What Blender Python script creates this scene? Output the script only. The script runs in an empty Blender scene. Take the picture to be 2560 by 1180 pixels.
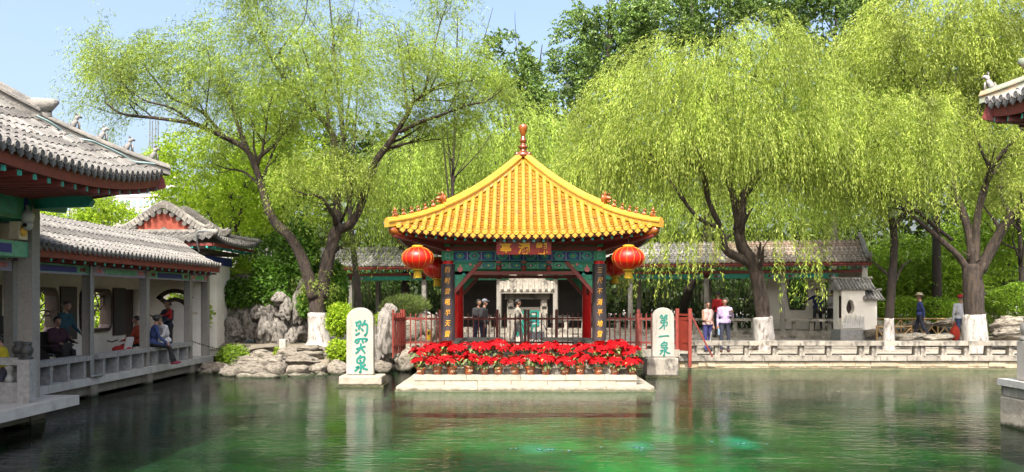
import bpy, math, random
import numpy as np
from mathutils import Vector, Matrix, Euler, noise as mnoise

scene = bpy.context.scene
COL = scene.collection
random.seed(7)
RNG = np.random.default_rng(7)
R = math.radians
PI = math.pi

# ------------------------------------------------------------------ camera, sky, sun, exposure
EYE = 2.15; FPX = 2100.0; PX0 = 1295.0; PY0 = 748.0
cam = bpy.data.cameras.new('camera'); camo = bpy.data.objects.new('camera', cam); COL.objects.link(camo)
camo.location = (0, 0, EYE); camo.rotation_euler = (R(90), 0, 0)
cam.sensor_width = 36.0; cam.lens = FPX / 2560 * 36.0
cam.shift_x = (1280 - PX0) / 2560; cam.shift_y = (PY0 - 590) / 2560
cam.clip_end = 3000; cam.clip_start = 0.1
scene.camera = camo

SUN_EL, SUN_AZ = R(53), R(-10)          # azimuth measured from behind the camera (-Y), negative = from the left
sdir = Vector((math.sin(SUN_AZ) * math.cos(SUN_EL), -math.cos(SUN_AZ) * math.cos(SUN_EL), math.sin(SUN_EL)))
world = bpy.data.worlds.new('World'); scene.world = world; world.use_nodes = True
nt = world.node_tree; nt.nodes.clear()
sky = nt.nodes.new('ShaderNodeTexSky'); sky.sky_type = 'NISHITA'; sky.sun_disc = False
sky.sun_elevation = SUN_EL; sky.sun_rotation = math.atan2(sdir.x, sdir.y)
sky.air_density = 1.0; sky.dust_density = 7.0; sky.ozone_density = 1.0
bgn = nt.nodes.new('ShaderNodeBackground'); bgn.inputs[1].default_value = 0.15
wo = nt.nodes.new('ShaderNodeOutputWorld')
nt.links.new(sky.outputs[0], bgn.inputs[0]); nt.links.new(bgn.outputs[0], wo.inputs[0])
sl = bpy.data.lights.new('sun', 'SUN'); sl.energy = 3.1; sl.angle = R(0.53); sl.color = (1.0, 0.95, 0.86)
so = bpy.data.objects.new('sun', sl); COL.objects.link(so)
so.rotation_euler = (-sdir).to_track_quat('-Z', 'Y').to_euler(); so.location = sdir * 60
scene.view_settings.view_transform = 'Standard'; scene.view_settings.look = 'None'
scene.view_settings.exposure = 1.42; scene.view_settings.gamma = 1.0; scene.view_settings.use_curve_mapping = False
scene.cycles.max_bounces = 8; scene.cycles.transparent_max_bounces = 16; scene.cycles.diffuse_bounces = 3
scene.cycles.caustics_reflective = False; scene.cycles.caustics_refractive = False
scene.cycles.use_denoising = True


def at(px, py, Y):
    return Vector(((px - PX0) / FPX * Y, Y, EYE - (py - PY0) / FPX * Y))


# ------------------------------------------------------------------ materials
def pm(name, c1, c2=None, scale=6.0, rough=0.7, bump=0.0, bscale=None, island=0.0, objr=0.0, metal=0.0, coat=0.0, spec=0.5,
       stretch=(1, 1, 1), c3=None, s3=1.5, t3=(0.5, 0.65), trans=0.0, detail=6, contrast=(0.35, 0.65), ka=0.66):
    m = bpy.data.materials.new(name); m.use_nodes = True
    c1 = tuple(v * ka for v in c1); c2 = c2 and tuple(v * ka for v in c2); c3 = c3 and tuple(v * ka for v in c3)
    n = m.node_tree.nodes; l = m.node_tree.links
    b = n['Principled BSDF']; b.inputs['Roughness'].default_value = rough; b.inputs['Metallic'].default_value = metal
    b.inputs['Specular IOR Level'].default_value = spec
    if coat: b.inputs['Coat Weight'].default_value = coat; b.inputs['Coat Roughness'].default_value = 0.12
    tc = n.new('ShaderNodeTexCoord'); mp = n.new('ShaderNodeMapping'); mp.inputs['Scale'].default_value = stretch
    l.new(tc.outputs['Object'], mp.inputs[0])
    col = None
    rgb = n.new('ShaderNodeRGB'); rgb.outputs[0].default_value = (*c1, 1); col = rgb.outputs[0]
    if c2 is not None:
        nz = n.new('ShaderNodeTexNoise'); nz.inputs['Scale'].default_value = scale; nz.inputs['Detail'].default_value = detail
        nz.inputs['Roughness'].default_value = 0.62
        l.new(mp.outputs[0], nz.inputs['Vector'])
        rp = n.new('ShaderNodeValToRGB'); rp.color_ramp.elements[0].position = contrast[0]; rp.color_ramp.elements[1].position = contrast[1]
        rp.color_ramp.elements[0].color = (*c1, 1); rp.color_ramp.elements[1].color = (*c2, 1)
        l.new(nz.outputs['Fac'], rp.inputs[0]); col = rp.outputs[0]
    if c3 is not None:
        nz3 = n.new('ShaderNodeTexNoise'); nz3.inputs['Scale'].default_value = s3; nz3.inputs['Detail'].default_value = 8
        nz3.inputs['Roughness'].default_value = 0.7
        l.new(mp.outputs[0], nz3.inputs['Vector'])
        mr = n.new('ShaderNodeMapRange'); mr.inputs[1].default_value = t3[0]; mr.inputs[2].default_value = t3[1]
        l.new(nz3.outputs['Fac'], mr.inputs[0])
        mx = n.new('ShaderNodeMix'); mx.data_type = 'RGBA'; l.new(mr.outputs[0], mx.inputs[0]); l.new(col, mx.inputs[6])
        mx.inputs[7].default_value = (*c3, 1); col = mx.outputs[2]
    if island or objr:
        hs = n.new('ShaderNodeHueSaturation'); l.new(col, hs.inputs['Color'])
        acc = None
        if island:
            g = n.new('ShaderNodeNewGeometry'); mr = n.new('ShaderNodeMapRange')
            mr.inputs[3].default_value = 1 - island; mr.inputs[4].default_value = 1 + island
            l.new(g.outputs['Random Per Island'], mr.inputs[0]); acc = mr.outputs[0]
        if objr:
            oi = n.new('ShaderNodeObjectInfo'); mr2 = n.new('ShaderNodeMapRange')
            mr2.inputs[3].default_value = 1 - objr; mr2.inputs[4].default_value = 1 + objr
            l.new(oi.outputs['Random'], mr2.inputs[0])
            if acc is None: acc = mr2.outputs[0]
            else:
                mu = n.new('ShaderNodeMath'); mu.operation = 'MULTIPLY'; l.new(acc, mu.inputs[0]); l.new(mr2.outputs[0], mu.inputs[1]); acc = mu.outputs[0]
        l.new(acc, hs.inputs['Value']); col = hs.outputs[0]
    l.new(col, b.inputs['Base Color'])
    if bump:
        nb = n.new('ShaderNodeTexNoise'); nb.inputs['Scale'].default_value = bscale or scale * 3; nb.inputs['Detail'].default_value = 8
        nb.inputs['Roughness'].default_value = 0.65
        l.new(mp.outputs[0], nb.inputs['Vector'])
        bn = n.new('ShaderNodeBump'); bn.inputs['Strength'].default_value = bump; bn.inputs['Distance'].default_value = 0.05
        l.new(nb.outputs['Fac'], bn.inputs['Height']); l.new(bn.outputs[0], b.inputs['Normal'])
    if trans:
        out = n['Material Output']; tr = n.new('ShaderNodeBsdfTranslucent'); l.new(col, tr.inputs[0])
        ms = n.new('ShaderNodeMixShader'); ms.inputs[0].default_value = trans
        l.new(b.outputs[0], ms.inputs[1]); l.new(tr.outputs[0], ms.inputs[2]); l.new(ms.outputs[0], out.inputs[0])
    return m


def leafmat(name, c1, c2, trans=0.45, val=0.35, rough=0.5, spec=0.35, stretch=(1, 1, 1)):
    """two-sided leaf: colour runs c1..c2 per leaf, with light shining through"""
    m = bpy.data.materials.new(name); m.use_nodes = True
    n = m.node_tree.nodes; l = m.node_tree.links
    b = n['Principled BSDF']; b.inputs['Roughness'].default_value = rough; b.inputs['Specular IOR Level'].default_value = spec
    g = n.new('ShaderNodeNewGeometry'); rp = n.new('ShaderNodeValToRGB')
    rp.color_ramp.elements[0].color = (*c1, 1); rp.color_ramp.elements[1].color = (*c2, 1)
    l.new(g.outputs['Random Per Island'], rp.inputs[0])
    tc = n.new('ShaderNodeTexCoord'); nz = n.new('ShaderNodeTexNoise'); nz.inputs['Scale'].default_value = 0.75; nz.inputs['Detail'].default_value = 5
    mp = n.new('ShaderNodeMapping'); mp.inputs['Scale'].default_value = stretch; l.new(tc.outputs['Object'], mp.inputs[0]); l.new(mp.outputs[0], nz.inputs['Vector'])
    mr = n.new('ShaderNodeMapRange'); mr.inputs[1].default_value = 0.34; mr.inputs[2].default_value = 0.66
    mr.inputs[3].default_value = 1 - val; mr.inputs[4].default_value = 1 + val
    l.new(nz.outputs['Fac'], mr.inputs[0])
    hs = n.new('ShaderNodeHueSaturation'); l.new(rp.outputs[0], hs.inputs['Color']); l.new(mr.outputs[0], hs.inputs['Value'])
    l.new(hs.outputs[0], b.inputs['Base Color'])
    tr = n.new('ShaderNodeBsdfTranslucent'); l.new(hs.outputs[0], tr.inputs[0])
    ms = n.new('ShaderNodeMixShader'); ms.inputs[0].default_value = trans
    l.new(b.outputs[0], ms.inputs[1]); l.new(tr.outputs[0], ms.inputs[2]); l.new(ms.outputs[0], n['Material Output'].inputs[0])
    return m


M = {}
M['ytile'] = pm('yellow_glaze', (0.50, 0.27, 0.03), (0.58, 0.345, 0.055), 9, 0.26, 0.05, 30, island=0.10, objr=0.12, coat=0.3, c3=(0.33, 0.19, 0.07), s3=4, t3=(0.52, 0.70))
M['ypan'] = pm('yellow_pan_glaze', (0.40, 0.18, 0.014), (0.50, 0.25, 0.03), 9, 0.32, 0.05, 30, island=0.12, objr=0.12, coat=0.2, c3=(0.22, 0.12, 0.05), s3=4, t3=(0.52, 0.74))
M['yridge'] = pm('yellow_ridge_glaze', (0.58, 0.31, 0.020), (0.68, 0.39, 0.04), 5, 0.22, 0.06, 12, island=0.08, coat=0.4, c3=(0.5, 0.2, 0.02), s3=4, t3=(0.6, 0.8))
M['amber'] = pm('amber_glaze', (0.42, 0.13, 0.012), (0.28, 0.065, 0.01), 16, 0.22, 0.25, 30, coat=0.5, island=0.1)
M['brownglaze'] = pm('brown_glaze', (0.30, 0.075, 0.012), (0.17, 0.035, 0.01), 12, 0.18, 0.1, 20, coat=0.6)
M['gtile'] = pm('grey_tile', (0.24, 0.23, 0.212), (0.13, 0.126, 0.12), 5, 0.85, 0.35, 22, island=0.45, objr=0.18, c3=(0.10, 0.09, 0.08), s3=2.6, t3=(0.56, 0.7))
M['gtile_dark'] = pm('dark_weathered_tile', (0.24, 0.235, 0.235), (0.40, 0.38, 0.35), 6, 0.85, 0.4, 22, island=0.45, objr=0.2, c3=(0.075, 0.075, 0.07), s3=3, t3=(0.52, 0.7))
M['gtile_rust'] = pm('lichened_tile', (0.40, 0.35, 0.29), (0.27, 0.22, 0.17), 6, 0.85, 0.4, 22, island=0.35, objr=0.2, c3=(0.38, 0.18, 0.07), s3=3, t3=(0.5, 0.68))
M['gridge'] = pm('ridge_mortar', (0.42, 0.39, 0.34), (0.26, 0.25, 0.23), 4, 0.9, 0.45, 16, c3=(0.13, 0.125, 0.12), s3=2.6, t3=(0.54, 0.75))
M['concrete'] = pm('grey_granite', (0.42, 0.395, 0.355), (0.26, 0.245, 0.22), 60, 0.85, 0.2, 80, detail=3, c3=(0.16, 0.15, 0.135), s3=2.5, t3=(0.55, 0.8))
M['bench'] = pm('bench_stone', (0.43, 0.435, 0.43), (0.30, 0.30, 0.295), 12, 0.8, 0.2, 40, objr=0.08, c3=(0.2, 0.19, 0.17), s3=3, t3=(0.55, 0.8))
M['deckedge'] = pm('painted_deck_edge', (0.60, 0.60, 0.57), (0.48, 0.475, 0.45), 4, 0.75, 0.1, 20, c3=(0.26, 0.24, 0.2), s3=3, t3=(0.58, 0.8))
M['beamconc'] = pm('stained_concrete', (0.30, 0.27, 0.22), (0.20, 0.18, 0.14), 3, 0.9, 0.3, 20, c3=(0.1, 0.09, 0.07), s3=2, t3=(0.55, 0.75))
M['wall'] = pm('white_plaster', (0.72, 0.69, 0.63), (0.62, 0.585, 0.52), 2, 0.9, 0.08, 12, c3=(0.42, 0.38, 0.32), s3=1.4, t3=(0.6, 0.85), ka=1.08)
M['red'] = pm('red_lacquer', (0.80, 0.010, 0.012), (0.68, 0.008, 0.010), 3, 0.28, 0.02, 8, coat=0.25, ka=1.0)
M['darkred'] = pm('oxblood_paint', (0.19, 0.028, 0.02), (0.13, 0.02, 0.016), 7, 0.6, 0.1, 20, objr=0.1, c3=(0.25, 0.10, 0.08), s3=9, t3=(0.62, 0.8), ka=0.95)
M['fencered'] = pm('fence_red_paint', (0.22, 0.035, 0.022), (0.14, 0.02, 0.015), 9, 0.5, 0.1, 20, objr=0.1, c3=(0.3, 0.12, 0.08), s3=8, t3=(0.65, 0.85), ka=0.95)
M['gatered'] = pm('gate_red_paint', (0.22, 0.033, 0.02), (0.16, 0.024, 0.016), 5, 0.5, 0.1, 20, c3=(0.2, 0.04, 0.03), s3=4, t3=(0.6, 0.8), ka=0.95)
M['teal'] = pm('teal_paint', (0.02, 0.30, 0.23), (0.015, 0.2, 0.16), 8, 0.6, 0.08, 20, objr=0.12, ka=0.95)
M['green'] = pm('green_paint', (0.025, 0.24, 0.12), (0.02, 0.16, 0.08), 8, 0.6, 0.08, 20, ka=0.95)
M['mint'] = pm('mint_paint', (0.16, 0.42, 0.27), (0.10, 0.33, 0.2), 8, 0.65, ka=0.95)
M['blue'] = pm('blue_paint', (0.012, 0.03, 0.24), (0.01, 0.02, 0.16), 8, 0.6, 0.05, 20, ka=0.95)
M['lilac'] = pm('lilac_paint', (0.36, 0.33, 0.46), (0.28, 0.26, 0.38), 8, 0.7, ka=0.95)
M['gold'] = pm('gold_paint', (0.72, 0.42, 0.06), (0.55, 0.3, 0.03), 20, 0.4, 0.1, 40, metal=0.25, ka=0.95)
M['goldtext'] = pm('gold_leaf_lettering', (0.85, 0.42, 0.02), (0.7, 0.32, 0.015), 20, 0.4, ka=1.0)
M['cream'] = pm('cream_paint', (0.66, 0.58, 0.42), (0.55, 0.47, 0.33), 14, 0.7, ka=0.95)
M['pink'] = pm('pink_paint', (0.65, 0.22, 0.22), (0.5, 0.12, 0.14), 30, 0.6, ka=0.95)
M['board'] = pm('black_lacquer_board', (0.035, 0.028, 0.032), (0.075, 0.06, 0.065), 5, 0.42, 0.15, 30, stretch=(3, 3, .6), c3=(0.12, 0.10, 0.1), s3=4, t3=(0.62, 0.8))
M['sign'] = pm('plaque_red', (0.30, 0.02, 0.018), (0.22, 0.012, 0.015), 4, 0.4, 0.08, 14, stretch=(.5, 1, 6), ka=0.95)
M['stele'] = pm('white_marble', (0.54, 0.51, 0.46), (0.46, 0.425, 0.37), 3, 0.7, 0.10, 30, stretch=(1, 1, .45), c3=(0.36, 0.325, 0.27), s3=2.6, t3=(0.52, 0.78))
M['steletext'] = pm('teal_inscription', (0.0, 0.20, 0.155), (0.0, 0.26, 0.20), 14, 0.6)
M['greytext'] = pm('faded_inscription', (0.25, 0.30, 0.27), (0.4, 0.42, 0.38), 14, 0.8)
M['stone'] = pm('pale_stone', (0.54, 0.49, 0.40), (0.41, 0.37, 0.29), 5, 0.85, 0.4, 18, objr=0.1, c3=(0.28, 0.25, 0.2), s3=2.2, t3=(0.56, 0.75))
M['stonegrey'] = pm('grey_stone', (0.46, 0.42, 0.355), (0.31, 0.285, 0.24), 6, 0.88, 0.35, 20, objr=0.16, c3=(0.09, 0.082, 0.07), s3=3.2, t3=(0.51, 0.66), stretch=(1, 1, .6))
M['bankstone'] = pm('bank_stone', (0.62, 0.55, 0.42), (0.48, 0.38, 0.24), 4, 0.9, 0.6, 14, objr=0.16, c3=(0.30, 0.24, 0.15), s3=2.6, t3=(0.55, 0.75))
M['algae'] = pm('wet_algae_stone', (0.045, 0.055, 0.02), (0.12, 0.11, 0.05), 9, 0.6, 0.6, 18)
M['rock'] = pm('limestone_rock', (0.355, 0.33, 0.295), (0.20, 0.185, 0.165), 3.4, 0.95, 1.0, 5, objr=0.2, c3=(0.085, 0.075, 0.065), s3=3.6, t3=(0.53, 0.60))
M['rockwet'] = pm('shore_rock', (0.43, 0.385, 0.32), (0.22, 0.195, 0.16), 4, 0.9, 1.0, 6, objr=0.22, c3=(0.09, 0.085, 0.05), s3=3.4, t3=(0.52, 0.60), stretch=(1, 1, 2.2))
M['earth'] = pm('rocky_earth', (0.30, 0.26, 0.20), (0.20, 0.17, 0.13), 3, 0.95, 0.6, 9, c3=(0.12, 0.12, 0.06), s3=1.1, t3=(0.5, 0.7))
M['paving'] = pm('paving_stone', (0.44, 0.40, 0.34), (0.34, 0.31, 0.26), 3, 0.9, 0.3, 20, objr=0.1, c3=(0.25, 0.22, 0.18), s3=1.3, t3=(0.55, 0.75))
M['bark'] = pm('willow_bark', (0.085, 0.06, 0.044), (0.032, 0.024, 0.019), 9, 0.92, 1.0, 16, stretch=(1, 1, .25), contrast=(.4, .6), c3=(0.15, 0.105, 0.07), s3=8, t3=(.58, .75))
M['barkdark'] = pm('dark_bark', (0.05, 0.037, 0.028), (0.03, 0.022, 0.018), 8, 0.92, 0.8, 16, stretch=(1, 1, .3))
M['limewash'] = pm('limewash', (0.60, 0.575, 0.55), (0.46, 0.43, 0.40), 11, 0.9, 0.7, 15, stretch=(1, 1, .3), c3=(0.20, 0.165, 0.135), s3=9, t3=(0.52, 0.64))
M['darkwood'] = pm('dark_wood', (0.06, 0.03, 0.022), (0.04, 0.02, 0.016), 8, 0.5, 0.1, 20)
M['slate'] = pm('inscribed_slate', (0.035, 0.034, 0.034), (0.05, 0.048, 0.046), 40, 0.5, 0.3, 60)
M['pot'] = pm('glazed_terracotta', (0.42, 0.11, 0.03), (0.33, 0.075, 0.022), 6, 0.3, 0.05, 20, objr=0.14, coat=0.2)
M['white'] = pm('white_plastic', (0.72, 0.72, 0.70), None, rough=0.35)
M['glassdark'] = pm('dark_glass', (0.01, 0.01, 0.012), None, rough=0.08)
M['lantern'] = pm('lantern_silk', (0.80, 0.022, 0.008), (0.66, 0.014, 0.006), 6, 0.36, 0.25, 14, coat=0.08, trans=0.22, stretch=(1, 1, .3), ka=.8)
M['yellowcloth'] = pm('yellow_fringe', (0.75, 0.5, 0.02), (0.6, 0.38, 0.02), 20, 0.7)
M['bamboo'] = pm('bamboo_rail', (0.50, 0.33, 0.14), (0.36, 0.22, 0.08), 8, 0.6, objr=0.12)
M['culm'] = pm('bamboo_culm', (0.06, 0.08, 0.02), (0.03, 0.045, 0.015), 4, 0.5, objr=0.4)
M['metal'] = pm('grey_metal', (0.30, 0.33, 0.33), (0.24, 0.27, 0.27), 5, 0.4, metal=0.4)
M['iron'] = pm('dark_iron', (0.04, 0.035, 0.03), None, rough=0.6, metal=0.5)
M['cable'] = pm('pale_cable', (0.28, 0.4, 0.4), None, rough=0.5)
M['bldwhite'] = pm('white_facade', (0.78, 0.78, 0.78), (0.72, 0.72, 0.73), 0.3, 0.8)
M['bldbeige'] = pm('beige_facade', (0.62, 0.58, 0.55), (0.56, 0.53, 0.5), 0.3, 0.8)
M['bldglass'] = pm('blue_green_glazing', (0.26, 0.40, 0.42), (0.34, 0.48, 0.5), 0.3, 0.15)
M['redwall'] = pm('red_gable_plaster', (0.42, 0.09, 0.05), (0.34, 0.07, 0.04), 5, 0.85, 0.1)
M['straw'] = pm('straw_hat', (0.6, 0.52, 0.38), (0.5, 0.42, 0.3), 20, 0.85)


def wetline(m, z0=.03):
    """dark algae on whatever lies below the water's edge"""
    n = m.node_tree.nodes; l = m.node_tree.links; b = n['Principled BSDF']; src = b.inputs['Base Color'].links[0].from_socket
    g = n.new('ShaderNodeNewGeometry'); sx = n.new('ShaderNodeSeparateXYZ'); l.new(g.outputs['Position'], sx.inputs[0])
    nz = n.new('ShaderNodeTexNoise'); nz.inputs['Scale'].default_value = 6; l.new(g.outputs['Position'], nz.inputs['Vector'])
    ma = n.new('ShaderNodeMath'); ma.operation = 'MULTIPLY_ADD'; ma.inputs[1].default_value = .12; l.new(nz.outputs['Fac'], ma.inputs[0]); l.new(sx.outputs['Z'], ma.inputs[2])
    mr = n.new('ShaderNodeMapRange'); mr.inputs[1].default_value = z0 + .05; mr.inputs[2].default_value = z0 + .11; l.new(ma.outputs[0], mr.inputs[0])
    mx = n.new('ShaderNodeMix'); mx.data_type = 'RGBA'; l.new(mr.outputs[0], mx.inputs[0]); mx.inputs[6].default_value = (.022, .028, .010, 1); l.new(src, mx.inputs[7]); l.new(mx.outputs[2], b.inputs['Base Color'])


# ------------------------------------------------------------------ mesh helpers
for _k in ('rockwet', 'earth', 'rock', 'stone', 'bankstone', 'beamconc'): wetline(M[_k])


class MB:
    def __init__(s): s.v = []; s.f = []; s.m = []; s.mi = 0
    def add(s, vs, fs, mi=None):
        o = len(s.v); s.v.extend([tuple(p) for p in vs])
        for f in fs: s.f.append(tuple(o + i for i in f)); s.m.append(s.mi if mi is None else mi)
        return s
    def box(s, c, d, rz=0.0, mi=None, taper=1.0, rot=None):
        x, y, z = d[0] / 2, d[1] / 2, d[2] / 2
        vs = [Vector(p) for p in ((-x, -y, -z), (x, -y, -z), (x, y, -z), (-x, y, -z), (-x * taper, -y * taper, z), (x * taper, -y * taper, z), (x * taper, y * taper, z), (-x * taper, y * taper, z))]
        if rot is not None: vs = [rot @ p for p in vs]
        elif rz: mt = Matrix.Rotation(rz, 3, 'Z'); vs = [mt @ p for p in vs]
        c = Vector(c)
        return s.add([p + c for p in vs], [(3, 2, 1, 0), (4, 5, 6, 7), (0, 1, 5, 4), (1, 2, 6, 5), (2, 3, 7, 6), (3, 0, 4, 7)], mi)
    def beam(s, a, b, w, h, mi=None, up=Vector((0, 0, 1))):
        a, b = Vector(a), Vector(b); d = (b - a).normalized(); sd = d.cross(up)
        if sd.length < 1e-4: sd = Vector((1, 0, 0))
        sd.normalize(); u = sd.cross(d)
        vs = [a + sd * i * w / 2 + u * j * h / 2 for i, j in ((-1, -1), (1, -1), (1, 1), (-1, 1))] + [b + sd * i * w / 2 + u * j * h / 2 for i, j in ((-1, -1), (1, -1), (1, 1), (-1, 1))]
        return s.add(vs, [(3, 2, 1, 0), (4, 5, 6, 7), (0, 1, 5, 4), (1, 2, 6, 5), (2, 3, 7, 6), (3, 0, 4, 7)], mi)
    def tube(s, pts, rad, n=8, caps=True, mi=None, wob=0.0):
        pts = [Vector(p) for p in pts]
        if not hasattr(rad, '__len__'): rad = [rad] * len(pts)
        vs = []; fs = []; prev = None
        for i, p in enumerate(pts):
            t = (pts[min(i + 1, len(pts) - 1)] - pts[max(i - 1, 0)])
            if t.length < 1e-9: t = Vector((0, 0, 1))
            t.normalize()
            if prev is None:
                a = Vector((1, 0, 0)) if abs(t.x) < 0.9 else Vector((0, 1, 0))
                a = (a - t * a.dot(t)).normalized()
            else:
                a = prev - t * prev.dot(t)
                a = a.normalized() if a.length > 1e-6 else Vector((1, 0, 0))
            prev = a; b = t.cross(a)
            for k in range(n):
                an = 2 * PI * k / n; r = rad[i] * (1 + (wob * mnoise.noise(p * 2.1 + Vector((k * 1.7, 0, 0))) if wob else 0))
                vs.append(p + a * math.cos(an) * r + b * math.sin(an) * r)
        for i in range(len(pts) - 1):
            for k in range(n):
                fs.append((i * n + k, i * n + (k + 1) % n, (i + 1) * n + (k + 1) % n, (i + 1) * n + k))
        if caps: fs.append(tuple(range(n))[::-1]); fs.append(tuple((len(pts) - 1) * n + k for k in range(n)))
        return s.add(vs, fs, mi)
    def lathe(s, prof, n=16, c=(0, 0, 0), sx=1, sy=1, mi=None, a0=0.0, a1=2 * PI):
        full = abs(a1 - a0 - 2 * PI) < 1e-6; cols = n if full else n + 1
        vs = []; fs = []
        for r, z in prof:
            for k in range(cols):
                an = a0 + (a1 - a0) * k / n
                vs.append((c[0] + r * sx * math.cos(an), c[1] + r * sy * math.sin(an), c[2] + z))
        for i in range(len(prof) - 1):
            for k in range(n):
                k2 = (k + 1) % cols
                fs.append((i * cols + k, i * cols + k2, (i + 1) * cols + k2, (i + 1) * cols + k))
        if full: fs.append(tuple(range(n))[::-1]); fs.append(tuple((len(prof) - 1) * n + k for k in range(n)))
        return s.add(vs, fs, mi)
    def prism(s, poly, o, ux, uy, dn, mi=None):
        """poly: 2-D outline (ccw) in the frame o + x*ux + y*uy, extruded by the vector dn"""
        o, ux, uy, dn = Vector(o), Vector(ux), Vector(uy), Vector(dn); n = len(poly)
        vs = [o + ux * x + uy * y for x, y in poly] + [o + ux * x + uy * y + dn for x, y in poly]
        fs = [tuple(range(n))[::-1], tuple(range(n, 2 * n))] + [(i, (i + 1) % n, n + (i + 1) % n, n + i) for i in range(n)]
        return s.add(vs, fs, mi)
    def build(s, name, mats, parent=None, loc=None, smooth=False, rz=0.0):
        me = bpy.data.meshes.new(name); me.from_pydata(s.v, [], s.f)
        mats = mats if isinstance(mats, (list, tuple)) else [mats]
        for m in mats: me.materials.append(M[m] if isinstance(m, str) else m)
        if len(mats) > 1: me.polygons.foreach_set('material_index', s.m)
        if smooth: me.polygons.foreach_set('use_smooth', [True] * len(me.polygons))
        me.update()
        return link(name, me, parent, loc, rz)


def link(name, me, parent=None, loc=None, rz=0.0):
    o = bpy.data.objects.new(name, me); COL.objects.link(o)
    if loc is not None: o.location = loc
    if rz: o.rotation_euler = (0, 0, rz)
    if parent is not None: o.parent = parent
    return o


def tag(o, label=None, cat=None, group=None, kind=None):
    if label: o['label'] = label
    if cat: o['category'] = cat
    if group: o['group'] = group
    if kind: o['kind'] = kind
    return o


def thing(name, label, cat, loc=(0, 0, 0), rz=0.0, group=None):
    o = bpy.data.objects.new(name, None); COL.objects.link(o); o.location = loc; o.rotation_euler = (0, 0, rz)
    o.empty_display_size = 0.2
    return tag(o, label, cat, group)


def empty(name, parent): 
    o = bpy.data.objects.new(name, None); COL.objects.link(o); o.parent = parent; return o


def npmesh(name, V, F, mat, smooth=False):
    """fast mesh from numpy arrays: V (n,3), F (m,4) or (m,3)"""
    me = bpy.data.meshes.new(name); k = F.shape[1]
    me.vertices.add(len(V)); me.vertices.foreach_set('co', np.ascontiguousarray(V, dtype=np.float32).ravel())
    me.loops.add(F.size); me.loops.foreach_set('vertex_index', np.ascontiguousarray(F, dtype=np.int32).ravel())
    me.polygons.add(len(F)); me.polygons.foreach_set('loop_start', np.arange(0, F.size, k, dtype=np.int32))
    try: me.polygons.foreach_set('loop_total', np.full(len(F), k, dtype=np.int32))
    except Exception: pass
    if smooth: me.polygons.foreach_set('use_smooth', np.ones(len(F), dtype=bool))
    me.update(calc_edges=True); me.materials.append(M[mat] if isinstance(mat, str) else mat)
    return me


ORD = ['first', 'second', 'third', 'fourth', 'fifth', 'sixth', 'seventh', 'eighth', 'ninth', 'tenth', 'eleventh', 'twelfth', 'thirteenth', 'fourteenth',
       'fifteenth', 'sixteenth', 'seventeenth', 'eighteenth', 'nineteenth', 'twentieth', 'twenty-first', 'twenty-second', 'twenty-third', 'twenty-fourth',
       'twenty-fifth', 'twenty-sixth', 'twenty-seventh', 'twenty-eighth', 'twenty-ninth', 'thirtieth', 'thirty-first', 'thirty-second', 'thirty-third', 'thirty-fourth']


def catmull(pts, k=5):
    P = [Vector(p) for p in pts]; out = []
    for i in range(len(P) - 1):
        p0, p1, p2, p3 = P[max(i - 1, 0)], P[i], P[i + 1], P[min(i + 2, len(P) - 1)]
        for j in range(k):
            t = j / k
            out.append(0.5 * ((2 * p1) + (p2 - p0) * t + (2 * p0 - 5 * p1 + 4 * p2 - p3) * t * t + (3 * p1 - p0 - 3 * p2 + p3) * t ** 3))
    out.append(P[-1]); return out


# ------------------------------------------------------------------ tile rows (shared by all the roofs)
def resample(pts, step):
    pts = [Vector(p) for p in pts]; out = [pts[0]]; acc = 0.0; L = sum((pts[i + 1] - pts[i]).length for i in range(len(pts) - 1))
    n = max(1, round(L / step)); st = L / n; need = st; i = 0; pos = pts[0]; rem = (pts[1] - pts[0]).length
    d = 0.0; cum = [0.0]
    for i in range(len(pts) - 1): cum.append(cum[-1] + (pts[i + 1] - pts[i]).length)
    for k in range(1, n + 1):
        t = min(st * k, cum[-1] - 1e-9); j = 0
        while cum[j + 1] < t: j += 1
        out.append(pts[j].lerp(pts[j + 1], (t - cum[j]) / (cum[j + 1] - cum[j])))
    return out


def cover_row(mb, pts, side, r, tl, ns=5, mi=0, lift=0.0, step=1.0):
    q = resample(pts, tl); side = Vector(side).normalized()
    for i in range(len(q) - 1):
        a, b = q[i], q[i + 1]; t = (b - a).normalized(); nrm = side.cross(t)
        if nrm.z < 0: nrm = -nrm
        b2 = b + t * tl * 0.06
        vs = []
        for p, rr, dz in ((a, r * (1 + .07 * step), 0.012 * step + lift), (b2, r * (1 - .08 * step), lift)):
            for k in range(ns + 1):
                an = PI * k / ns
                vs.append(p + side * math.cos(an) * rr + nrm * (math.sin(an) * rr + dz))
        fs = [(k, k + 1, ns + 2 + k, ns + 1 + k) for k in range(ns)] + [tuple(range(ns + 1))[::-1]]
        mb.add(vs, fs, mi)


def pan_row(mb, pts, side, w, tl, mi=0, sag=0.03):
    q = resample(pts, tl); side = Vector(side).normalized()
    for i in range(len(q) - 1):
        a, b = q[i], q[i + 1]; t = (b - a).normalized(); nrm = side.cross(t)
        if nrm.z < 0: nrm = -nrm
        b2 = b + t * tl * 0.08; vs = []
        for p, dz in ((a, 0.028), (b2, 0.004)):
            for x, s in ((-.5, 0), (-.18, -1), (.18, -1), (.5, 0)):
                vs.append(p + side * x * w + nrm * (dz + sag * s * 0.5))
        o = [a + side * x * w + nrm * (0.010 + sag * s * 0.5) for x, s in ((-.5, 0), (-.18, -1), (.18, -1), (.5, 0))]
        vs += o
        mb.add(vs, [(0, 1, 5, 4), (1, 2, 6, 5), (2, 3, 7, 6), (8, 9, 1, 0), (9, 10, 2, 1), (10, 11, 3, 2)], mi)


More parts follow.
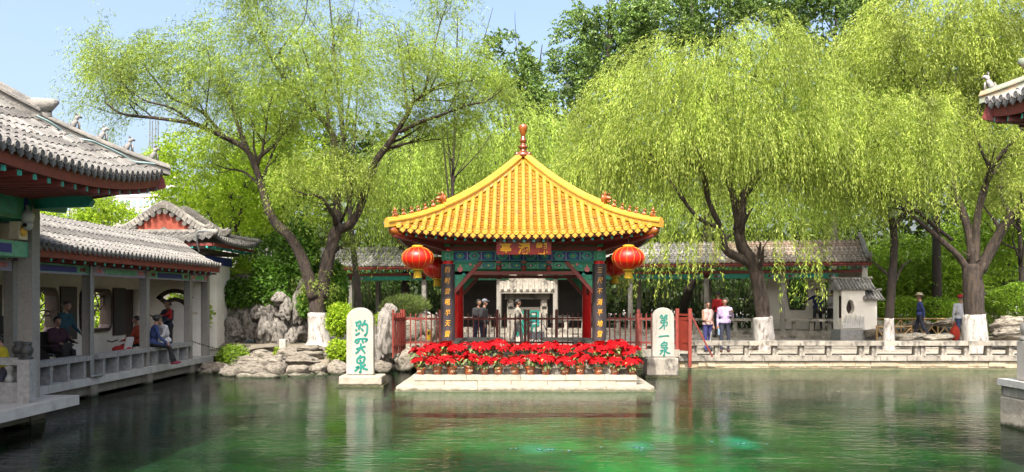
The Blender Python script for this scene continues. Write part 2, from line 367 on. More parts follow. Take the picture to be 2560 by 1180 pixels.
def disc_mesh(name, r, th, mats):
    """round eave tile end facing -Y"""
    b = MB(); n = 12
    prof = [(r, 0), (r, th), (r * .78, th * 1.0), (r * .72, th * .7), (r * .3, th * .75), (0.001, th * 1.1)]
    vs = []; fs = []
    for rr, y in prof:
        for k in range(n): vs.append((rr * math.cos(2 * PI * k / n), -y, rr * math.sin(2 * PI * k / n)))
    for i in range(len(prof) - 1):
        for k in range(n): fs.append((i * n + k, i * n + (k + 1) % n, (i + 1) * n + (k + 1) % n, (i + 1) * n + k))
    b.add(vs, fs); o = b.build(name, mats); me = o.data; bpy.data.objects.remove(o); return me


def drip_mesh(name, w, h, th, mats):
    """pointed drip tile facing -Y"""
    b = MB()
    poly = [(0, -h), (w * .22, -h * .72), (w * .46, -h * .52), (w * .5, -h * .15), (w * .5, 0.012), (w * .2, -0.006), (-w * .2, -0.006), (-w * .5, 0.012), (-w * .5, -h * .15), (-w * .46, -h * .52), (-w * .22, -h * .72)]
    b.prism(poly, (0, 0, 0), (1, 0, 0), (0, 0, 1), (0, -th, 0))
    p2 = [(x * .6, y * .6 - h * .12) for x, y in poly]
    b.prism(p2, (0, -th, 0), (1, 0, 0), (0, 0, 1), (0, -th * .4, 0))
    o = b.build(name, mats); me = o.data; bpy.data.objects.remove(o); return me


def roof_rows(parent, name_c, name_p, lines, side, pitch, r, tl, mat_c, mat_p, disc=None, drip=None, face_rz=0.0, pan_sag=0.03, end_d=(0, 0, 0), lift=0.0, step=1.0, ptl=None, disc_z=.55):
    """lines: list of polylines (eave -> top). Each becomes a cover row; each gap a pan row made half-way to the next line."""
    for i, ln in enumerate(lines):
        if ln is None: continue
        b = MB(); cover_row(b, ln, side, r, tl, 5 if step >= 1 else 7, 0, lift, step); b.build(name_c, mat_c, parent, smooth=False)
        if disc: link('tile_end', disc, parent, ln[0] + Vector((0, 0, r * disc_z)) + Vector(end_d) * 2.2, face_rz)
    for i in range(len(lines) - 1):
        a, c = lines[i], lines[i + 1]
        if a is None or c is None: continue
        la = min(len(a), len(c)); sh = a if (a[-1] - a[0]).length < (c[-1] - c[0]).length else c
        off = (c[0] - a[0]) * (0.5 if sh is a else -0.5)
        ln = [p + off for p in sh]
        b = MB(); pan_row(b, ln, side, pitch - 1.35 * r, ptl or tl * .62, sag=pan_sag); b.build(name_p, mat_p, parent)
        if drip: link('drip_tile', drip, parent, ln[0] + Vector((0, 0, 0.0)) + Vector(end_d), face_rz)

# ================================================================== SETTING: water, pond bed, ground
def water_mat():
    m = bpy.data.materials.new('pond_water'); m.use_nodes = True
    n = m.node_tree.nodes; l = m.node_tree.links; n.clear()
    out = n.new('ShaderNodeOutputMaterial')
    tr = n.new('ShaderNodeBsdfTransparent'); tr.inputs[0].default_value = (0.50, 0.78, 0.58, 1)
    gl = n.new('ShaderNodeBsdfGlossy'); gl.inputs['Roughness'].default_value = 0.015; gl.inputs[0].default_value = (0.84, 0.86, 0.85, 1)
    fr = n.new('ShaderNodeFresnel'); fr.inputs[0].default_value = 1.22
    ms = n.new('ShaderNodeMixShader'); l.new(fr.outputs[0], ms.inputs[0]); l.new(tr.outputs[0], ms.inputs[1]); l.new(gl.outputs[0], ms.inputs[2])
    l.new(ms.outputs[0], out.inputs[0])
    g = n.new('ShaderNodeNewGeometry')
    def nz(scale, st, rot, det, rough=.55):
        mp = n.new('ShaderNodeMapping'); mp.inputs['Scale'].default_value = st; mp.inputs['Rotation'].default_value = (0, 0, R(rot))
        l.new(g.outputs['Position'], mp.inputs[0])
        t = n.new('ShaderNodeTexNoise'); t.inputs['Scale'].default_value = scale; t.inputs['Detail'].default_value = det; t.inputs['Roughness'].default_value = rough
        t.inputs['Distortion'].default_value = 0.6
        l.new(mp.outputs[0], t.inputs['Vector']); return t.outputs['Fac']
    a = nz(3.4, (.8, 1.9, 1), 8, 3); b_ = nz(11.0, (.75, 1.7, 1), -10, 3)
    c = nz(0.5, (1, 1, 1), 0, 2)
    m1 = n.new('ShaderNodeMath'); m1.operation = 'MULTIPLY'; m1.inputs[1].default_value = 0.36; l.new(b_, m1.inputs[0])
    ad = n.new('ShaderNodeMath'); ad.operation = 'ADD'; l.new(a, ad.inputs[0]); l.new(m1.outputs[0], ad.inputs[1])
    mr = n.new('ShaderNodeMapRange'); mr.inputs[1].default_value = 0.35; mr.inputs[2].default_value = 0.65; mr.inputs[3].default_value = 0.5; mr.inputs[4].default_value = 1.15
    l.new(c, mr.inputs[0])
    mu = n.new('ShaderNodeMath'); mu.operation = 'MULTIPLY'; l.new(ad.outputs[0], mu.inputs[0]); l.new(mr.outputs[0], mu.inputs[1])
    bp = n.new('ShaderNodeBump'); bp.inputs['Strength'].default_value = 0.8; bp.inputs['Distance'].default_value = 0.014
    l.new(mu.outputs[0], bp.inputs['Height'])
    for s in (gl, fr): l.new(bp.outputs[0], s.inputs['Normal'])
    return m


def bed_mat():
    m = pm('pond_bed_algae', (0.008, 0.014, 0.010), (0.018, 0.07, 0.014), 0.35, 0.9, detail=5, contrast=(0.42, 0.62), c3=(0.06, 0.08, 0.015), s3=0.5, t3=(0.55, 0.7))
    n = m.node_tree.nodes; l = m.node_tree.links; b = n['Principled BSDF']
    src = b.inputs['Base Color'].links[0].from_socket
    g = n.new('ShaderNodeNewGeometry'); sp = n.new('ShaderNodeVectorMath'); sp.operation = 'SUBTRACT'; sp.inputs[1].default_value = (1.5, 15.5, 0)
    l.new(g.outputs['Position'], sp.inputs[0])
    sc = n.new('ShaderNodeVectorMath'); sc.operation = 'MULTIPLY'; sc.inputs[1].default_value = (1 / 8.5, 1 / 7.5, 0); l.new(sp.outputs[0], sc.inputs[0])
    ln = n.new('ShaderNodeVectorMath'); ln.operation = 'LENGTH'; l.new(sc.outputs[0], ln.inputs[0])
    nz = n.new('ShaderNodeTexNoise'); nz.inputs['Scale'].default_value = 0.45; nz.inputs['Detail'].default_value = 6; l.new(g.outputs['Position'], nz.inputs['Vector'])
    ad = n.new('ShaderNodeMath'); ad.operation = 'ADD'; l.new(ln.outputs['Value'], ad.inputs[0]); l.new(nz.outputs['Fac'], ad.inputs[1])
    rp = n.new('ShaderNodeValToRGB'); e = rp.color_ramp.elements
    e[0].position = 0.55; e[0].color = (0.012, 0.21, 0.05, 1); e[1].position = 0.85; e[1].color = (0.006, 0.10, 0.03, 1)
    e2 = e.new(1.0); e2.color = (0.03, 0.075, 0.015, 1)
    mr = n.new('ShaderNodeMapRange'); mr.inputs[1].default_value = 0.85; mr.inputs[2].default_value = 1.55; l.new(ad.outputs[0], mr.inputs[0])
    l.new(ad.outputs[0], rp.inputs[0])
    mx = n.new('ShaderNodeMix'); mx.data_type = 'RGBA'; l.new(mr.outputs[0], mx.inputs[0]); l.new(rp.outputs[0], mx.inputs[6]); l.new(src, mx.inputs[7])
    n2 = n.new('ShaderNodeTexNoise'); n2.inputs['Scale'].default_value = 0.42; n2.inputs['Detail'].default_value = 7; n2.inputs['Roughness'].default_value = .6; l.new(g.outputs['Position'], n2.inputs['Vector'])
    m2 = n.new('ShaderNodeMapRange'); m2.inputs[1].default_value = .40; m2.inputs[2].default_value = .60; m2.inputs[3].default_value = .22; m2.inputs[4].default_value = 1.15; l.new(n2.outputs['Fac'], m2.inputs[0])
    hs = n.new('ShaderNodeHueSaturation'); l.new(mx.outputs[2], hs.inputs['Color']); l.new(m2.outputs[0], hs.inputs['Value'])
    cur = hs.outputs[0]
    for px, py in ((1345, 1122), (1592, 1118), (1855, 1108)):     # pale turquoise sand round the spring vents
        Yw = EYE * FPX / (py - PY0); Yb = Yw + .62 * FPX / (py - PY0); sb = n.new('ShaderNodeVectorMath'); sb.operation = 'SUBTRACT'; sb.inputs[1].default_value = ((px - PX0) / FPX * Yb, Yb, 0); l.new(g.outputs['Position'], sb.inputs[0])
        sm = n.new('ShaderNodeVectorMath'); sm.operation = 'MULTIPLY'; sm.inputs[1].default_value = (1 / .5, 1 / 1.0, 0); l.new(sb.outputs[0], sm.inputs[0]); le = n.new('ShaderNodeVectorMath'); le.operation = 'LENGTH'; l.new(sm.outputs[0], le.inputs[0])
        n3 = n.new('ShaderNodeTexNoise'); n3.inputs['Scale'].default_value = 2.2; n3.inputs['Detail'].default_value = 6; l.new(g.outputs['Position'], n3.inputs['Vector'])
        a3 = n.new('ShaderNodeMath'); a3.operation = 'ADD'; l.new(le.outputs['Value'], a3.inputs[0]); l.new(n3.outputs['Fac'], a3.inputs[1])
        r3 = n.new('ShaderNodeMapRange'); r3.inputs[1].default_value = 1.35; r3.inputs[2].default_value = .6; l.new(a3.outputs[0], r3.inputs[0])
        m3 = n.new('ShaderNodeMix'); m3.data_type = 'RGBA'; l.new(r3.outputs[0], m3.inputs[0]); l.new(cur, m3.inputs[6]); m3.inputs[7].default_value = (.02, .23, .20, 1); cur = m3.outputs[2]
    l.new(cur, b.inputs['Base Color'])
    return m


def sheet(name, x0, x1, y0, y1, nx, ny, zf, mat, smooth=True):
    xs = np.linspace(x0, x1, nx + 1); ys = np.linspace(y0, y1, ny + 1)
    V = np.array([(x, y, zf(x, y)) for y in ys for x in xs])
    i = np.arange(nx); F = []
    for j in range(ny):
        a = j * (nx + 1) + i
        F.append(np.stack([a, a + 1, a + nx + 2, a + nx + 1], 1))
    me = npmesh(name, V, np.concatenate(F), mat, smooth)
    return tag(link(name, me), kind='structure')


WATER = water_mat()
sheet('water', -32, 40, -22, 31, 2, 2, lambda x, y: 0.0, WATER)
BED = bed_mat()
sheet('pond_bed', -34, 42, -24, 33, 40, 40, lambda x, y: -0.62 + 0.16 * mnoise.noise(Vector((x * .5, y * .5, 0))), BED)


def bank_z(x, y):
    return 0.43 + max(0.0, min(1.0, (y - 26.5) / 5.0)) * 0.27


def ground_z(x, y):
    return bank_z(x, y) - 0.012


sheet('ground', -420, 420, 25.72, 900, 84, 100, lambda x, y: ground_z(x, y) + (0.0 if y < 60 else (y - 60) * .004), 'paving')
sheet('ground_left', -420, -11.5, -30, 25.7, 20, 10, lambda x, y: 0.35, 'earth')

# spring boils: low domes of welling water
for i, (px, py) in enumerate([(1345, 1122), (1592, 1118), (1855, 1108)]):
    Y = EYE * FPX / (py - PY0); b = MB(); n = 28; prof = []
    for k in range(15):
        r = 0.02 + k * 0.026; prof.append((r, 0.018 * math.cos(k * 1.5) * math.exp(-k * .16) + 0.045 * math.exp(-k * .5) + 0.004 * (k < 14)))
    vs = []; fs = []
    for r, z in prof:
        for k in range(n):
            an = 2 * PI * k / n; rr = r * (1 + .16 * math.sin(3 * an + i) + .08 * math.sin(7 * an))
            vs.append((rr * math.cos(an) * 1.5, rr * math.sin(an), z + .006 * math.sin(9 * an + 3 * r * 20)))
    for q in range(len(prof) - 1):
        for k in range(n): fs.append((q * n + k, q * n + (k + 1) % n, (q + 1) * n + (k + 1) % n, (q + 1) * n + k))
    b.add(vs, fs)
    M.setdefault('boil', pm('aerated_water', (0.008, 0.08, 0.065), (0.05, 0.18, 0.16), 9, 0.5, 0.3, 12, contrast=(.4, .7)))
    mo = MB(); q = random.Random(i)
    for _ in range(10):
        a_ = q.uniform(0, 2 * PI); d_ = abs(q.gauss(0, .22)); r_ = q.uniform(.010, .032) * max(.3, 1 - d_)
        mo.lathe([(r_, -.01), (r_ * .8, r_ * .22), (r_ * .35, r_ * .4), (.001, r_ * .44)], 7, c=(d_ * 1.7 * math.cos(a_), d_ * math.sin(a_), 0), sx=1.8)
    o = thing('spring_boil', 'x', 'spring', ((px - PX0) / FPX * Y, Y, 0))
    tag(mo.build('bubbles', 'boil', o, (0, 0, 0), smooth=True), kind='stuff')
    tag(o, ['spring boil bubbling in the pond straight before the pavilion steps', 'middle spring boil bubbling in the green pond water', 'spring boil bubbling in the pond closest to the stone bank side'][i], 'spring', 'spring boils in the pond')

# ================================================================== RIGHT BANK: retaining wall, coping, low rail
BX0, BX1, BY = 3.55, 26.0, 25.55
bank = thing('bank_wall', 'pale stone retaining wall with algae line along the pond bank', 'wall', (0, 0, 0))
rr = random.Random(3)
x = BX0
while x < BX1:
    w = rr.uniform(.75, 1.6); w = min(w, BX1 - x + .02)
    MB().box((0, 0, 0), (w - .012, .5, .15)).build('coping_stone', 'stonegrey', bank, (x + w / 2, BY + .2 + rr.uniform(-.008, .008), .352 + rr.uniform(-.004, .004))); x += w
for row, (z0, z1) in enumerate(((.10, .27),)):
    x = BX0 + .03
    while x < BX1:
        w = rr.uniform(.35, .95); w = min(w, BX1 - x + .02); o = MB()
        ch = rr.uniform(.0, .05)
        o.prism([(-w / 2 + .008, -.085 + rr.uniform(0, .012)), (w / 2 - .008, -.085 + rr.uniform(0, .012)), (w / 2 - .012, .085 - rr.uniform(0, .02)), (0, .088 - rr.uniform(0, .01)), (-w / 2 + .012, .085 - rr.uniform(0, .02))], (0, 0, 0), (1, 0, 0), (0, 0, 1), (0, .4, 0))
        o.build('wall_stone', 'bankstone', bank, (x + w / 2, BY + .02 + rr.uniform(-.02, .025), .185)); x += w
MB().box(((BX0 + BX1) / 2, BY + .29, -.3), (BX1 - BX0, .5, 1.14)).build('wall_core', 'bankstone', bank)
MB().box(((BX0 + BX1) / 2, BY - .02, -.5), (BX1 - BX0 + .1, .2, .96)).build('submerged_footing', 'algae', bank)
b = MB(); xs = np.linspace(BX0 - .02, BX1, 160)
vs = []; fs = []
for x in xs:
    h = .045 + .03 * mnoise.noise(Vector((x * 1.9, 0, 0))); d = .03 + .03 * mnoise.noise(Vector((x * 3.1, 5, 0)))
    vs += [(x, BY - d - .14, -.3), (x, BY - d - .13, h * .4), (x, BY - .0, h + .015)]
for i in range(len(xs) - 1): fs += [(i * 3, i * 3 + 3, i * 3 + 4, i * 3 + 1), (i * 3 + 1, i * 3 + 4, i * 3 + 5, i * 3 + 2)]
b.add(vs, fs); b.build('algae_line', 'algae', bank, smooth=True)

rail = thing('low_stone_rail', 'low stone rail on short posts along the sunlit pond bank', 'railing')
x = BX0 + .1; k = 0
posts_px = [1590, 1625, 1790, 1863, 1934, 2005, 2076, 2150, 2183, 2232, 2289, 2304, 2357, 2418, 2472, 2520]
seg = [1600, 1735, 1870, 1950, 2060, 2205, 2290, 2415, 2545, 2680]
for a, c in zip(seg[:-1], seg[1:]):
    x0, x1 = (a - PX0) / FPX * (BY + .25), (c - PX0) / FPX * (BY + .25)
    MB().box((0, 0, 0), (x1 - x0 - .012, .34, .135)).build('rail_slab', 'stonegrey', rail, ((x0 + x1) / 2, BY + .27 + rr.uniform(-.01, .01), .80 + rr.uniform(-.006, .006)))
for px in (1625, 1735, 1792, 1866, 1936, 2003, 2071, 2152, 2183, 2290, 2305, 2357, 2414, 2470, 2525, 2600):
    x0 = (px - PX0) / FPX * (BY + .25)
    MB().box((0, 0, 0), (.16, .22, .31), taper=.85).build('rail_post', 'stonegrey', rail, (x0, BY + .27, .58))

# paving strips behind the rail (slabs with joints)
pav = thing('bank_paving', 'pale paving slabs of the path behind the stone rail', 'paving')
tag(pav, kind='structure')
y = BY + .5
for row in range(5):
    d = .95; x = BX0 + rr.uniform(-.4, 0) - (6.5 if row > 1 else 0)
    while x < 21:
        w = rr.uniform(.8, 1.5)
        MB().box((0, 0, 0), (w - .015, d - .015, .04)).build('paving_slab', 'paving', pav, (x + w / 2, y + d / 2, bank_z(x, y + d / 2) - .008 + rr.uniform(-.004, .004))); x += w
    y += d

# ================================================================== CENTRAL PAVILION
PCX, PCY, PH = 0.14, 22.67, 3.11           # centre and eave half-width
CH = 1.87                                  # column half-spacing
pav = thing('waterside_pavilion', 'square open pavilion with yellow glazed pyramid roof and red columns on the pond', 'pavilion', (PCX, PCY, 0))

# --- stone platform (its own structure in the water)
plat = thing('stone_platform', 'pale stone two-step platform in the pond under the yellow-roofed pavilion', 'platform', (PCX, PCY, 0))
def slabs(parent, name, x0, x1, y0, y1, z0, z1, n, mat, jit=.004, seed=1):
    q = random.Random(seed); ws = [q.uniform(.7, 1.3) for _ in range(n)]; s = sum(ws); x = x0
    for w in ws:
        w = w / s * (x1 - x0)
        MB().box((0, 0, 0), (w - .01, y1 - y0, z1 - z0)).build(name, mat, parent, (x + w / 2, (y0 + y1) / 2 + q.uniform(-jit, jit), (z0 + z1) / 2 + q.uniform(-jit, jit) * .5)); x += w
slabs(plat, 'plinth_slab', -2.98, 3.03, -3.16, -1.5, -.02, .115, 4, 'stone', seed=2)
slabs(plat, 'plinth_slab', -2.98, 3.03, -1.49, 2.6, -.02, .11, 3, 'stone', seed=4)
MB().box((.02, -.3, -.25), (5.9, 5.6, .5)).build('footing', 'algae', plat)
b = MB(); xs = np.linspace(-3.0, 3.05, 70); vs = []; fs = []
for x in xs:
    h = .02 + .018 * mnoise.noise(Vector((x * 2.7, 3, 0))); vs += [(x, -3.2, -.2), (x, -3.19, h), (x, -3.14, h + .03)]
for i in range(len(xs) - 1): fs += [(i * 3, i * 3 + 3, i * 3 + 4, i * 3 + 1), (i * 3 + 1, i * 3 + 4, i * 3 + 5, i * 3 + 2)]
b.add(vs, fs); b.build('algae_line', 'algae', plat, smooth=True)
slabs(plat, 'step_stone', -2.60, 2.66, -2.84, -2.2, .115, .235, 7, 'stone', .012, 5)
slabs(plat, 'step_stone', -2.62, 2.66, -2.86, -2.2, .238, .36, 5, 'stone', .008, 6)
MB().box((.03, .1, .235), (5.2, 4.6, .24)).build('plinth_core', 'stone', plat)
slabs(plat, 'floor_slab', -2.25, 2.25, -2.25, 2.2, .36, .60, 4, 'stonegrey', .003, 7)

# --- columns
for sx in (-1, 1):
    for sy in (-1, 1):
        b = MB(); b.lathe([(.135, .6), (.135, 3.35), (.13, 3.5)], 20); b.build('column', 'red', pav, (sx * CH, sy * CH, 0), smooth=True)
        b = MB(); b.lathe([(.2, .6), (.21, .64), (.19, .69), (.145, .71)], 16); b.build('column_base', 'stonegrey', pav, (sx * CH, sy * CH, 0), smooth=True)

# --- hip roof helper
def zhip(s): return 3.86 + .75 * s + 1.35 * s * s
def zroof(s, u):
    """s: 0 at the eave .. 1 at the apex; u: -1..1 across the width left at that s"""
    return zhip(s) - .19 * (1 - s) ** 2 * (1 - min(1, abs(u)) ** 2.2)
roof = MB()
for k in range(4):      # closed under-surface of the four faces
    rot = Matrix.Rotation(k * PI / 2, 3, 'Z'); ns, nu = 14, 16; vs = []; fs = []
    for i in range(ns + 1):
        s = i / ns * .985
        for j in range(nu + 1):
            u = -1 + 2 * j / nu; w = PH * (1 - s)
            vs.append(rot @ Vector((u * w, -w, zroof(s, u) - .03)))
    for i in range(ns):
        for j in range(nu): a = i * (nu + 1) + j; fs.append((a, a + 1, a + nu + 2, a + nu + 1))
    roof.add(vs, fs)
roofo = roof.build('roof', 'ypan', pav, smooth=True)
ydisc = disc_mesh('tile_end', .068, .03, ['yridge']); ydrip = drip_mesh('drip_tile', .145, .125, .016, ['yridge'])
pitch = .182; nrow = 33
for k in range(4):
    rot = Matrix.Rotation(k * PI / 2, 3, 'Z'); lines = []
    for i in range(nrow):
        u = (i - (nrow - 1) / 2) * pitch; smax = 1 - (abs(u) + .06) / PH
        pts = []
        for q in range(17):
            s = smax * q / 16; w = PH * (1 - s); pts.append(rot @ Vector((u, -w, zroof(s, u / w))))
        lines.append(pts)
    side = rot @ Vector((1, 0, 0))
    roof_rows(roofo, 'cover_tile_row', 'pan_tile_row', lines, side, pitch, .058, .42, 'ytile', 'ypan', ydisc, ydrip, k * PI / 2, pan_sag=.05, end_d=rot @ Vector((0, -.012, 0)), lift=.022, step=.25, ptl=.15, disc_z=.75)
# --- hip ridges
for k in range(4):
    rot = Matrix.Rotation(k * PI / 2 , 3, 'Z'); b = MB(); pts = [rot @ Vector((-PH * (1 - s) - .03 * (1 - s), -PH * (1 - s) - .03 * (1 - s), zhip(s))) for s in np.linspace(-.015, .97, 22)]
    side = rot @ Vector((1, -1, 0)).normalized()
    def rail(prof, i0, i1, dz=0):
        vs = []; fs = []; m = len(prof)
        for p in pts[i0:i1]:
            for x, z in prof: vs.append(p + side * x + Vector((0, 0, z + dz)))
        for i in range(i1 - i0 - 1):
            for j in range(m): fs.append((i * m + j, i * m + (j + 1) % m, (i + 1) * m + (j + 1) % m, (i + 1) * m + j))
        fs += [tuple(range(m)), tuple((i1 - i0 - 1) * m + j for j in range(m))[::-1]]
        b.add(vs, fs)
    low = [(-.085, -.03), (-.085, .07), (-.11, .085), (-.11, .115), (-.08, .13), (-.07, .16), (-.05, .185), (0, .2), (.05, .185), (.07, .16), (.08, .13), (.11, .115), (.11, .085), (.085, .07), (.085, -.03)]
    rail(low, 0, 9)
    rail([(x * 1.12, z * 1.3) for x, z in low], 8, 22)
    hr = b.build('hip_ridge', 'yridge', roofo)
    # ridge beasts
    def figure(q, s, h, kind):
        b = MB(); base = rot @ Vector((-PH * (1 - s), -PH * (1 - s), zhip(s) + .185)); out = (rot @ Vector((-1, -1, 0))).normalized()
        up = Vector((0, 0, 1))
        def T(o, z, d=0): return base + out * o * h + up * z * h + side * d * h
        if kind == 'beast':
            b.tube([T(-.18, 0), T(-.12, .28), T(-.02, .5)], [.2 * h, .17 * h, .12 * h], 7)
            b.tube([T(.12, 0, .07), T(.1, .4, .06)], .055 * h, 6); b.tube([T(.12, 0, -.07), T(.1, .4, -.06)], .055 * h, 6)
            b.tube([T(-.06, .5), T(.0, .66), T(.14, .7), T(.24, .64)], [.1 * h, .13 * h, .11 * h, .06 * h], 7)
            b.tube([T(-.02, .74, .06), T(-.06, .92, .08)], [.045 * h, .01 * h], 5); b.tube([T(-.02, .74, -.06), T(-.06, .92, -.08)], [.045 * h, .01 * h], 5)
            b.tube([T(-.3, .02), T(-.38, .22), T(-.3, .42)], [.05 * h, .06 * h, .015 * h], 6)
        elif kind == 'dragon':
            b.tube([T(-.35, 0), T(-.25, .4), T(-.02, .62), T(.22, .55), T(.5, .5)], [.22 * h, .3 * h, .26 * h, .17 * h, .07 * h], 8)
            b.tube([T(.1, .3), T(.3, .25), T(.46, .3)], [.14 * h, .1 * h, .05 * h], 7)
            b.tube([T(-.2, .6), T(-.22, .95), T(-.1, 1.15)], [.14 * h, .1 * h, .02 * h], 6); b.tube([T(-.02, .75, .1), T(.2, .95, .12), T(.35, .9, .12)], [.05 * h, .035 * h, .012 * h], 5)
            b.tube([T(-.02, .75, -.1), T(.2, .95, -.12), T(.35, .9, -.12)], [.05 * h, .035 * h, .012 * h], 5)
            b.prism([(-.5, .1), (-.3, .2), (-.32, .75), (-.45, .95), (-.6, .5)], T(0, 0, -.06), out * h, up * h, side * .12 * h)
        else:
            b.tube([T(-.1, 0), T(-.08, .3), T(0, .55)], [.24 * h, .2 * h, .16 * h], 8); b.tube([T(0, .5), T(.02, .75), T(.02, .95)], [.13 * h, .15 * h, .03 * h], 7)
            b.tube([T(.05, .45, .12), T(.28, .5, .2)], [.08 * h, .04 * h], 5); b.tube([T(.05, .45, -.12), T(.28, .5, -.2)], [.08 * h, .04 * h], 5); b.tube([T(.2, .0), T(.2, .3)], [.12 * h, .06 * h], 6)
        b.build('ridge_beast', 'amber', roofo, smooth=True)
    figure(k, .345, .30, 'dragon')
    for j, s in enumerate((.29, .235, .185, .14, .085)): figure(k, s, .20 if j else .23, 'beast')
    figure(k, .03, .25, 'rider')
    # dragon head of the corner beam
    b = MB(); base = rot @ Vector((-PH + .12, -PH + .12, 3.74)); out = (rot @ Vector((-1, -1, 0))).normalized(); up = Vector((0, 0, 1))
    b.tube([base - out * .2, base, base + out * .14 + up * .03, base + out * .2 + up * .09], [.12, .125, .1, .04], 9)
    b.tube([base + up * .08, base + up * .16 + out * .06], [.06, .03], 6); b.tube([base + out * .05 - up * .08, base + out * .15 - up * .07], [.06, .02], 6)
    b.build('corner_beam_head', 'amber', roofo, smooth=True)
    b = MB(); b.beam(rot @ Vector((-CH, -CH, 3.42)), rot @ Vector((-PH + .06, -PH + .06, 3.70)), .14, .17); b.build('corner_beam', 'darkred', pav)
# --- finial
b = MB(); b.lathe([(.25, -.12), (.27, -.02), (.2, .06), (.13, .07), (.1, .1), (.1, .16), (.14, .2), (.15, .24), (.1, .28), (.075, .31), (.075, .36), (.105, .39), (.115, .44), (.08, .49), (.06, .53), (.07, .57)], 18)
fin = b.build('finial', 'brownglaze', roofo, (0, 0, 6.06), smooth=True); fin.scale = (.88, .88, .86)
b = MB(); b.lathe([(.06, .56), (.075, .62), (.115, .74), (.135, .83), (.125, .90), (.08, .945), (.01, .96)], 18); b.build('finial_bulb', 'amber', fin, smooth=True)
for a in range(4):
    b = MB(); an = a * PI / 2 + PI / 4
    b.tube([(.16 * math.cos(an), .16 * math.sin(an), -.1), (.26 * math.cos(an), .26 * math.sin(an), -.04), (.3 * math.cos(an), .3 * math.sin(an), .04)], [.09, .075, .03], 8); b.build('finial_scroll', 'brownglaze', fin, smooth=True)
# --- eaves: rafters, boards, soffit
raft = MB(); raft.beam((0, -1.45, .22), (0, 0, 0), .05, .055); _o = raft.build('rafter', 'darkred'); raft_me = _o.data; bpy.data.objects.remove(_o)
rend = MB(); rend.box((0, 0, 0), (.06, .012, .06)); _o = rend.build('rafter_end', 'teal'); rend_me = _o.data; bpy.data.objects.remove(_o)
for k in range(4):
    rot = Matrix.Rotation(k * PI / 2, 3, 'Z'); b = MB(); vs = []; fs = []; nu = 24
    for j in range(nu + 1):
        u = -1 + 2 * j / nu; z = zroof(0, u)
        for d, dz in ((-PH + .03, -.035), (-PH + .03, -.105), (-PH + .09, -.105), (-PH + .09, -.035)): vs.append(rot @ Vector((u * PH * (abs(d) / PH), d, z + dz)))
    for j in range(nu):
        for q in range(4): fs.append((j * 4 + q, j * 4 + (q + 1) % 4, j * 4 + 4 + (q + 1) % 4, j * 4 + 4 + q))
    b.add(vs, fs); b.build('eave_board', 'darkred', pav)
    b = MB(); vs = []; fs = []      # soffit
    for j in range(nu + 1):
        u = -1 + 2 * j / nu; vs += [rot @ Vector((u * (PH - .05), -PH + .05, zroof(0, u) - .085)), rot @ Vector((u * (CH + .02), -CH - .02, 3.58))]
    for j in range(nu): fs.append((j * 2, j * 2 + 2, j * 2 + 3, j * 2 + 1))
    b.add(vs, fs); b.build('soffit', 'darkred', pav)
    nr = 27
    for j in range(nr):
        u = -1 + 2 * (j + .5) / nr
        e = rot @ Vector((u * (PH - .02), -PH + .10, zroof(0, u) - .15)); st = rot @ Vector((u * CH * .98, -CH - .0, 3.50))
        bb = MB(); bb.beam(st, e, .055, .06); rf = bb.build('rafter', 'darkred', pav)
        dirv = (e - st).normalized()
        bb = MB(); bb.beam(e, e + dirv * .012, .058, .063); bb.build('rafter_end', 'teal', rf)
# --- painted beams and brackets
def painted_beam(parent, rot, y, z0, z1, x0, x1, th, cols, hexes=True):
    """architrave facing -Y in the face frame, with painted hexagon cartouches proud of it"""
    b = MB(); mid = (z0 + z1) / 2; h = z1 - z0
    b.prism([(x0, z0), (x1, z0), (x1, z1), (x0, z1)], rot @ Vector((0, y - th / 2, 0)), rot @ Vector((1, 0, 0)), Vector((0, 0, 1)), rot @ Vector((0, th, 0)))
    bo = b.build('architrave', cols[0], parent)
    fy = y - th / 2
    def plate(poly, d, mat, nm='painted_panel'):
        q = MB(); q.prism(poly, rot @ Vector((0, fy, 0)), rot @ Vector((1, 0, 0)), Vector((0, 0, 1)), rot @ Vector((0, -d, 0))); q.build(nm, mat, bo)
    def hexa(cx, w, hh, in_): return [(cx - w / 2 - in_, mid), (cx - w / 2, mid - hh / 2), (cx + w / 2, mid - hh / 2), (cx + w / 2 + in_, mid), (cx + w / 2, mid + hh / 2), (cx - w / 2, mid + hh / 2)]
    plate([(x0, z0), (x1, z0), (x1, z0 + h * .1), (x0, z0 + h * .1)], .006, cols[1]); plate([(x0, z1 - h * .1), (x1, z1 - h * .1), (x1, z1), (x0, z1)], .006, cols[1])
    n = 10; w = (x1 - x0) / n
    for i in range(n):
        cx = x0 + (i + .5) * w; c = cols[1] if i % 2 else cols[2]
        plate(hexa(cx, w * .42, h * .72, w * .2), .008, 'mint' if i % 2 else 'blue')
        plate(hexa(cx, w * .34, h * .58, w * .16), .011, cols[1] if i % 2 else 'teal')
        plate(hexa(cx, w * .16, h * .3, w * .08), .014, 'blue' if i % 2 else 'green')
        plate([(cx + .018 * math.cos(a), mid + .018 * math.sin(a)) for a in np.linspace(0, 2 * PI, 7)[:-1]], .018, 'gold')
    for i in range(n + 1):
        cx = min(max(x0 + i * w, x0 + .012), x1 - .012)
        plate([(cx - .012, z0 + h * .1), (cx + .012, z0 + h * .1), (cx + .012, z1 - h * .1), (cx - .012, z1 - h * .1)], .005, 'lilac' if i % 3 else 'mint')
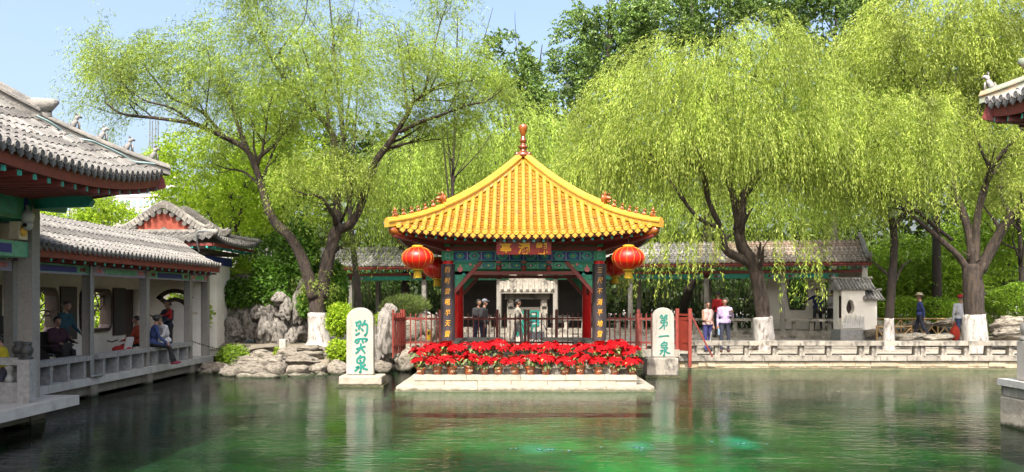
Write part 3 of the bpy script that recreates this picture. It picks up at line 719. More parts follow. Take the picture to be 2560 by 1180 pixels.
for k in range(4):
    rot = Matrix.Rotation(k * PI / 2, 3, 'Z')
    painted_beam(pav, rot, -CH, 3.10, 3.34, -CH + .13, CH - .13, .16, ('blue', 'teal', 'green'))
    painted_beam(pav, rot, -CH + .03, 2.90, 3.07, -CH + .13, CH - .13, .07, ('green', 'green', 'teal')) if k in (0, 2) else None
    b = MB(); b.beam(rot @ Vector((-CH - .12, -CH, 3.40)), rot @ Vector((CH + .12, -CH, 3.40)), .2, .1); b.build('beam_plate', 'darkred', pav)
    b = MB(); b.beam(rot @ Vector((-CH - .2, -CH, 3.48)), rot @ Vector((CH + .2, -CH, 3.48)), .15, .09); b.build('purlin', 'green', pav)
    # red lattice tie rail and carved spandrels
    b = MB(); b.beam(rot @ Vector((-CH + .13, -CH + .01, 2.80)), rot @ Vector((CH - .13, -CH + .01, 2.80)), .06, .085); b.build('tie_rail', 'darkred', pav)
    for sx in (-1, 1):
        x0 = sx * (CH - .13)
        b = MB(); tri = [(0, 0), (.62, 0), (0, -.72)] if sx < 0 else [(0, 0), (0, -.72), (-.62, 0)]
        b.prism(tri, rot @ Vector((x0, -CH - .02, 3.09)), rot @ Vector((1, 0, 0)), Vector((0, 0, 1)), rot @ Vector((0, .04, 0))); sp = b.build('spandrel', 'green', pav)
        b = MB(); b.beam(rot @ Vector((x0, -CH - .015, 2.30)), rot @ Vector((x0 - sx * .70, -CH - .015, 3.09)), .075, .085); b.build('brace', 'darkred', sp)
        b = MB(); b.beam(rot @ Vector((x0 - sx * .02, -CH - .045, 3.06)), rot @ Vector((x0 - sx * .02, -CH - .045, 2.42)), .035, .03); b.beam(rot @ Vector((x0 - sx * .03, -CH - .05, 3.07)), rot @ Vector((x0 - sx * .58, -CH - .05, 3.07)), .035, .03)
        b.build('spandrel_edge', 'teal', sp)
        for (dx, dz, rr_, mt) in ((.17, -.2, .07, 'pink'), (.34, -.13, .05, 'teal'), (.1, -.4, .05, 'teal'), (.26, -.33, .045, 'teal'), (.42, -.08, .035, 'pink')):
            b = MB(); c = rot @ Vector((x0 - sx * dx, -CH - .04, 3.09 + dz))
            for p in range(5):
                an = p * 2 * PI / 5; b.prism([(rr_ * .5 * math.cos(an) + rr_ * .55 * math.cos(t), rr_ * .5 * math.sin(an) + rr_ * .55 * math.sin(t)) for t in np.linspace(0, 2 * PI, 7)[:-1]], c + rot @ Vector((0, -.002 * p, 0)), rot @ Vector((1, 0, 0)), Vector((0, 0, 1)), rot @ Vector((0, -.012, 0)))
            b.build('carved_flower', mt, sp)
    # hanging bud brackets between the beams
    for xx in (-.62, 0, .62):
        b = MB(); b.lathe([(.02, -.2), (.06, -.15), (.075, -.09), (.05, -.05), (.03, -.03), (.03, 0)], 10); q = b.build('hanging_bud', 'darkred', pav, rot @ Vector((xx, -CH - .06, 3.04)), smooth=True)
        b = MB(); b.lathe([(.03, -.01), (.06, .01), (.07, .04), (.02, .06)], 8); b.build('bud_petals', 'pink', q, smooth=True)
        b = MB(); b.lathe([(.035, -.055), (.045, -.035), (.03, -.015)], 8, c=(0, -.045, 0)); b.build('bud_jewel', 'teal', q, smooth=True)
# column heads
for sx in (-1, 1):
    for sy in (-1, 1):
        b = MB(); b.box((0, 0, 0), (.30, .30, .24)); q = b.build('column_head', 'green', pav, (sx * CH, sy * CH, 3.22))
        MB().box((0, -.16, 0), (.12, .02, .14)).build('painted_panel', 'mint', q); MB().box((0, -.175, 0), (.06, .02, .08)).build('painted_panel', 'teal', q)
# painted ceiling slab so that the roof is closed from below
MB().box((0, 0, 3.60), (2 * CH + .1, 2 * CH + .1, .04)).build('ceiling', 'green', pav)
# benches between the columns
for k in (1, 2, 3):
    rot = Matrix.Rotation(k * PI / 2, 3, 'Z')
    for s in ((-1, 1) if k == 2 else (0,)):
        b = MB(); c = rot @ Vector((s * 1.15, -CH, .98)); 
        b.box(c, (1.15 if s else 3.3, .34, .1), rz=k * PI / 2); bs = b.build('bench_seat', 'stonegrey', pav)
        for e in (-.4, .4):
            q = MB(); q.box(rot @ Vector((s * 1.15 + e * (1 if s else 3), -CH, .765)), (.14, .26, .33), rz=k * PI / 2); q.build('bench_leg', 'stonegrey', bs)

# ------------------------------------------------------------------ lettering
def glyph_mesh(ch, size, mat, depth=.012, offset=0.0, shear=0.0, sx=1.0):
    c = bpy.data.curves.new('glyph', 'FONT'); c.body = ch; c.size = size; c.align_x = 'CENTER'; c.align_y = 'CENTER'; c.extrude = depth / 2; c.offset = offset; c.shear = shear
    c.resolution_u = 3
    o = bpy.data.objects.new('glyph', c); COL.objects.link(o)
    dg = bpy.context.evaluated_depsgraph_get(); me = bpy.data.meshes.new_from_object(o.evaluated_get(dg)); bpy.data.objects.remove(o)
    co = np.empty(len(me.vertices) * 3, np.float32); me.vertices.foreach_get('co', co); co = co.reshape(-1, 3)
    mn, mx = co.min(0), co.max(0); co -= (mn + mx) / 2
    out = np.stack([co[:, 0] * sx, -co[:, 2], co[:, 1]], 1); me.vertices.foreach_set('co', out.ravel()); me.materials.clear(); me.materials.append(M[mat]); me.update()
    return me


def brush(strokes, w, h, mat, name, parent, loc, thick=.010, wk=1.0):
    """brush strokes in a unit box (y up) -> raised ribbons facing -Y"""
    b = MB(); n = 0
    for st in strokes:
        pts = catmull([(x * w, 0, y * h) for x, y, _ in st], 5) if len(st) > 1 else [Vector((st[0][0] * w, 0, st[0][1] * h))]
        ws = []
        for i in range(len(st) - 1):
            for j in range(5): ws.append(st[i][2] + (st[i + 1][2] - st[i][2]) * j / 5)
        ws.append(st[-1][2]); L = []; Rr = []
        for i, p in enumerate(pts):
            t = (pts[min(i + 1, len(pts) - 1)] - pts[max(i - 1, 0)]).normalized(); sd = Vector((-t.z, 0, t.x)); ww = ws[i] * w * wk * .5
            ww *= 1 - .45 * (i == 0) - .45 * (i == len(pts) - 1)
            L.append((p + sd * ww)); Rr.append((p - sd * ww))
        d0 = -thick - n * .0006; n += 1
        vs = []
        for q, y in ((L, d0), (Rr, d0), (L, .004), (Rr, .004)): vs += [Vector((p.x, y, p.z)) for p in q]
        m = len(pts); fs = []
        for i in range(m - 1):
            fs += [(i, i + 1, m + i + 1, m + i), (i, 2 * m + i, 2 * m + i + 1, i + 1), (m + i, m + i + 1, 3 * m + i + 1, 3 * m + i)]
        fs += [(0, m, 3 * m, 2 * m), (m - 1, 3 * m - 1, 4 * m - 1, 2 * m - 1)]
        b.add(vs, fs)
    return b.build(name, mat, parent, loc)


def tr(x0, x1, y0, y1, strokes, w=.15):
    """strokes in photograph-zoom pixels -> unit box"""
    return [[((x - x0) / (x1 - x0), (y1 - y) / (y1 - y0), (q[0] if q else w)) for (x, y, *q) in st] for st in strokes]


BAO = tr(190, 355, 185, 390, [[(205, 215), (215, 248), (217, 275)], [(222, 232), (245, 212), (264, 215), (260, 250), (232, 264)], [(243, 268), (240, 318)], [(246, 290), (268, 284)], [(204, 305), (214, 334)], [(198, 380), (230, 364), (256, 348)],
              [(322, 192), (300, 235), (276, 268)], [(296, 244), (340, 248), (346, 285), (340, 345), (318, 384), (310, 370)], [(272, 300), (298, 328)]], .14)
TU = tr(190, 355, 415, 610, [[(208, 428), (202, 450), (194, 474)], [(208, 436), (270, 424), (342, 428), (330, 452), (318, 462)], [(246, 436), (236, 462), (212, 486)], [(286, 436), (288, 462), (305, 472)], [(206, 550), (262, 532), (325, 516)], [(266, 478), (264, 525), (240, 570), (200, 606)], [(272, 540), (296, 570), (318, 602)]], .14)
QUAN = tr(185, 360, 620, 845, [[(268, 624), (248, 648), (228, 668)], [(226, 664), (220, 700), (228, 724)], [(232, 662), (285, 646), (314, 652), (306, 690), (292, 716), (232, 724)], [(248, 690), (274, 688)], [(266, 726), (266, 785), (262, 838), (246, 824)], [(200, 778), (240, 764), (222, 796), (190, 824)], [(326, 734), (302, 752), (276, 768)], [(272, 764), (310, 790), (354, 802)]], .14)
DI = tr(215, 345, 150, 378, [[(252, 152), (236, 178), (222, 200)], [(240, 176), (272, 170)], [(316, 150), (300, 174), (288, 190)], [(304, 172), (342, 166)], [(258, 182), (268, 196)], [(318, 180), (328, 194)], [(236, 212), (290, 204), (326, 204), (322, 236)], [(246, 240), (322, 234)], [(246, 240), (240, 272), (290, 268), (332, 264), (328, 300), (308, 322)], [(286, 202), (290, 290), (288, 376)], [(282, 286), (256, 330), (218, 362)]], .13)
YI = [[(0.02, .42, .12), (.15, .5, .15), (.5, .56, .12), (.85, .62, .14), (.98, .48, .16)]]
QUAN2 = tr(215, 380, 545, 765, [[(292, 545), (274, 568), (256, 584)], [(250, 578), (244, 610), (256, 642)], [(252, 578), (300, 566), (330, 572), (322, 610), (312, 640)], [(256, 608), (316, 602)], [(256, 640), (312, 638)], [(290, 648), (292, 700), (290, 762), (272, 744)], [(228, 684), (268, 678), (250, 712), (222, 742)], [(346, 634), (320, 660), (298, 676)], [(296, 672), (330, 710), (380, 724)]], .12)


def stele(name, label, px0, px1, ytop, ybase, Yc, depth, chars, base_px, base_y, ticks, seed):
    x0, x1 = (px0 - PX0) / FPX * Yc, (px1 - PX0) / FPX * Yc; zt = EYE - (ytop - PY0) / FPX * Yc; zb = EYE - (ybase - PY0) / FPX * Yc
    cx, w = (x0 + x1) / 2, x1 - x0
    t = thing(name, label, 'stele', (cx, Yc, 0)); r = w / 2
    b = MB(); out = [(-r * 1.02, zb), (r * 1.02, zb), (r, zt - r * .9)] + [(r * math.cos(a), zt - r * .9 + r * .9 * math.sin(a)) for a in np.linspace(0, PI, 21)[1:-1]] + [(-r, zt - r * .9)]
    b.prism(out, (0, -depth / 2, 0), (1, 0, 0), (0, 0, 1), (0, depth, 0))
    o = b.build('slab', 'stele', t)
    md = o.modifiers.new('bevel', 'BEVEL'); md.width = .02; md.segments = 2; md.limit_method = 'ANGLE'
    bx0, bx1 = (base_px[0] - PX0) / FPX * (Yc - .35) - cx, (base_px[1] - PX0) / FPX * (Yc - .35) - cx
    b = MB(); nb = 14; vs = []; hh = zb
    b.box(((bx0 + bx1) / 2, 0, hh / 2 + .02), (bx1 - bx0, .72, hh - .06), taper=.985); q = b.build('pedestal', 'stonegrey' if seed == 1 else 'stone', t)
    md = q.modifiers.new('bevel', 'BEVEL'); md.width = .035; md.segments = 2
    b = MB(); b.box(((bx0 + bx1) / 2, 0, -.12), (bx1 - bx0 + .08, .80, .34)); b.build('footing', 'algae', t)
    for (st, cw, ch, cxo, zc) in chars:
        brush(st, cw, ch, 'steletext', 'carved_character', t, (cxo - cw / 2, -depth / 2, zc - ch / 2))
    q = random.Random(seed)
    for (xo, z0, z1) in ticks:
        b = MB(); z = z0
        while z > z1:
            for _ in range(3):
                b.box((xo + q.uniform(-.014, .014), -depth / 2 - .0015 - q.uniform(0, .001), z + q.uniform(-.016, .016)), (q.uniform(.008, .03), .004, q.uniform(.004, .008)), rot=Matrix.Rotation(q.uniform(-1.2, 1.2), 3, 'Y'))
            z -= .062
        b.build('small_inscription', 'greytext', t)
    return t
SY = 20.9; k = SY / FPX
def zc_(py): return EYE - (py - PY0) * k
f1 = 110 / 541 # zoom px -> photo px
stele('spring_name_stele', 'round-topped white stele with three teal characters standing on a stone block left of the pavilion', 868, 935, 769, 936, SY, .2,
      [(BAO, 165 * f1 * k, 205 * f1 * k, (272 * f1 + 850 - 901.5) * k, zc_(760 + 287 * f1)), (TU, 165 * f1 * k, 195 * f1 * k, (272 * f1 + 850 - 901.5) * k, zc_(760 + 512 * f1)), (QUAN, 175 * f1 * k, 225 * f1 * k, (272 * f1 + 850 - 901.5) * k, zc_(760 + 732 * f1))],
      (846, 955), 985, [(-.215, zc_(802), zc_(912)), (.26, zc_(800), zc_(878))], 2)
SY2 = 23.4; k2 = SY2 / FPX
f2 = 130 / 767
def zc2(py): return EYE - (py - PY0) * k2
stele('first_spring_stele', 'white stele with three teal characters beside the red gate at the stone bank', 1630, 1684, 769, 892, SY2, .2,
      [(DI, 130 * f2 * k2, 228 * f2 * k2, (280 * f2 + 1610 - 1657) * k2, zc2(760 + 264 * f2)), (YI, 160 * f2 * k2, 90 * f2 * k2, (282 * f2 + 1610 - 1657) * k2, zc2(760 + 475 * f2)), (QUAN2, 165 * f2 * k2, 220 * f2 * k2, (298 * f2 + 1610 - 1657) * k2, zc2(760 + 655 * f2))],
      (1617, 1697), 933, [(-.19, zc2(794), zc2(834)), (.17, zc2(785), zc2(830))], 1)

# name plaque under the eave
pl = thing('name_plaque', 'red wooden name plaque with three gold characters under the front eave', 'sign', (PCX, PCY - 2.74, 3.41))
b = MB(); b.box((0, 0, 0), (1.30, .05, .40), rot=Matrix.Rotation(R(8), 3, 'X')); b.build('plaque_board', 'sign', pl)
for i, ch in enumerate('亭瀾觀'):
    me = glyph_mesh(ch, .285, 'goldtext', .02, .007)
    o = link('gold_character', me, pl, ((-.43, 0.0, .42)[i], -.030, -.055)); o.rotation_euler = (R(8), 0, 0)
for sx in (-.45, .45): MB().beam((sx, .03, .1), (sx, .85, .1), .03, .03).build('hanger', 'iron', pl)
# couplet boards on the two front columns
for sx, txt, lab in ((-1, '四时尝吼半天雷', 'curved black couplet board with gold script on the column nearer the willow stele'), (1, '三尺不消平地雪', 'curved black couplet board with gold script on the column nearer the red gate')):
    t = thing('couplet_board', lab, 'sign', (PCX + sx * CH, PCY - CH, 0), group='couplet boards on the front columns')
    b = MB(); n = 12; vs = []; fs = []; z0, z1 = 1.13, 3.02
    for rr_ in (.176, .148):
        for z in (z0, z1):
            for j in range(n + 1):
                an = PI + R(8) + (PI - R(16)) * j / n; vs.append((rr_ * math.cos(an), rr_ * math.sin(an), z))
    m = n + 1
    for j in range(n):
        fs += [(j, j + 1, m + j + 1, m + j), (2 * m + j, 3 * m + j, 3 * m + j + 1, 2 * m + j + 1), (m + j, m + j + 1, 3 * m + j + 1, 3 * m + j), (j + 1, j, 2 * m + j, 2 * m + j + 1)]
    fs += [(0, m, 3 * m, 2 * m), (n, 2 * m + n, 3 * m + n, m + n)]
    b.add(vs, fs); b.build('board', 'board', t, smooth=False)
    for i, ch in enumerate(txt):
        me = glyph_mesh(ch, .165, 'goldtext', .02, .0, .22, .8)
        co = np.empty(len(me.vertices) * 3, np.float32); me.vertices.foreach_get('co', co); co = co.reshape(-1, 3)
        an = co[:, 0] / .18 - PI / 2; rad = .18 - co[:, 1]; co[:, 0] = rad * np.cos(an); co[:, 1] = rad * np.sin(an); me.vertices.foreach_set('co', co.ravel()); me.update()
        link('gold_character', me, t, (0, 0, 2.87 - i * .262))

# lanterns
def lantern(label, px, py, rpx, Y, scale=1.0):
    c = at(px, py, Y); r = rpx / FPX * Y; t = thing('red_lantern', label, 'lantern', c, group='red silk lanterns')
    n = 28; prof = [(math.cos(a), math.sin(a) * .72) for a in np.linspace(-1.25, 1.25, 15)]
    b = MB(); vs = []; fs = []
    for q, z in prof:
        for k in range(n * 2): an = PI * k / n; f = 1 - .022 * (k % 2); vs.append((q * r * f * math.cos(an), q * r * f * math.sin(an), z * r))
    for i in range(len(prof) - 1):
        for k in range(2 * n): fs.append((i * 2 * n + k, i * 2 * n + (k + 1) % (2 * n), (i + 1) * 2 * n + (k + 1) % (2 * n), (i + 1) * 2 * n + k))
    b.add(vs, fs); b.build('lantern_body', 'lantern', t, smooth=True)
    for k in range(14):
        an = 2 * PI * k / 14; b = MB(); b.tube([(q * r * 1.004 * math.cos(an), q * r * 1.004 * math.sin(an), z * r) for q, z in prof], .0035, 4); b.build('lantern_rib', 'gold', t)
    for sg in (1, -1):
        b = MB(); b.lathe([(r * .34, sg * r * .66), (r * .36, sg * r * .70), (r * .36, sg * r * .76), (r * .28, sg * r * .80)], 18); b.build('lantern_ring', 'yellowcloth', t)
    b = MB()
    for k in range(22):
        an = 2 * PI * k / 22 + .1; rr_ = r * .2; b.tube([(rr_ * .8 * math.cos(an), rr_ * .8 * math.sin(an), -r * .78), (rr_ * math.cos(an), rr_ * math.sin(an), -r * 1.0), (rr_ * 1.15 * math.cos(an + .1), rr_ * 1.15 * math.sin(an), -r * 1.24)], .014 * r / .42, 4)
    b.build('tassel', 'yellowcloth', t); b = MB(); b.tube([(0, 0, r * .78), (0, 0, r * 1.25)], .008, 5); b.build('hanging_wire', 'iron', t)
lantern('large red lantern with yellow tassel hanging under the eave corner by the willow stele', 1044, 645, 40, 19.75)
lantern('large red lantern with yellow tassel hanging under the eave corner by the red gate', 1571, 645, 41, 19.75)
lantern('shaded rear red lantern half hidden behind the column by the willow stele', 1093, 671, 36, 24.9)
lantern('shaded rear red lantern half hidden behind the column by the red gate', 1537, 665, 36, 24.9)

# ------------------------------------------------------------------ poinsettias
M['bract'] = leafmat('poinsettia_bract', (0.30, 0.002, 0.008), (0.62, 0.008, 0.012), .22, val=.2, rough=.6, spec=.15)
M['pleaf'] = leafmat('poinsettia_leaf', (0.03, 0.07, 0.012), (0.22, 0.28, 0.09), .25, val=.25)
def leafquad(vs, fs, base, d, up, L, W, bend=.25):
    d = d.normalized(); s = d.cross(up)
    s = s.normalized() if s.length > 1e-5 else Vector((1, 0, 0)); n = s.cross(d)
    o = len(vs); mid = base + d * L * .45 + n * L * .08; tip = base + d * L - n * L * bend
    vs += [base, mid + s * W / 2 - n * W * .12, tip, mid - s * W / 2 - n * W * .12, mid]
    fs += [(o, o + 1, o + 4), (o + 1, o + 2, o + 4), (o + 2, o + 3, o + 4), (o + 3, o, o + 4)]
def poinsettia(seed):
    q = random.Random(seed); rv, rf, gv, gf = [], [], [], []
    heads = []
    for i in range(17):
        a = q.uniform(0, 2 * PI); r = .21 * math.sqrt(q.random()) + (.02 if i else 0); z = .40 - .9 * r * r / .2 * .35 + q.uniform(-.045, .03); heads.append(Vector((r * math.cos(a), r * math.sin(a), z)))
    for i in range(4):
        a = q.uniform(0, 2 * PI); heads.append(Vector((.22 * math.cos(a), .22 * math.sin(a), q.uniform(.25, .32))))
    for h in heads:
        tilt = Vector((h.x * 1.6, h.y * 1.6, .5)).normalized()
        t1 = tilt.cross(Vector((0.3, .9, .1))).normalized(); t2 = tilt.cross(t1)
        for ring, (n, L, el) in enumerate(((6, .095, .12), (5, .065, .5))):
            off = q.uniform(0, 6)
            for k in range(n):
                an = off + 2 * PI * k / n + q.uniform(-.2, .2); d = t1 * math.cos(an) + t2 * math.sin(an) + tilt * (el + q.uniform(-.25, .2))
                leafquad(rv, rf, h + tilt * .01 * ring, d, tilt, L * q.uniform(.75, 1.2), L * .5 * q.uniform(.8, 1.15), q.uniform(.1, .35))
    for i in range(34):
        a = q.uniform(0, 2 * PI); z = q.uniform(.15, .33); r = q.uniform(.05, .17); d = Vector((math.cos(a), math.sin(a), q.uniform(-.5, .15)))
        leafquad(gv, gf, Vector((r * math.cos(a), r * math.sin(a), z)), d, Vector((0, 0, 1)), q.uniform(.09, .14), q.uniform(.05, .075), q.uniform(.2, .5))
    A = MB(); A.add(rv, rf); B = MB(); B.add(gv, gf); b = MB()
    for i in range(6): a = i * 1.05; b.tube([(0, 0, .13), (.1 * math.cos(a), .1 * math.sin(a), .3)], .006, 4)
    ms = []
    for mb_, nm, mt in ((A, 'bracts', 'bract'), (B, 'leaves', 'pleaf'), (b, 'stems', 'pleaf')):
        o = mb_.build(nm, mt); ms.append(o.data); bpy.data.objects.remove(o)
    return ms
pv = [poinsettia(s) for s in (11, 12, 13, 14, 15)]
b = MB(); b.lathe([(.075, 0), (.08, .01), (.098, .10), (.104, .13), (.118, .135), (.118, .165), (.104, .165), (.098, .14), (.01, .13)], 20); _o = b.build('pot', 'pot', smooth=True); pot_me = _o.data; bpy.data.objects.remove(_o)
b = MB(); q = random.Random(4)
for j in range(9):
    an = -PI / 2 + (j - 4) * .13; b.box((.0945 * math.cos(an), .0945 * math.sin(an), .075 + q.uniform(-.016, .016)), (q.uniform(.006, .014), .012, q.uniform(.01, .03)), rz=an + PI / 2)
_o = b.build('pot_motif', 'cream'); motif_me = _o.data; bpy.data.objects.remove(_o)
def place_pot(x, y, z, lab, i, s=1.0):
    t = thing('potted_poinsettia', lab, 'potted plant', (x, y, z), random.Random(i * 7 + 1).uniform(-.4, .4), 'potted poinsettias before the pavilion'); q_ = random.Random(i * 31 + int(x * 100)); s *= q_.uniform(.9, 1.1); t.scale = (s, s, s * q_.uniform(.92, 1.1)); t.rotation_euler.x = q_.uniform(-.05, .05); t.rotation_euler.y = q_.uniform(-.06, .06)
    p = link('pot', pot_me, t); link('pot_motif', motif_me, p)
    v = pv[i % 5]
    for me, nm in zip(v, ('blossoms', 'leaves', 'stems')):
        o = link(nm, me, t); o.rotation_euler = (0, 0, (i * 2.4) % 6.28)
xs1 = [1051, 1093, 1129, 1172, 1211, 1246, 1288, 1326, 1364, 1412, 1450, 1496, 1537, 1580]
for i, px in enumerate(xs1):
    Y = 19.98; place_pot((px - PX0) / FPX * Y, Y, .362, 'potted red poinsettia, %s from the willow side in the front row on the plinth edge' % ORD[i], i, 1.06)
for i in range(17):
    px = 1046 + i * 33.2; Y = 20.40; place_pot((px - PX0) / FPX * Y, Y, .62 if 1075 < px < 1545 else .5, 'red poinsettia, %s from the willow side in the raised second row' % ORD[i], i + 3, 1.12)
MB().box((.03, -2.3, .42), (5.1, .42, .12)).build('flower_step', 'stonegrey', plat)
for i, (dx, dy) in enumerate(((-2.3, -1.62), (-2.32, -1.2), (2.15, -1.7), (2.42, -1.75), (2.3, -1.3), (2.35, -.9))):
    place_pot(PCX + dx, PCY + dy, .62 if dx > 0 else .55, ['red poinsettia beside the column base facing the willow stele', 'rear poinsettia behind the column base facing the willow stele', 'red poinsettia against the column base facing the red gate', 'tallest-standing poinsettia at the platform corner facing the red gate',
              'red poinsettia behind the platform corner facing the red gate', 'rearmost poinsettia on the platform side facing the red gate'][i], i + 9, 1.0)
    MB().box((dx, dy, .49), (.3, .3, .26)).build('pot_block', 'stonegrey', plat)

# ================================================================== GALLERIES (long covered walks): one builder for both
def share(mb, name, mats, smooth=False):
    o = mb.build(name, mats, smooth=smooth); me = o.data; bpy.data.objects.remove(o); return me


def gallery(t, x0, x1, prof, pitch, r, tl, tile, disc_r, soffit_y, cols, colw, floor_z, col_top, rust_from=None, disc_parts=True, fascia=.1, raft_sp=.32, back_y=None):
    """t: thing whose local x runs along the walk, -y is its open front. prof: eave->ridge->over points (y,z)"""
    b = MB()
    vs = []; 
    for x in (x0, x1):
        for y, z in prof: vs.append((x, y, z - .03))
        for y, z in prof[::-1]: vs.append((x, y, z - .09))
    n = len(prof) * 2
    b.add(vs, [(i, (i + 1) % n, n + (i + 1) % n, n + i) for i in range(n)] + [tuple(range(n))[::-1], tuple(range(n, 2 * n))])
    roof = b.build('roof', 'darkred', t)
    line = [Vector((0, y, z)) for y, z in prof]
    line = catmull(line, 4)
    me_c = {}; me_p = {}
    for m in ([tile] if rust_from is None else [tile, 'gtile_rust']):
        for v in range(3):
            b = MB(); cover_row(b, line, (1, 0, 0), r, tl); me_c[m, v] = share(b, 'cover_tile_row', m)
            b = MB(); pan_row(b, line, (1, 0, 0), pitch - 1.35 * r, tl * .8); me_p[m, v] = share(b, 'pan_tile_row', m)
    dm = disc_mesh('tile_end', disc_r, .02, [tile]); pm_ = drip_mesh('drip_tile', pitch * .8, pitch * .5, .014, [tile])
    n = int((x1 - x0) / pitch); q = random.Random(5); st = (x1 - x0) / n
    for i in range(n + 1):
        x = x0 + i * st; m = tile if rust_from is None or x < rust_from + q.uniform(-.9, .9) else 'gtile_rust'
        dx, dz = q.uniform(-.008, .008), q.uniform(-.008, .006)
        o = link('cover_tile_row', me_c[m, i % 3], roof, (x + dx, q.uniform(-.015, .015), dz))
        if disc_parts:
            link('tile_end', dm, roof, line[0] + Vector((x + dx, -.008, r * .5 + dz)))
        if i < n:
            link('pan_tile_row', me_p[m, i % 3], roof, (x + st / 2, q.uniform(-.01, .01), q.uniform(-.004, .004)))
            if disc_parts: link('drip_tile', pm_, roof, line[0] + Vector((x + st / 2, -.004, .008)))
    ey, ez = prof[0]
    MB().box(((x0 + x1) / 2, ey + .05, ez - .09 - fascia / 2 + .02), (x1 - x0, .045, fascia)).build('eave_board', 'darkred', t)
    re = share(MB().box((0, 0, 0), (.055, .3, .055)), 'rafter', 'darkred'); rt = share(MB().box((0, 0, 0), (.058, .014, .058)), 'rafter_end', 'teal')
    nr = int((x1 - x0) / raft_sp)
    for i in range(nr):
        x = x0 + (i + .5) * (x1 - x0) / nr; o = link('rafter', re, roof, (x, ey + .21, ez - .11 - fascia)); link('rafter_end', rt, roof, (x, ey + .052, ez - .112 - fascia))
    return roof


# ---- back gallery behind the pavilion
GA = Vector((-8.5, 37.7, 0)); GB = Vector((13.5, 32.6, 0)); gd = (GB - GA); GLEN = gd.length; gd.normalize(); GRZ = math.atan2(gd.y, gd.x)
def gx(px, yoff=0.0):
    """local x on the gallery line (offset yoff to the back) seen at photo column px"""
    k = (px - PX0) / FPX; nrm = Vector((-gd.y, gd.x, 0)); o = GA + nrm * yoff
    return (k * o.y - o.x) / (gd.x - k * gd.y)
gal = thing('covered_gallery', 'long open gallery with grey tiled roof and stone columns behind the pavilion', 'gallery', GA, GRZ)
gprof = [(-.62, 3.58), (-.2, 3.72), (.35, 3.98), (.9, 4.28), (1.25, 4.46), (1.5, 4.53), (1.75, 4.46), (2.1, 4.28), (2.7, 3.98)]
groof = gallery(gal, -6.0, GLEN + .1, gprof, .178, .052, .27, 'gtile_dark', .05, -.3, None, .2, .9, 2.9, rust_from=GLEN - 5.6, disc_parts=False, fascia=.08)
MB().box((GLEN / 2 - 3, 3.0, 3.35), (GLEN + 6, .1, .12)).build('rear_purlin', 'green', gal)
cols = [gx(p) for p in (600, 720, 877, 1061, 1248, 1389, 1576, 1766, 1956, 2102)]
colm = share(MB().box((0, 0, 1.95), (.19, .19, 2.1), taper=.96), 'column', 'concrete')
for x in cols:
    link('column', colm, gal, (x, 0, 0)); link('column', colm, gal, (x + .1, 2.9, 0))
# painted tie beams between columns
for i in range(len(cols) - 1):
    a, c = cols[i] + .1, cols[i + 1] - .1
    b = MB().box(((a + c) / 2, 0, 3.07), (c - a, .14, .20)); bm = b.build('tie_beam', 'green', gal)
    MB().box(((a + c) / 2, -.075, 3.07), ((c - a) * .58, .012, .13)).build('painted_panel', 'teal', bm)
    for e in (a + (c - a) * .12, c - (c - a) * .12):
        q = MB(); q.lathe([(.055, 0), (.05, .012), (.02, .02)], 10); o = q.build('painted_scroll', 'darkred', bm, (e - .06, -.07, 3.07)); o.rotation_euler = (R(90), 0, 0)
        q = MB(); q.lathe([(.055, 0), (.05, .012), (.02, .02)], 10); o = q.build('painted_scroll', 'lilac', bm, (e + .07, -.07, 3.07)); o.rotation_euler = (R(90), 0, 0)
MB().box((GLEN / 2 - 3, -.02, 3.24), (GLEN + 5.8, .12, .10)).build('eave_purlin', 'darkred', gal)
MB().box((GLEN / 2 - 3, 2.9, 3.2), (GLEN + 5.8, .14, .24)).build('rear_beam', 'darkred', gal)
# plinth and steps
slab_q = random.Random(8); x = -6
while x < GLEN:
    w = slab_q.uniform(1.2, 2.0); w = min(w, GLEN + .1 - x)
    MB().box((x + w / 2, -.25, .80), (w - .012, .5, .2)).build('plinth_stone', 'stonegrey', gal)
    MB().box((x + w / 2 + .3, -.62, .66), (w - .012, .35, .2)).build('step_stone', 'stonegrey', gal); x += w
MB().box((GLEN / 2 - 3, 1.6, .75), (GLEN + 6, 3.2, .28)).build('floor', 'paving', gal)
# bench rail
for i in range(2, len(cols) - 1):
    a, c = cols[i] + .11, cols[i + 1] - .11
    if 3 < i < 5: continue
    br = MB().box(((a + c) / 2, -.05, 1.33), (c - a, .34, .1)).build('bench_slab', 'stonegrey', gal)
    n = max(2, int((c - a) / .6))
    for j in range(n): MB().box((a + (j + .5) * (c - a) / n, -.05, 1.09), (.16, .22, .38), taper=.9).build('bench_leg', 'stonegrey', br)
# rear wall behind the pavilion, gallery shade put into its dark colour; white wall with hexagonal window at the far end
a, c = gx(1150, 2.6), gx(1475, 2.6)
M['shadepanel'] = pm('shaded_plaster', (0.05, 0.048, 0.045), (0.035, 0.033, 0.03), 3, 0.9, .1, 20)
MB().box(((a + c) / 2, 2.6, 2.0), (c - a, .12, 2.2)).build('rear_wall', 'shadepanel', gal)
for px in (1205, 1400): x = gx(px, 2.5); MB().box((x, 2.52, 1.25), (.9, .02, .35)).build('wall_panel', 'bench', gal)
wa, wc = gx(1918, 2.0), gx(2105, 2.0); hx0, hx1 = gx(1968, 2.0), gx(2019, 2.0); hz0, hz1 = 1.72, 3.02
b = MB(); hm = (hx0 + hx1) / 2; hw = (hx1 - hx0) / 2
hexo = [(hm - hw * .72, hz0), (hm + hw * .72, hz0), (hm + hw, (hz0 + hz1) / 2), (hm + hw * .72, hz1), (hm - hw * .72, hz1), (hm - hw, (hz0 + hz1) / 2)]
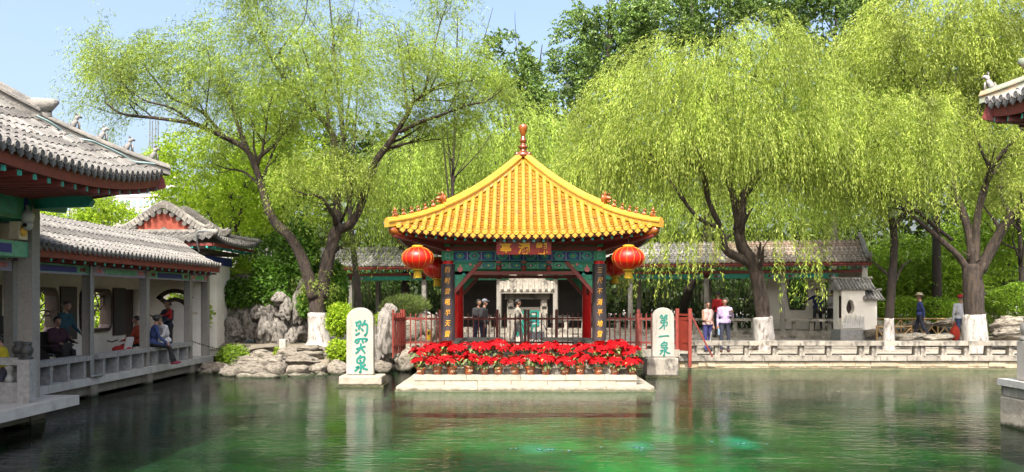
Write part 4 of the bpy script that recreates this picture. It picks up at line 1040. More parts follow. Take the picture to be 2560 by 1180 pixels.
def wall_with_hole(b, x0, x1, z0, z1, hole, y, th, ux=(1, 0, 0), uy=(0, 1, 0)):
    """rectangular wall with a polygonal opening: quads from hole corners out to the outline"""
    n = len(hole); outl = []
    cx = sum(p[0] for p in hole) / n; cz = sum(p[1] for p in hole) / n
    for hx, hz in hole:
        dx, dz = hx - cx, hz - cz; t = min((x1 - cx) / dx if dx > 1e-6 else 1e9, (x0 - cx) / dx if dx < -1e-6 else 1e9, (z1 - cz) / dz if dz > 1e-6 else 1e9, (z0 - cz) / dz if dz < -1e-6 else 1e9)
        outl.append((cx + dx * t, cz + dz * t))
    ring = []  # add rectangle corners between
    for i in range(n):
        a_, c_ = outl[i], outl[(i + 1) % n]
        corner = [p for p in ((x0, z0), (x1, z0), (x1, z1), (x0, z1)) if (abs(a_[0] - p[0]) < 1e-6 and abs(c_[1] - p[1]) < 1e-6) or (abs(a_[1] - p[1]) < 1e-6 and abs(c_[0] - p[0]) < 1e-6)]
        on = not (abs(a_[0] - c_[0]) < 1e-6 or abs(a_[1] - c_[1]) < 1e-6)
        poly = [hole[i], a_] + (corner[:1] if on else []) + [c_, hole[(i + 1) % n]]
        for yy, rev in ((y, False), (y + th, True)):
            P3 = [Vector(ux) * p[0] + Vector(uy) * yy + Vector((0, 0, p[1])) for p in poly]
            b.add(P3, [tuple(range(len(poly)))[::-1] if rev else tuple(range(len(poly)))])
        h0, h1 = hole[i], hole[(i + 1) % n]
        b.add([Vector(ux) * h0[0] + Vector(uy) * y + Vector((0, 0, h0[1])), Vector(ux) * h1[0] + Vector(uy) * y + Vector((0, 0, h1[1])), Vector(ux) * h1[0] + Vector(uy) * (y + th) + Vector((0, 0, h1[1])), Vector(ux) * h0[0] + Vector(uy) * (y + th) + Vector((0, 0, h0[1]))], [(3, 2, 1, 0)])
    return b
wd = gx(2062, 2.0)
wall_with_hole(b, wa, wd, .9, 3.3, hexo, 2.0, .2); w = b.build('white_wall', 'wall', gal)
b = MB()
for i in range(6):
    p, q = hexo[i], hexo[(i + 1) % 6]; b.beam((p[0], 1.995, p[1]), (q[0], 1.995, q[1]), .06, .05)
b.build('hexagonal_frame', 'darkwood', w)
x = gx(2100, 1.5); MB().box(((gx(2098, 2.0) + GLEN) / 2, 2.1, 2.1), (GLEN - gx(2098, 2.0), .2, 2.4)).build('white_wall', 'wall', gal)
MB().box(((wd + gx(2098, 2)) / 2, 2.1, 3.1), (gx(2098, 2) - wd, .2, .4)).build('white_wall', 'wall', gal)
b = MB(); b.prism([(-.1, .7), (3.0, .7), (3.0, 3.55), (1.5, 4.4), (-.1, 3.55)], (GLEN - .15, 0, 0), (0, 1, 0), (0, 0, 1), (.2, 0, 0)); b.build('gable_wall', 'wall', gal)
# gable ridge with an upturned end
b = MB(); pts = catmull([(GLEN + .02, y, z + .1) for y, z in [(-.85, 3.72), (-.55, 3.66), (-.2, 3.78), (.35, 4.06), (.9, 4.38), (1.25, 4.56), (1.5, 4.62), (1.8, 4.56), (2.7, 4.1)]], 4)
b.tube(pts, .095, 8); b.tube([p + Vector((0, 0, .1)) for p in pts], .055, 6); b.build('gable_ridge', 'gridge', groof, smooth=True)
for px in (1270,): pass
# open door with a plank leaf at the far end
# stone shrine roof memorial with the single large character
ms = thing('memorial_stone', 'grey stone memorial tablet with tiled stone cap and one large green character behind the fence', 'monument', ((1318 - PX0) / FPX * 29.3, 29.3, .55))
for sx in (-1, 1):
    MB().box((sx * .58, 0, .75), (.24, .34, 1.75)).build('pillar', 'stele' if 0 else 'stonegrey', ms); MB().box((sx * .58, -.2, 1.48), (.17, .1, .26)).build('pillar_block', 'stonegrey', ms)
MB().box((0, .05, .6), (.95, .16, 1.45)).build('tablet', 'stele', ms)
MB().box((0, 0, 1.70), (1.55, .5, .2)).build('lintel', 'stonegrey', ms)
b = MB(); b.prism([(-.5, 0), (.5, 0), (.5, .08), (.28, .2), (.12, .42), (-.12, .42), (-.28, .2), (-.5, .08)], (-.95, 0, 1.8), (0, 1, 0), (0, 0, 1), (1.9, 0, 0)); cap = b.build('stone_cap', 'stonegrey', ms)
for i in range(9):
    x = -.86 + i * .215; b = MB(); b.tube([(x, -.54, 1.9), (x, -.3, 2.02), (x, -.13, 2.2)], .055, 8); b.build('stone_tile', 'stonegrey', cap)
for sx in (-1, 1):
    MB().box((sx * .5, 0, 2.36), (.26, .3, .3)).build('ridge_end', 'stonegrey', cap); MB().box((sx * .78, 0, 2.16), (.38, .3, .16), rot=Matrix.Rotation(sx * R(12), 3, 'Y')).build('ridge_end', 'stonegrey', cap)
MB().box((0, 0, 2.28), (.8, .26, .12)).build('ridge_stone', 'stonegrey', cap)
o = link('carved_character', glyph_mesh('觀', 1.0, 'steletext', .03, .006), ms, (0, -.045, .78))
MB().box((0, .0, -.1), (1.7, .8, .22)).build('plinth', 'stonegrey', ms)

# ---- red paling fence behind the pavilion
FY = 25.4
fence = thing('paling_fence', 'dark red paling fence with pointed bars behind the pavilion', 'fence', (0, FY, 0))
bar = share(MB().box((0, 0, 0), (.034, .034, 1.12)), 'bar', 'fencered'); fp = share(MB().box((0, 0, 0), (.085, .085, 1.28)), 'post', 'fencered')
px = 1000
i = 0
while px < 1695:
    x = (px - PX0) / FPX * FY
    link('bar', bar, fence, (x, 0, 1.16)); px += 13.1; i += 1
for p in (1004, 1100, 1243, 1313, 1321, 1391, 1500, 1595, 1692): link('post', fp, fence, ((p - PX0) / FPX * FY, 0, 1.2))
for z in (1.56, .84):
    a, c = (1000 - PX0) / FPX * FY, (1694 - PX0) / FPX * FY; MB().box(((a + c) / 2, 0, z), (c - a, .05, .06)).build('fence_rail', 'fencered', fence)
MB().box(((1350 - PX0) / FPX * FY, 0, .52), (8.4, .3, .22)).build('fence_kerb', 'stonegrey', fence)
# side return of the fence (open leaf) by the rocks
g = thing('fence_gate_leaf', 'narrow red fence leaf seen edge-on beside the rockery', 'gate', ((983 - PX0) / FPX * 24.4, 24.4, 0), R(76))
for i in range(6):
    MB().box((i * .17, 0, 1.15), (.045, .045, 1.2 if i % 5 else 1.4)).build('bar', 'gatered', g)
for z in (1.58, .78): MB().box((.42, 0, z), (.9, .05, .06)).build('fence_rail', 'gatered', g)
# red gate with solid panel at the bank
g = thing('red_gate', 'red plank gate with diagonal stay standing open at the end of the bank', 'gate', at(1697, 775, 25.3).to_2d().to_3d(), 0)
gx_ = g.location.x
MB().box((0, .25, 1.12), (.10, .10, 1.5)).build('gate_post', 'gatered', g); MB().box((.29, -.2, 1.0), (.10, .10, 1.75)).build('gate_post', 'gatered', g)
for zz, h in ((1.25, .72), (.72, .24)): MB().beam((.03, .18, zz), (.26, -.15, zz), .04, h).build('gate_panel', 'gatered', g)
for zz in (1.68, 1.55, .86): MB().beam((.03, .2, zz), (.26, -.17, zz), .055, .06).build('gate_rail', 'gatered', g)
MB().beam((.33, -.2, 1.68), (.98, -.15, .42), .04, .045).build('diagonal_stay', 'fencered', g)
# yellow notice block on the platform
yb = thing('notice_block', 'small yellow notice block with black mark between the fence and poinsettias', 'sign', at(1072, 850, 24.6).to_2d().to_3d())
MB().box((0, 0, 1.1), (.11, .08, .30)).build('block', 'yellowcloth', yb); MB().box((0, -.045, 1.16), (.06, .006, .10)).build('block_mark', 'iron', yb)

# ================================================================== LEFT WATERSIDE CORRIDOR
cor = thing('waterside_corridor', 'open waterside corridor with grey tiled roof and painted beams at the pond edge', 'corridor', (-9.5, 0, 0), R(90))
# local x = world Y ; local -y = world +X
cprof = [(-.52, 3.16), (-.2, 3.28), (.2, 3.5), (.55, 3.76), (.78, 3.92), (.95, 3.98), (1.12, 3.92), (1.5, 3.68), (2.2, 3.3)]
croof = gallery(cor, 8.0, 25.35, cprof, .20, .058, .27, 'gtile', .056, -.3, None, .24, .43, 2.9, fascia=.14, raft_sp=.42)
colm = share(MB().box((0, 0, 1.66), (.18, .18, 2.46)), 'column', 'concrete')
ccols = [12.93, 15.75, 18.56, 21.37, 24.2, 25.55]
for y in ccols:
    link('column', colm, cor, (y, 0, 0))
    MB().box((y, .02, 0.05), (.30, .34, .56)).build('pier', 'beamconc', cor)
for i in range(len(ccols) - 1):
    a, c = ccols[i] + .092, ccols[i + 1] - .092; even = i % 2 == 0
    bm = MB().box(((a + c) / 2, 0, 2.78), (c - a, .13, .20)).build('tie_beam', 'lilac' if even else 'mint', cor)
    MB().box(((a + c) / 2, -.07, 2.78), ((c - a) * .6, .014, .12)).build('painted_panel', 'mint' if even else 'blue', bm)
    MB().box(((a + c) / 2, -.068, 2.69), (c - a - .02, .012, .03)).build('painted_panel', 'lilac' if not even else 'lilac', bm)
    for e in (a + (c - a) * .1, c - (c - a) * .1):
        for k in (-1, 1):
            o = MB().lathe([(.05, 0), (.045, .012), (.02, .018)], 10).build('painted_scroll', 'pink' if even else 'darkred', bm, (e + k * .06, -.066, 2.785)); o.rotation_euler = (R(90), 0, 0)
    MB().box(((a + c) / 2, .03, 3.0), (c - a, .08, .22)).build('lattice_board', 'darkred', cor)
    for e in (a + .05, c - .05):     # cream medallion blocks either side of the column head
        mblk = MB().box((e + (.1 if e < (a + c) / 2 else -.1), -.06, 3.0), (.2, .12, .24)).build('medallion_block', 'cream', cor)
        o = MB().lathe([(.075, 0), (.07, .015), (.05, .01), (.03, .02), (.005, .024)], 14).build('gold_medallion', 'gold', mblk, (e + (.1 if e < (a + c) / 2 else -.1), -.12, 3.0)); o.rotation_euler = (R(90), 0, 0)
for y in ccols: MB().box((y, -.02, 3.0), (.20, .2, .26)).build('column_head', 'blue', cor); 
MB().box((16.8, 0, 3.14), (17.2, .12, .08)).build('eave_purlin', 'green', cor)
MB().box((16.8, 0.9, 3.05), (17.2, 1.7, .03)).build('ceiling', 'darkred', cor)
# deck
x = 8.0; q = random.Random(6)
while x < 25.7:
    w = min(q.uniform(2.2, 3.2), 25.75 - x); MB().box((x + w / 2, .86, .35), (w - .01, 2.06, .16)).build('deck_slab', 'deckedge', cor); x += w
MB().box((16.9, .05, .16), (17.5, .22, .22)).build('deck_beam', 'beamconc', cor); MB().box((16.9, 1.7, .0), (17.5, .22, .55)).build('deck_beam', 'beamconc', cor)
# bench along the edge
for i in range(len(ccols) - 2):
    a, c = ccols[i] + .095, ccols[i + 1] - .095
    s_ = MB().box(((a + c) / 2, -.0, .865), (c - a, .36, .1)).build('bench_slab', 'bench', cor)
    n = 4
    for j in range(n): MB().box((a + (j + .5) * (c - a) / n, .0, .62), (.10, .30, .38)).build('bench_leg', 'bench', s_)
a, c = ccols[-2] + .13, ccols[-1] - .13
# drain pipe by the third column
b = MB(); b.tube(catmull([(18.38, -.16, 2.95), (18.38, -.16, 1.5), (18.38, -.16, .55), (18.40, -.2, .47), (18.7, -.24, .46)], 5), .035, 8); b.build('drain_pipe', 'metal', cor)
# back wall with openings (local y = 1.8 , world X = -11.3)
b = MB(); WY = 1.8
def octa(x0, x1, z0, z1, c): return [(x0 + c, z0), (x1 - c, z0), (x1, z0 + c), (x1 + .02, (z0 + z1) / 2), (x1, z1 - c), (x1 - c, z1), (x0 + c, z1), (x0, z1 - c), (x0 - .02, (z0 + z1) / 2), (x0, z0 + c)]
holes = [(15.9, 17.5, 14.8, 18.2), (18.95, 20.5, 18.2, 20.62), (21.65, 23.2, 20.62, 24.15)]
for (h0, h1, w0, w1) in holes:
    b = MB(); wall_with_hole(b, w0, w1, .43, 3.06, octa(h0, h1, 1.28, 2.42, .12), WY, .22); wl = b.build('white_wall', 'wall', cor)
    b = MB(); oc = octa(h0 + .04, h1 - .04, 1.32, 2.38, .12)
    for i in range(len(oc)):
        p, q_ = oc[i], oc[(i + 1) % len(oc)]; b.beam((p[0], WY + .06, p[1]), (q_[0], WY + .06, q_[1]), .30, .10)
    fr = b.build('window_frame', 'darkwood', wl)
    b = MB(); q = random.Random(int(h0 * 10))      # branch-pattern lattice
    for k in range(13):
        p = Vector((q.uniform(h0 + .15, h1 - .15), WY + .1, q.uniform(1.4, 2.25))); an = q.uniform(0, PI)
        for s in range(2):
            e = p + Vector((math.cos(an), 0, math.sin(an))) * q.uniform(.15, .35); e.x = min(max(e.x, h0 + .06), h1 - .06); e.z = min(max(e.z, 1.34), 2.36); b.beam(p, e, .022, .026); p = e; an += q.uniform(-1.2, 1.2)
    b.build('window_lattice', 'darkwood', fr)
MB().box((11.4, WY + .11, 1.75), (6.8, .22, 2.62)).build('white_wall', 'wall', cor)
MB().box((25.3, WY + .11, 1.75), (.5, .22, 2.62)).build('white_wall', 'wall', cor); MB().box((24.6, WY + .11, 2.75), (.9, .22, .62)).build('white_wall', 'wall', cor)
for (p0, p1) in ((20.72, 21.42), (23.42, 24.08), (17.65, 18.3)):
    sp = MB().box(((p0 + p1) / 2, WY - .025, 1.80), (p1 - p0, .05, 1.27)).build('inscription_slate', 'slate', cor)
    MB().box(((p0 + p1) / 2, WY - .03, 1.80), (p1 - p0 + .06, .03, 1.33)).build('slate_frame', 'darkwood', sp)
MB().box((24.85, WY + .2, 1.45), (.55, .05, 2.0)).build('door_leaf', 'darkwood', cor)
# end wall with the fan window (world Y = 25.6)
b = MB(); fan = []
fcx, fcz = .92, 1.72   # fan centre in local y,z
for a in np.linspace(R(40), R(140), 9): fan.append((fcx + .75 * math.cos(a), fcz + .75 * math.sin(a)))
for a in np.linspace(R(140), R(40), 7): fan.append((fcx + .36 * math.cos(a), fcz + .36 * math.sin(a)))
fan = fan[::-1]
n = len(fan)
# wall in two bands around the fan, built as strips so the opening stays open
zs0, zs1, ya, yb_ = .43, 3.06, .12, 1.8
def strip(y0, y1, zlo, zhi):
    MBx.prism([(y0, zlo[0]), (y1, zlo[1]), (y1, zhi[1]), (y0, zhi[0])], (25.5, 0, 0), (0, 1, 0), (0, 0, 1), (.2, 0, 0))
MBx = MB(); ys = sorted(set([ya, yb_] + [round(p[0], 4) for p in fan]))
def fan_rng(y):
    t = (y - fcx)
    if abs(t) > .75 * math.cos(R(40)) + 1e-3: return None
    hi = fcz + math.sqrt(max(0, .75 ** 2 - t * t)); inner = .36 * math.cos(R(40))
    if abs(t) <= inner: lo = fcz + .36 * math.sqrt(max(0, 1 - (t / .36) ** 2))
    else: lo = fcz + abs(t) * math.tan(R(40))
    return lo, min(hi, 3.0)
for y0, y1 in zip(ys[:-1], ys[1:]):
    r0, r1 = fan_rng(y0), fan_rng(y1)
    if r0 is None or r1 is None: strip(y0, y1, (zs0, zs0), (zs1, zs1)); continue
    strip(y0, y1, (zs0, zs0), (r0[0], r1[0])); strip(y0, y1, (r0[1], r1[1]), (zs1, zs1))
ew = MBx.build('end_wall', 'wall', cor); b = MB()
for i in range(n):
    p, q_ = fan[i], fan[(i + 1) % n]; b.beam((25.55, p[0], p[1]), (25.55, q_[0], q_[1]), .24, .09, up=Vector((1, 0, 0)))
b.build('fan_window_frame', 'darkwood', ew)
MB().box((25.49, .3, 1.72), (.02, .17, .07)).build('wall_plate', 'cream', ew)

# ================================================================== HIP PAVILION ROOFS at both sides of the frame
def hip_pavilion(name, label, cx, cy, half, z0, a1, a2, dip, tile, ridge, sides, col_half, colw, col_top, floor_z, beasts=5, pitch=.2, arm=1.0, corner_k=()):
    t = thing(name, label, 'pavilion', (cx, cy, 0)); zh = lambda s: z0 + a1 * s + a2 * s * s
    zr = lambda s, u: zh(s) - dip * (1 - s) ** 2 * (1 - min(1, abs(u)) ** 2.4)
    b = MB(); ns, nu = 12, 16
    for k in range(4):
        rot = Matrix.Rotation(k * PI / 2, 3, 'Z'); vs = []; fs = []
        for i in range(ns + 1):
            s = i / ns * .98
            for j in range(nu + 1): u = -1 + 2 * j / nu; w = half * (1 - s); vs.append(rot @ Vector((u * w, -w, zr(s, u) - .03)))
        for i in range(ns):
            for j in range(nu): a = i * (nu + 1) + j; fs.append((a, a + 1, a + nu + 2, a + nu + 1))
        b.add(vs, fs)
    ro = b.build('roof', tile, t, smooth=True)
    dm = disc_mesh('tile_end', .06, .022, [tile]); dr = drip_mesh('drip_tile', .17, .12, .016, [tile]); n = int(2 * half / pitch) - 1
    for k in range(4):
        rot = Matrix.Rotation(k * PI / 2, 3, 'Z')
        if k in sides:
            lines = []
            for i in range(n):
                u = (i - (n - 1) / 2) * pitch; sm = 1 - (abs(u) + .1) / half
                if sm < .02: lines.append(None); continue
                lines.append([rot @ Vector((u, -half * (1 - sm * q / 14), zr(sm * q / 14, u / (half * (1 - sm * q / 14))))) for q in range(15)])
            roof_rows(ro, 'cover_tile_row', 'pan_tile_row', lines, rot @ Vector((1, 0, 0)), pitch, .06, .28, tile, tile, dm, dr, k * PI / 2, end_d=rot @ Vector((0, -.01, 0)))
        # fascia with rafter ends
        b = MB(); vs = []; fs = []; nu2 = 28
        for j in range(nu2 + 1):
            u = -1 + 2 * j / nu2; z = zr(0, u)
            for d, dz in ((-half + .03, -.03), (-half + .05, -.25), (-half + .12, -.25), (-half + .1, -.03)): vs.append(rot @ Vector((u * -d, d, z + dz)))
        for j in range(nu2):
            for q in range(4): fs.append((j * 4 + q, j * 4 + (q + 1) % 4, j * 4 + 4 + (q + 1) % 4, j * 4 + 4 + q))
        b.add(vs, fs); b.build('eave_board', 'darkred', t)
        b = MB(); vs = []; fs = []
        for j in range(nu2 + 1):
            u = -1 + 2 * j / nu2; vs += [rot @ Vector((u * (half - .06), -half + .06, zr(0, u) - .22)), rot @ Vector((u * col_half, -col_half, col_top + .25))]
        for j in range(nu2): fs.append((j * 2, j * 2 + 2, j * 2 + 3, j * 2 + 1))
        b.add(vs, fs); b.build('soffit', 'darkred', t)
        if k in sides:
            nr = int(2 * half / .36)
            for j in range(nr):
                u = -1 + 2 * (j + .5) / nr; e = rot @ Vector((u * (half - .02), -half + .10, zr(0, u) - .30)); st = rot @ Vector((u * col_half, -col_half, col_top + .16)); dv = (e - st).normalized()
                rf = MB().beam(st, e, .07, .075).build('rafter', 'darkred', t); MB().beam(e, e + dv * .014, .074, .08).build('rafter_end', 'teal', rf)
        # hip ridge
        pts = [rot @ Vector((-half * (1 - s), -half * (1 - s), zh(s))) for s in np.linspace(-.01, .95, 24)]; sd = rot @ Vector((1, -1, 0)).normalized(); b = MB()
        def rail(prof, i0, i1):
            vs = []; fs = []; m = len(prof)
            for p in pts[i0:i1]:
                for x, z in prof: vs.append(p + sd * x + Vector((0, 0, z)))
            for i in range(i1 - i0 - 1):
                for j in range(m): fs.append((i * m + j, i * m + (j + 1) % m, (i + 1) * m + (j + 1) % m, (i + 1) * m + j))
            fs.extend([tuple(range(m)), tuple((i1 - i0 - 1) * m + j for j in range(m))[::-1]]); b.add(vs, fs)
        low = [(-.10, -.04), (-.10, .06), (-.13, .075), (-.13, .10), (-.09, .115), (-.07, .16), (0, .19), (.07, .16), (.09, .115), (.13, .10), (.13, .075), (.10, .06), (.10, -.04)]
        rail(low, 0, 11); rail([(x * 1.25, z * 1.75) for x, z in low], 10, 24); b.build('hip_ridge', ridge, ro)
        if k in corner_k:
            up = Vector((0, 0, 1)); out = (rot @ Vector((-1, -1, 0))).normalized()
            for j in range(beasts):
                s = .035 + j * .085; base = rot @ Vector((-half * (1 - s), -half * (1 - s), zh(s) + .17)); h = .31; b = MB()
                def T(o, z, d=0): return base + out * o * h + up * z * h + sd * d * h
                b.tube([T(-.25, 0), T(-.16, .28), T(-.02, .52)], [.17 * h, .15 * h, .11 * h], 7); b.tube([T(.12, 0, .08), T(.1, .42, .07)], .05 * h, 6); b.tube([T(.12, 0, -.08), T(.1, .42, -.07)], .05 * h, 6)
                b.tube([T(-.05, .52), T(.02, .7), T(.14, .74), T(.28, .68)], [.1 * h, .13 * h, .1 * h, .05 * h], 7); b.tube([T(-.02, .8, .07), T(-.06, .98, .09)], [.04 * h, .01 * h], 5); b.tube([T(-.02, .8, -.07), T(-.06, .98, -.09)], [.04 * h, .01 * h], 5)
                b.tube([T(-.3, .03), T(-.42, .2), T(-.34, .38)], [.05 * h, .05 * h, .01 * h], 6); b.build('ridge_beast', 'gtile_dark', ro, smooth=True)
            # dragon-mouth end of the thick ridge
            s = .405; base = rot @ Vector((-half * (1 - s), -half * (1 - s), zh(s) + .1)); b = MB()
            b.tube([base - out * .25 + up * .12, base + up * .14, base + out * .18 + up * .2, base + out * .32 + up * .28], [.13, .15, .12, .04], 8); b.tube([base, base + out * .2 - up * .02], [.13, .08], 7); b.build('ridge_end_beast', ridge, ro, smooth=True)
            b = MB(); c0 = rot @ Vector((-half + .03, -half + .03, zh(0) - .2)); b.beam(rot @ Vector((-col_half, -col_half, col_top + .1)), c0, .18, .2); cb = b.build('corner_beam', 'darkred', t)
            b = MB(); b.beam(c0 - out * .5 - up * .14, c0 - out * .05 - up * .02, .2, .22); b.build('corner_beam_tip', 'darkred', cb)
    for sx in (-1, 1):
        for sy in (-1, 1):
            MB().box((sx * col_half, sy * col_half, (floor_z + col_top + .25) / 2), (colw, colw, col_top + .25 - floor_z)).build('column', 'concrete', t)
    for k in range(4):
        rot = Matrix.Rotation(k * PI / 2, 3, 'Z'); b = MB(); b.beam(rot @ Vector((-col_half + colw / 2, -col_half, col_top - .0)), rot @ Vector((col_half - colw / 2, -col_half, col_top)), .22, .44); bm = b.build('architrave', 'green', t)
        b = MB(); b.beam(rot @ Vector((-col_half + .25 * col_half, -col_half - .115, col_top)), rot @ Vector((col_half - .25 * col_half, -col_half - .115, col_top)), .012, .3); b.build('painted_panel', 'teal', bm)
        for sx in (-1, 1):
            b = MB(); b.beam(rot @ Vector((sx * (col_half * .85), -col_half - .118, col_top)), rot @ Vector((sx * (col_half * .9), -col_half - .118, col_top)), .014, .44); b.build('painted_panel', 'blue', bm)
            # scroll-ended bracket arm running out past the column
            poly = [(0, 0), (.95 * arm, .04), (arm, .13), (.93 * arm, .22), (0, .2)]; b = MB()
            b.prism([(p[0] * sx, p[1]) for p in (poly if sx > 0 else poly[::-1])], rot @ Vector((sx * (col_half + colw / 2), -col_half - .07, col_top + .0)), rot @ Vector((1, 0, 0)), Vector((0, 0, 1)), rot @ Vector((0, .14, 0))); b.build('bracket_arm', 'teal', t)
        # lower painted rail with medallion block
        b = MB(); b.beam(rot @ Vector((-col_half + colw / 2, -col_half, col_top - .72)), rot @ Vector((col_half - colw / 2, -col_half, col_top - .72)), .12, .26); lr = b.build('lower_rail', 'mint', t)
        b = MB(); b.beam(rot @ Vector((-col_half * .72, -col_half - .066, col_top - .72)), rot @ Vector((col_half * .72, -col_half - .066, col_top - .72)), .012, .15); b.build('painted_panel', 'blue', lr)
        for sx in (-1, 1):
            b = MB(); c = rot @ Vector((sx * (col_half * .845), -col_half - .02, col_top - .41)); b.box(c, (.26, .16, .3), rz=k * PI / 2); mb_ = b.build('medallion_block', 'cream', t)
            o = MB().lathe([(.10, 0), (.095, .02), (.07, .012), (.04, .025), (.005, .03)], 14).build('gold_medallion', 'gold', mb_, rot @ Vector((sx * (col_half * .845), -col_half - .1, col_top - .41))); o.rotation_euler = (R(90), 0, k * PI / 2)
    return t
NP = (-10.7, 12.4)
npav = hip_pavilion('hip_roof_pavilion', 'grey tiled hip-roof pavilion with ridge beasts jutting in over the deck at the left edge', NP[0], NP[1], 3.87, 4.60, 1.2, 1.2, .40, 'gtile', 'gridge', (1,), 2.2, .245, 3.72, .43, corner_k=(2,))
rp = hip_pavilion('green_ridge_pavilion', 'corner of a pavilion roof with worn green glazed ridge jutting in at the right edge', 9.27, 12.55, 1.5, 5.45, .42, .20, .16, 'gtile_dark', pm('worn_green_ridge', (0.28, 0.36, 0.26), (0.5, 0.42, 0.3), 5, .6, .3, 14, c3=(.5, .3, .14), s3=3, t3=(.52, .66)), (2, 3), .45, .26, 4.75, .43, beasts=1, arm=.2, corner_k=(3,))
MB().box((0, 0, .34), (1.9, 1.9, .18)).build('deck_slab', 'deckedge', rp)
for sx in (-.6, .6): MB().box((sx, 0, -.1), (.3, 1.5, .7)).build('pier', 'beamconc', rp)
# cable lying along the hip of the left pavilion
cb = MB(); pts = []
for s in np.linspace(.02, .38, 14):
    h = 3.87; pts.append((NP[0] + h * (1 - s) + .03 * math.sin(s * 60), NP[1] + h * (1 - s) - .26 - .05 * math.sin(s * 40), 4.60 + 1.2 * s + 1.2 * s * s + .05 + .04 * math.cos(s * 33)))
cb.tube(catmull(pts, 3), .022, 6); tag(cb.build('roof_cable', 'cable'), 'pale blue cable lying slack along the hip of the left pavilion roof', 'cable')

# near deck with railing, below the left pavilion
dk = thing('pavilion_deck', 'grey concrete deck on piers over the water under the left pavilion', 'deck', (0, 0, 0))
MB().box((-10.9, 10.0, .35), (6.08, 10.1, .17)).build('deck_slab', 'deckedge', dk)
MB().box((-8.55, 10.0, .16), (.35, 9.6, .2)).build('deck_beam', 'beamconc', dk); MB().box((-10.8, 14.6, .16), (4.6, .3, .2)).build('deck_beam', 'beamconc', dk)
for y in (14.6, 10.2): MB().box((-8.55, y, -.2), (.42, .42, .7)).build('pier', 'beamconc', dk); MB().box((-8.55, y, -.02), (.45, .45, .1)).build('waterline', 'algae', dk)
rl = thing('stone_balustrade', 'grey stone balustrade with bud-topped posts and cut-out panel on the near deck', 'balustrade', (-8.13, 13.9, .435))
b = MB()
for sx, x in ((0, 0), (0, -.28)):
    p = MB().box((x, .0 + (.25 if x else 0), .36), (.2, .2, .72)).build('post', 'bench', rl)
    MB().lathe([(.09, .72), (.11, .74), (.08, .76), (.06, .78), (.09, .81), (.105, .87), (.09, .92), (.06, .95), (.08, .97), (.08, 1.0), (.02, 1.01)], 14, c=(x, .25 if x else 0, 0)).build('post_bud', 'slate', p, smooth=True)
tp = MB().box((-1.25, 0, .69), (2.3, .16, .12)).build('top_rail', 'bench', rl)
MB().box((-1.25, .0, .17), (2.3, .1, .34)).build('panel', 'bench', rl)
for i in range(4):
    x = -.28 - i * .58; MB().lathe([(.06, .34), (.075, .38), (.05, .43), (.035, .48), (.05, .54), (.075, .59), (.06, .63)], 10, c=(x, 0, 0)).build('baluster', 'bench', rl, smooth=True)
# security camera on the corner column
sc = thing('security_camera', 'white dome security camera on an arm fixed to the near stone column', 'camera', at(68, 560, 14.3))
b = MB(); b.lathe([(.085, .02), (.10, .06), (.115, .14), (.10, .19), (.04, .23), (.03, .27)], 18); b.build('housing', 'white', sc, smooth=True)
b = MB(); b.lathe([(.01, -.11), (.05, -.105), (.08, -.07), (.095, -.01), (.085, .02)], 18); dome = b.build('dome', 'white', sc, smooth=True)
b = MB(); b.lathe([(.035, 0), (.035, .03), (.02, .035)], 12); o = b.build('lens', 'glassdark', dome, (.02, -.085, -.03)); o.rotation_euler = (R(80), 0, 0)
b = MB(); b.tube([(0, 0, .26), (0, 0, .30), (-.05, 0, .32), (-.24, .02, .30)], .03, 8); b.box((-.26, .05, .30), (.08, .16, .2)); b.build('arm', 'metal', sc)

# ================================================================== GABLED HALL at the corridor's end
gh = thing('gabled_hall', 'small hall with rolled grey tile roof and red gable beyond the corridor', 'building', (-11.25, 27.5, 0))
HX, HY, GY = 2.1, 2.1, .8       # half extents of the eaves, half distance between gables
def zp(d):      # cross profile, d = |distance from ridge|
    pts = [(0, 5.02), (.18, 4.98), (.4, 4.85), (.8, 4.56), (1.2, 4.30), (1.6, 4.10), (2.1, 3.93)]
    for (a, za), (c, zc) in zip(pts[:-1], pts[1:]):
        if d <= c: return za + (zc - za) * (d - a) / (c - a)
    return pts[-1][1]
def up_(a): return .16 * max(0, a) ** 3
b = MB(); 
vs = []; xs = np.linspace(-1.2, 1.2, 17)
for y in (-GY, GY):
    for x in xs: vs.append((x, y, zp(abs(x)) - .03))
b.add(vs, [(i, i + 1, 17 + i + 1, 17 + i) for i in range(16)])
def skirt(fx):  # four skirts
    vs = []; 
    for d in np.linspace(0, 1, 6):
        for u in np.linspace(-1, 1, 13):
            vs.append(fx(d, u))
    b.add(vs, [(i * 13 + j, i * 13 + j + 1, (i + 1) * 13 + j + 1, (i + 1) * 13 + j) for i in range(5) for j in range(12)])
zs = lambda d, u: zp(1.2 + .9 * d) + up_(abs(u)) * d * 1.2 - .03
for s in (-1, 1):
    skirt(lambda d, u: Vector((s * (1.2 + .9 * d), u * (GY + (HY - GY) * d), zs(d, u))))
    skirt(lambda d, u: Vector((u * (1.2 + .9 * d), s * (GY + (HY - GY) * d), zs(d, u))))
hroof = b.build('roof', 'gtile', gh)
dm = disc_mesh('tile_end', .055, .02, ['gtile']); dr = drip_mesh('drip_tile', .16, .1, .014, ['gtile'])
ext = HY - GY
lines = []
for i in range(21):      # slope facing the pond (+X)
    y = -HY + .1 + i * .2
    if abs(y) < GY: lines.append([Vector((x, y, zp(x) + (up_(abs(y) / HY) if x > 1.9 else 0))) for x in np.linspace(2.1, .02, 15)])
    else:
        d0 = (abs(y) - GY) / ext; 
        if d0 > .93: lines.append(None); continue
        lines.append([Vector((1.2 + .9 * d, y, zs(d, y / (GY + ext * d)) + .03)) for d in np.linspace(1, d0 + .03, 7)])
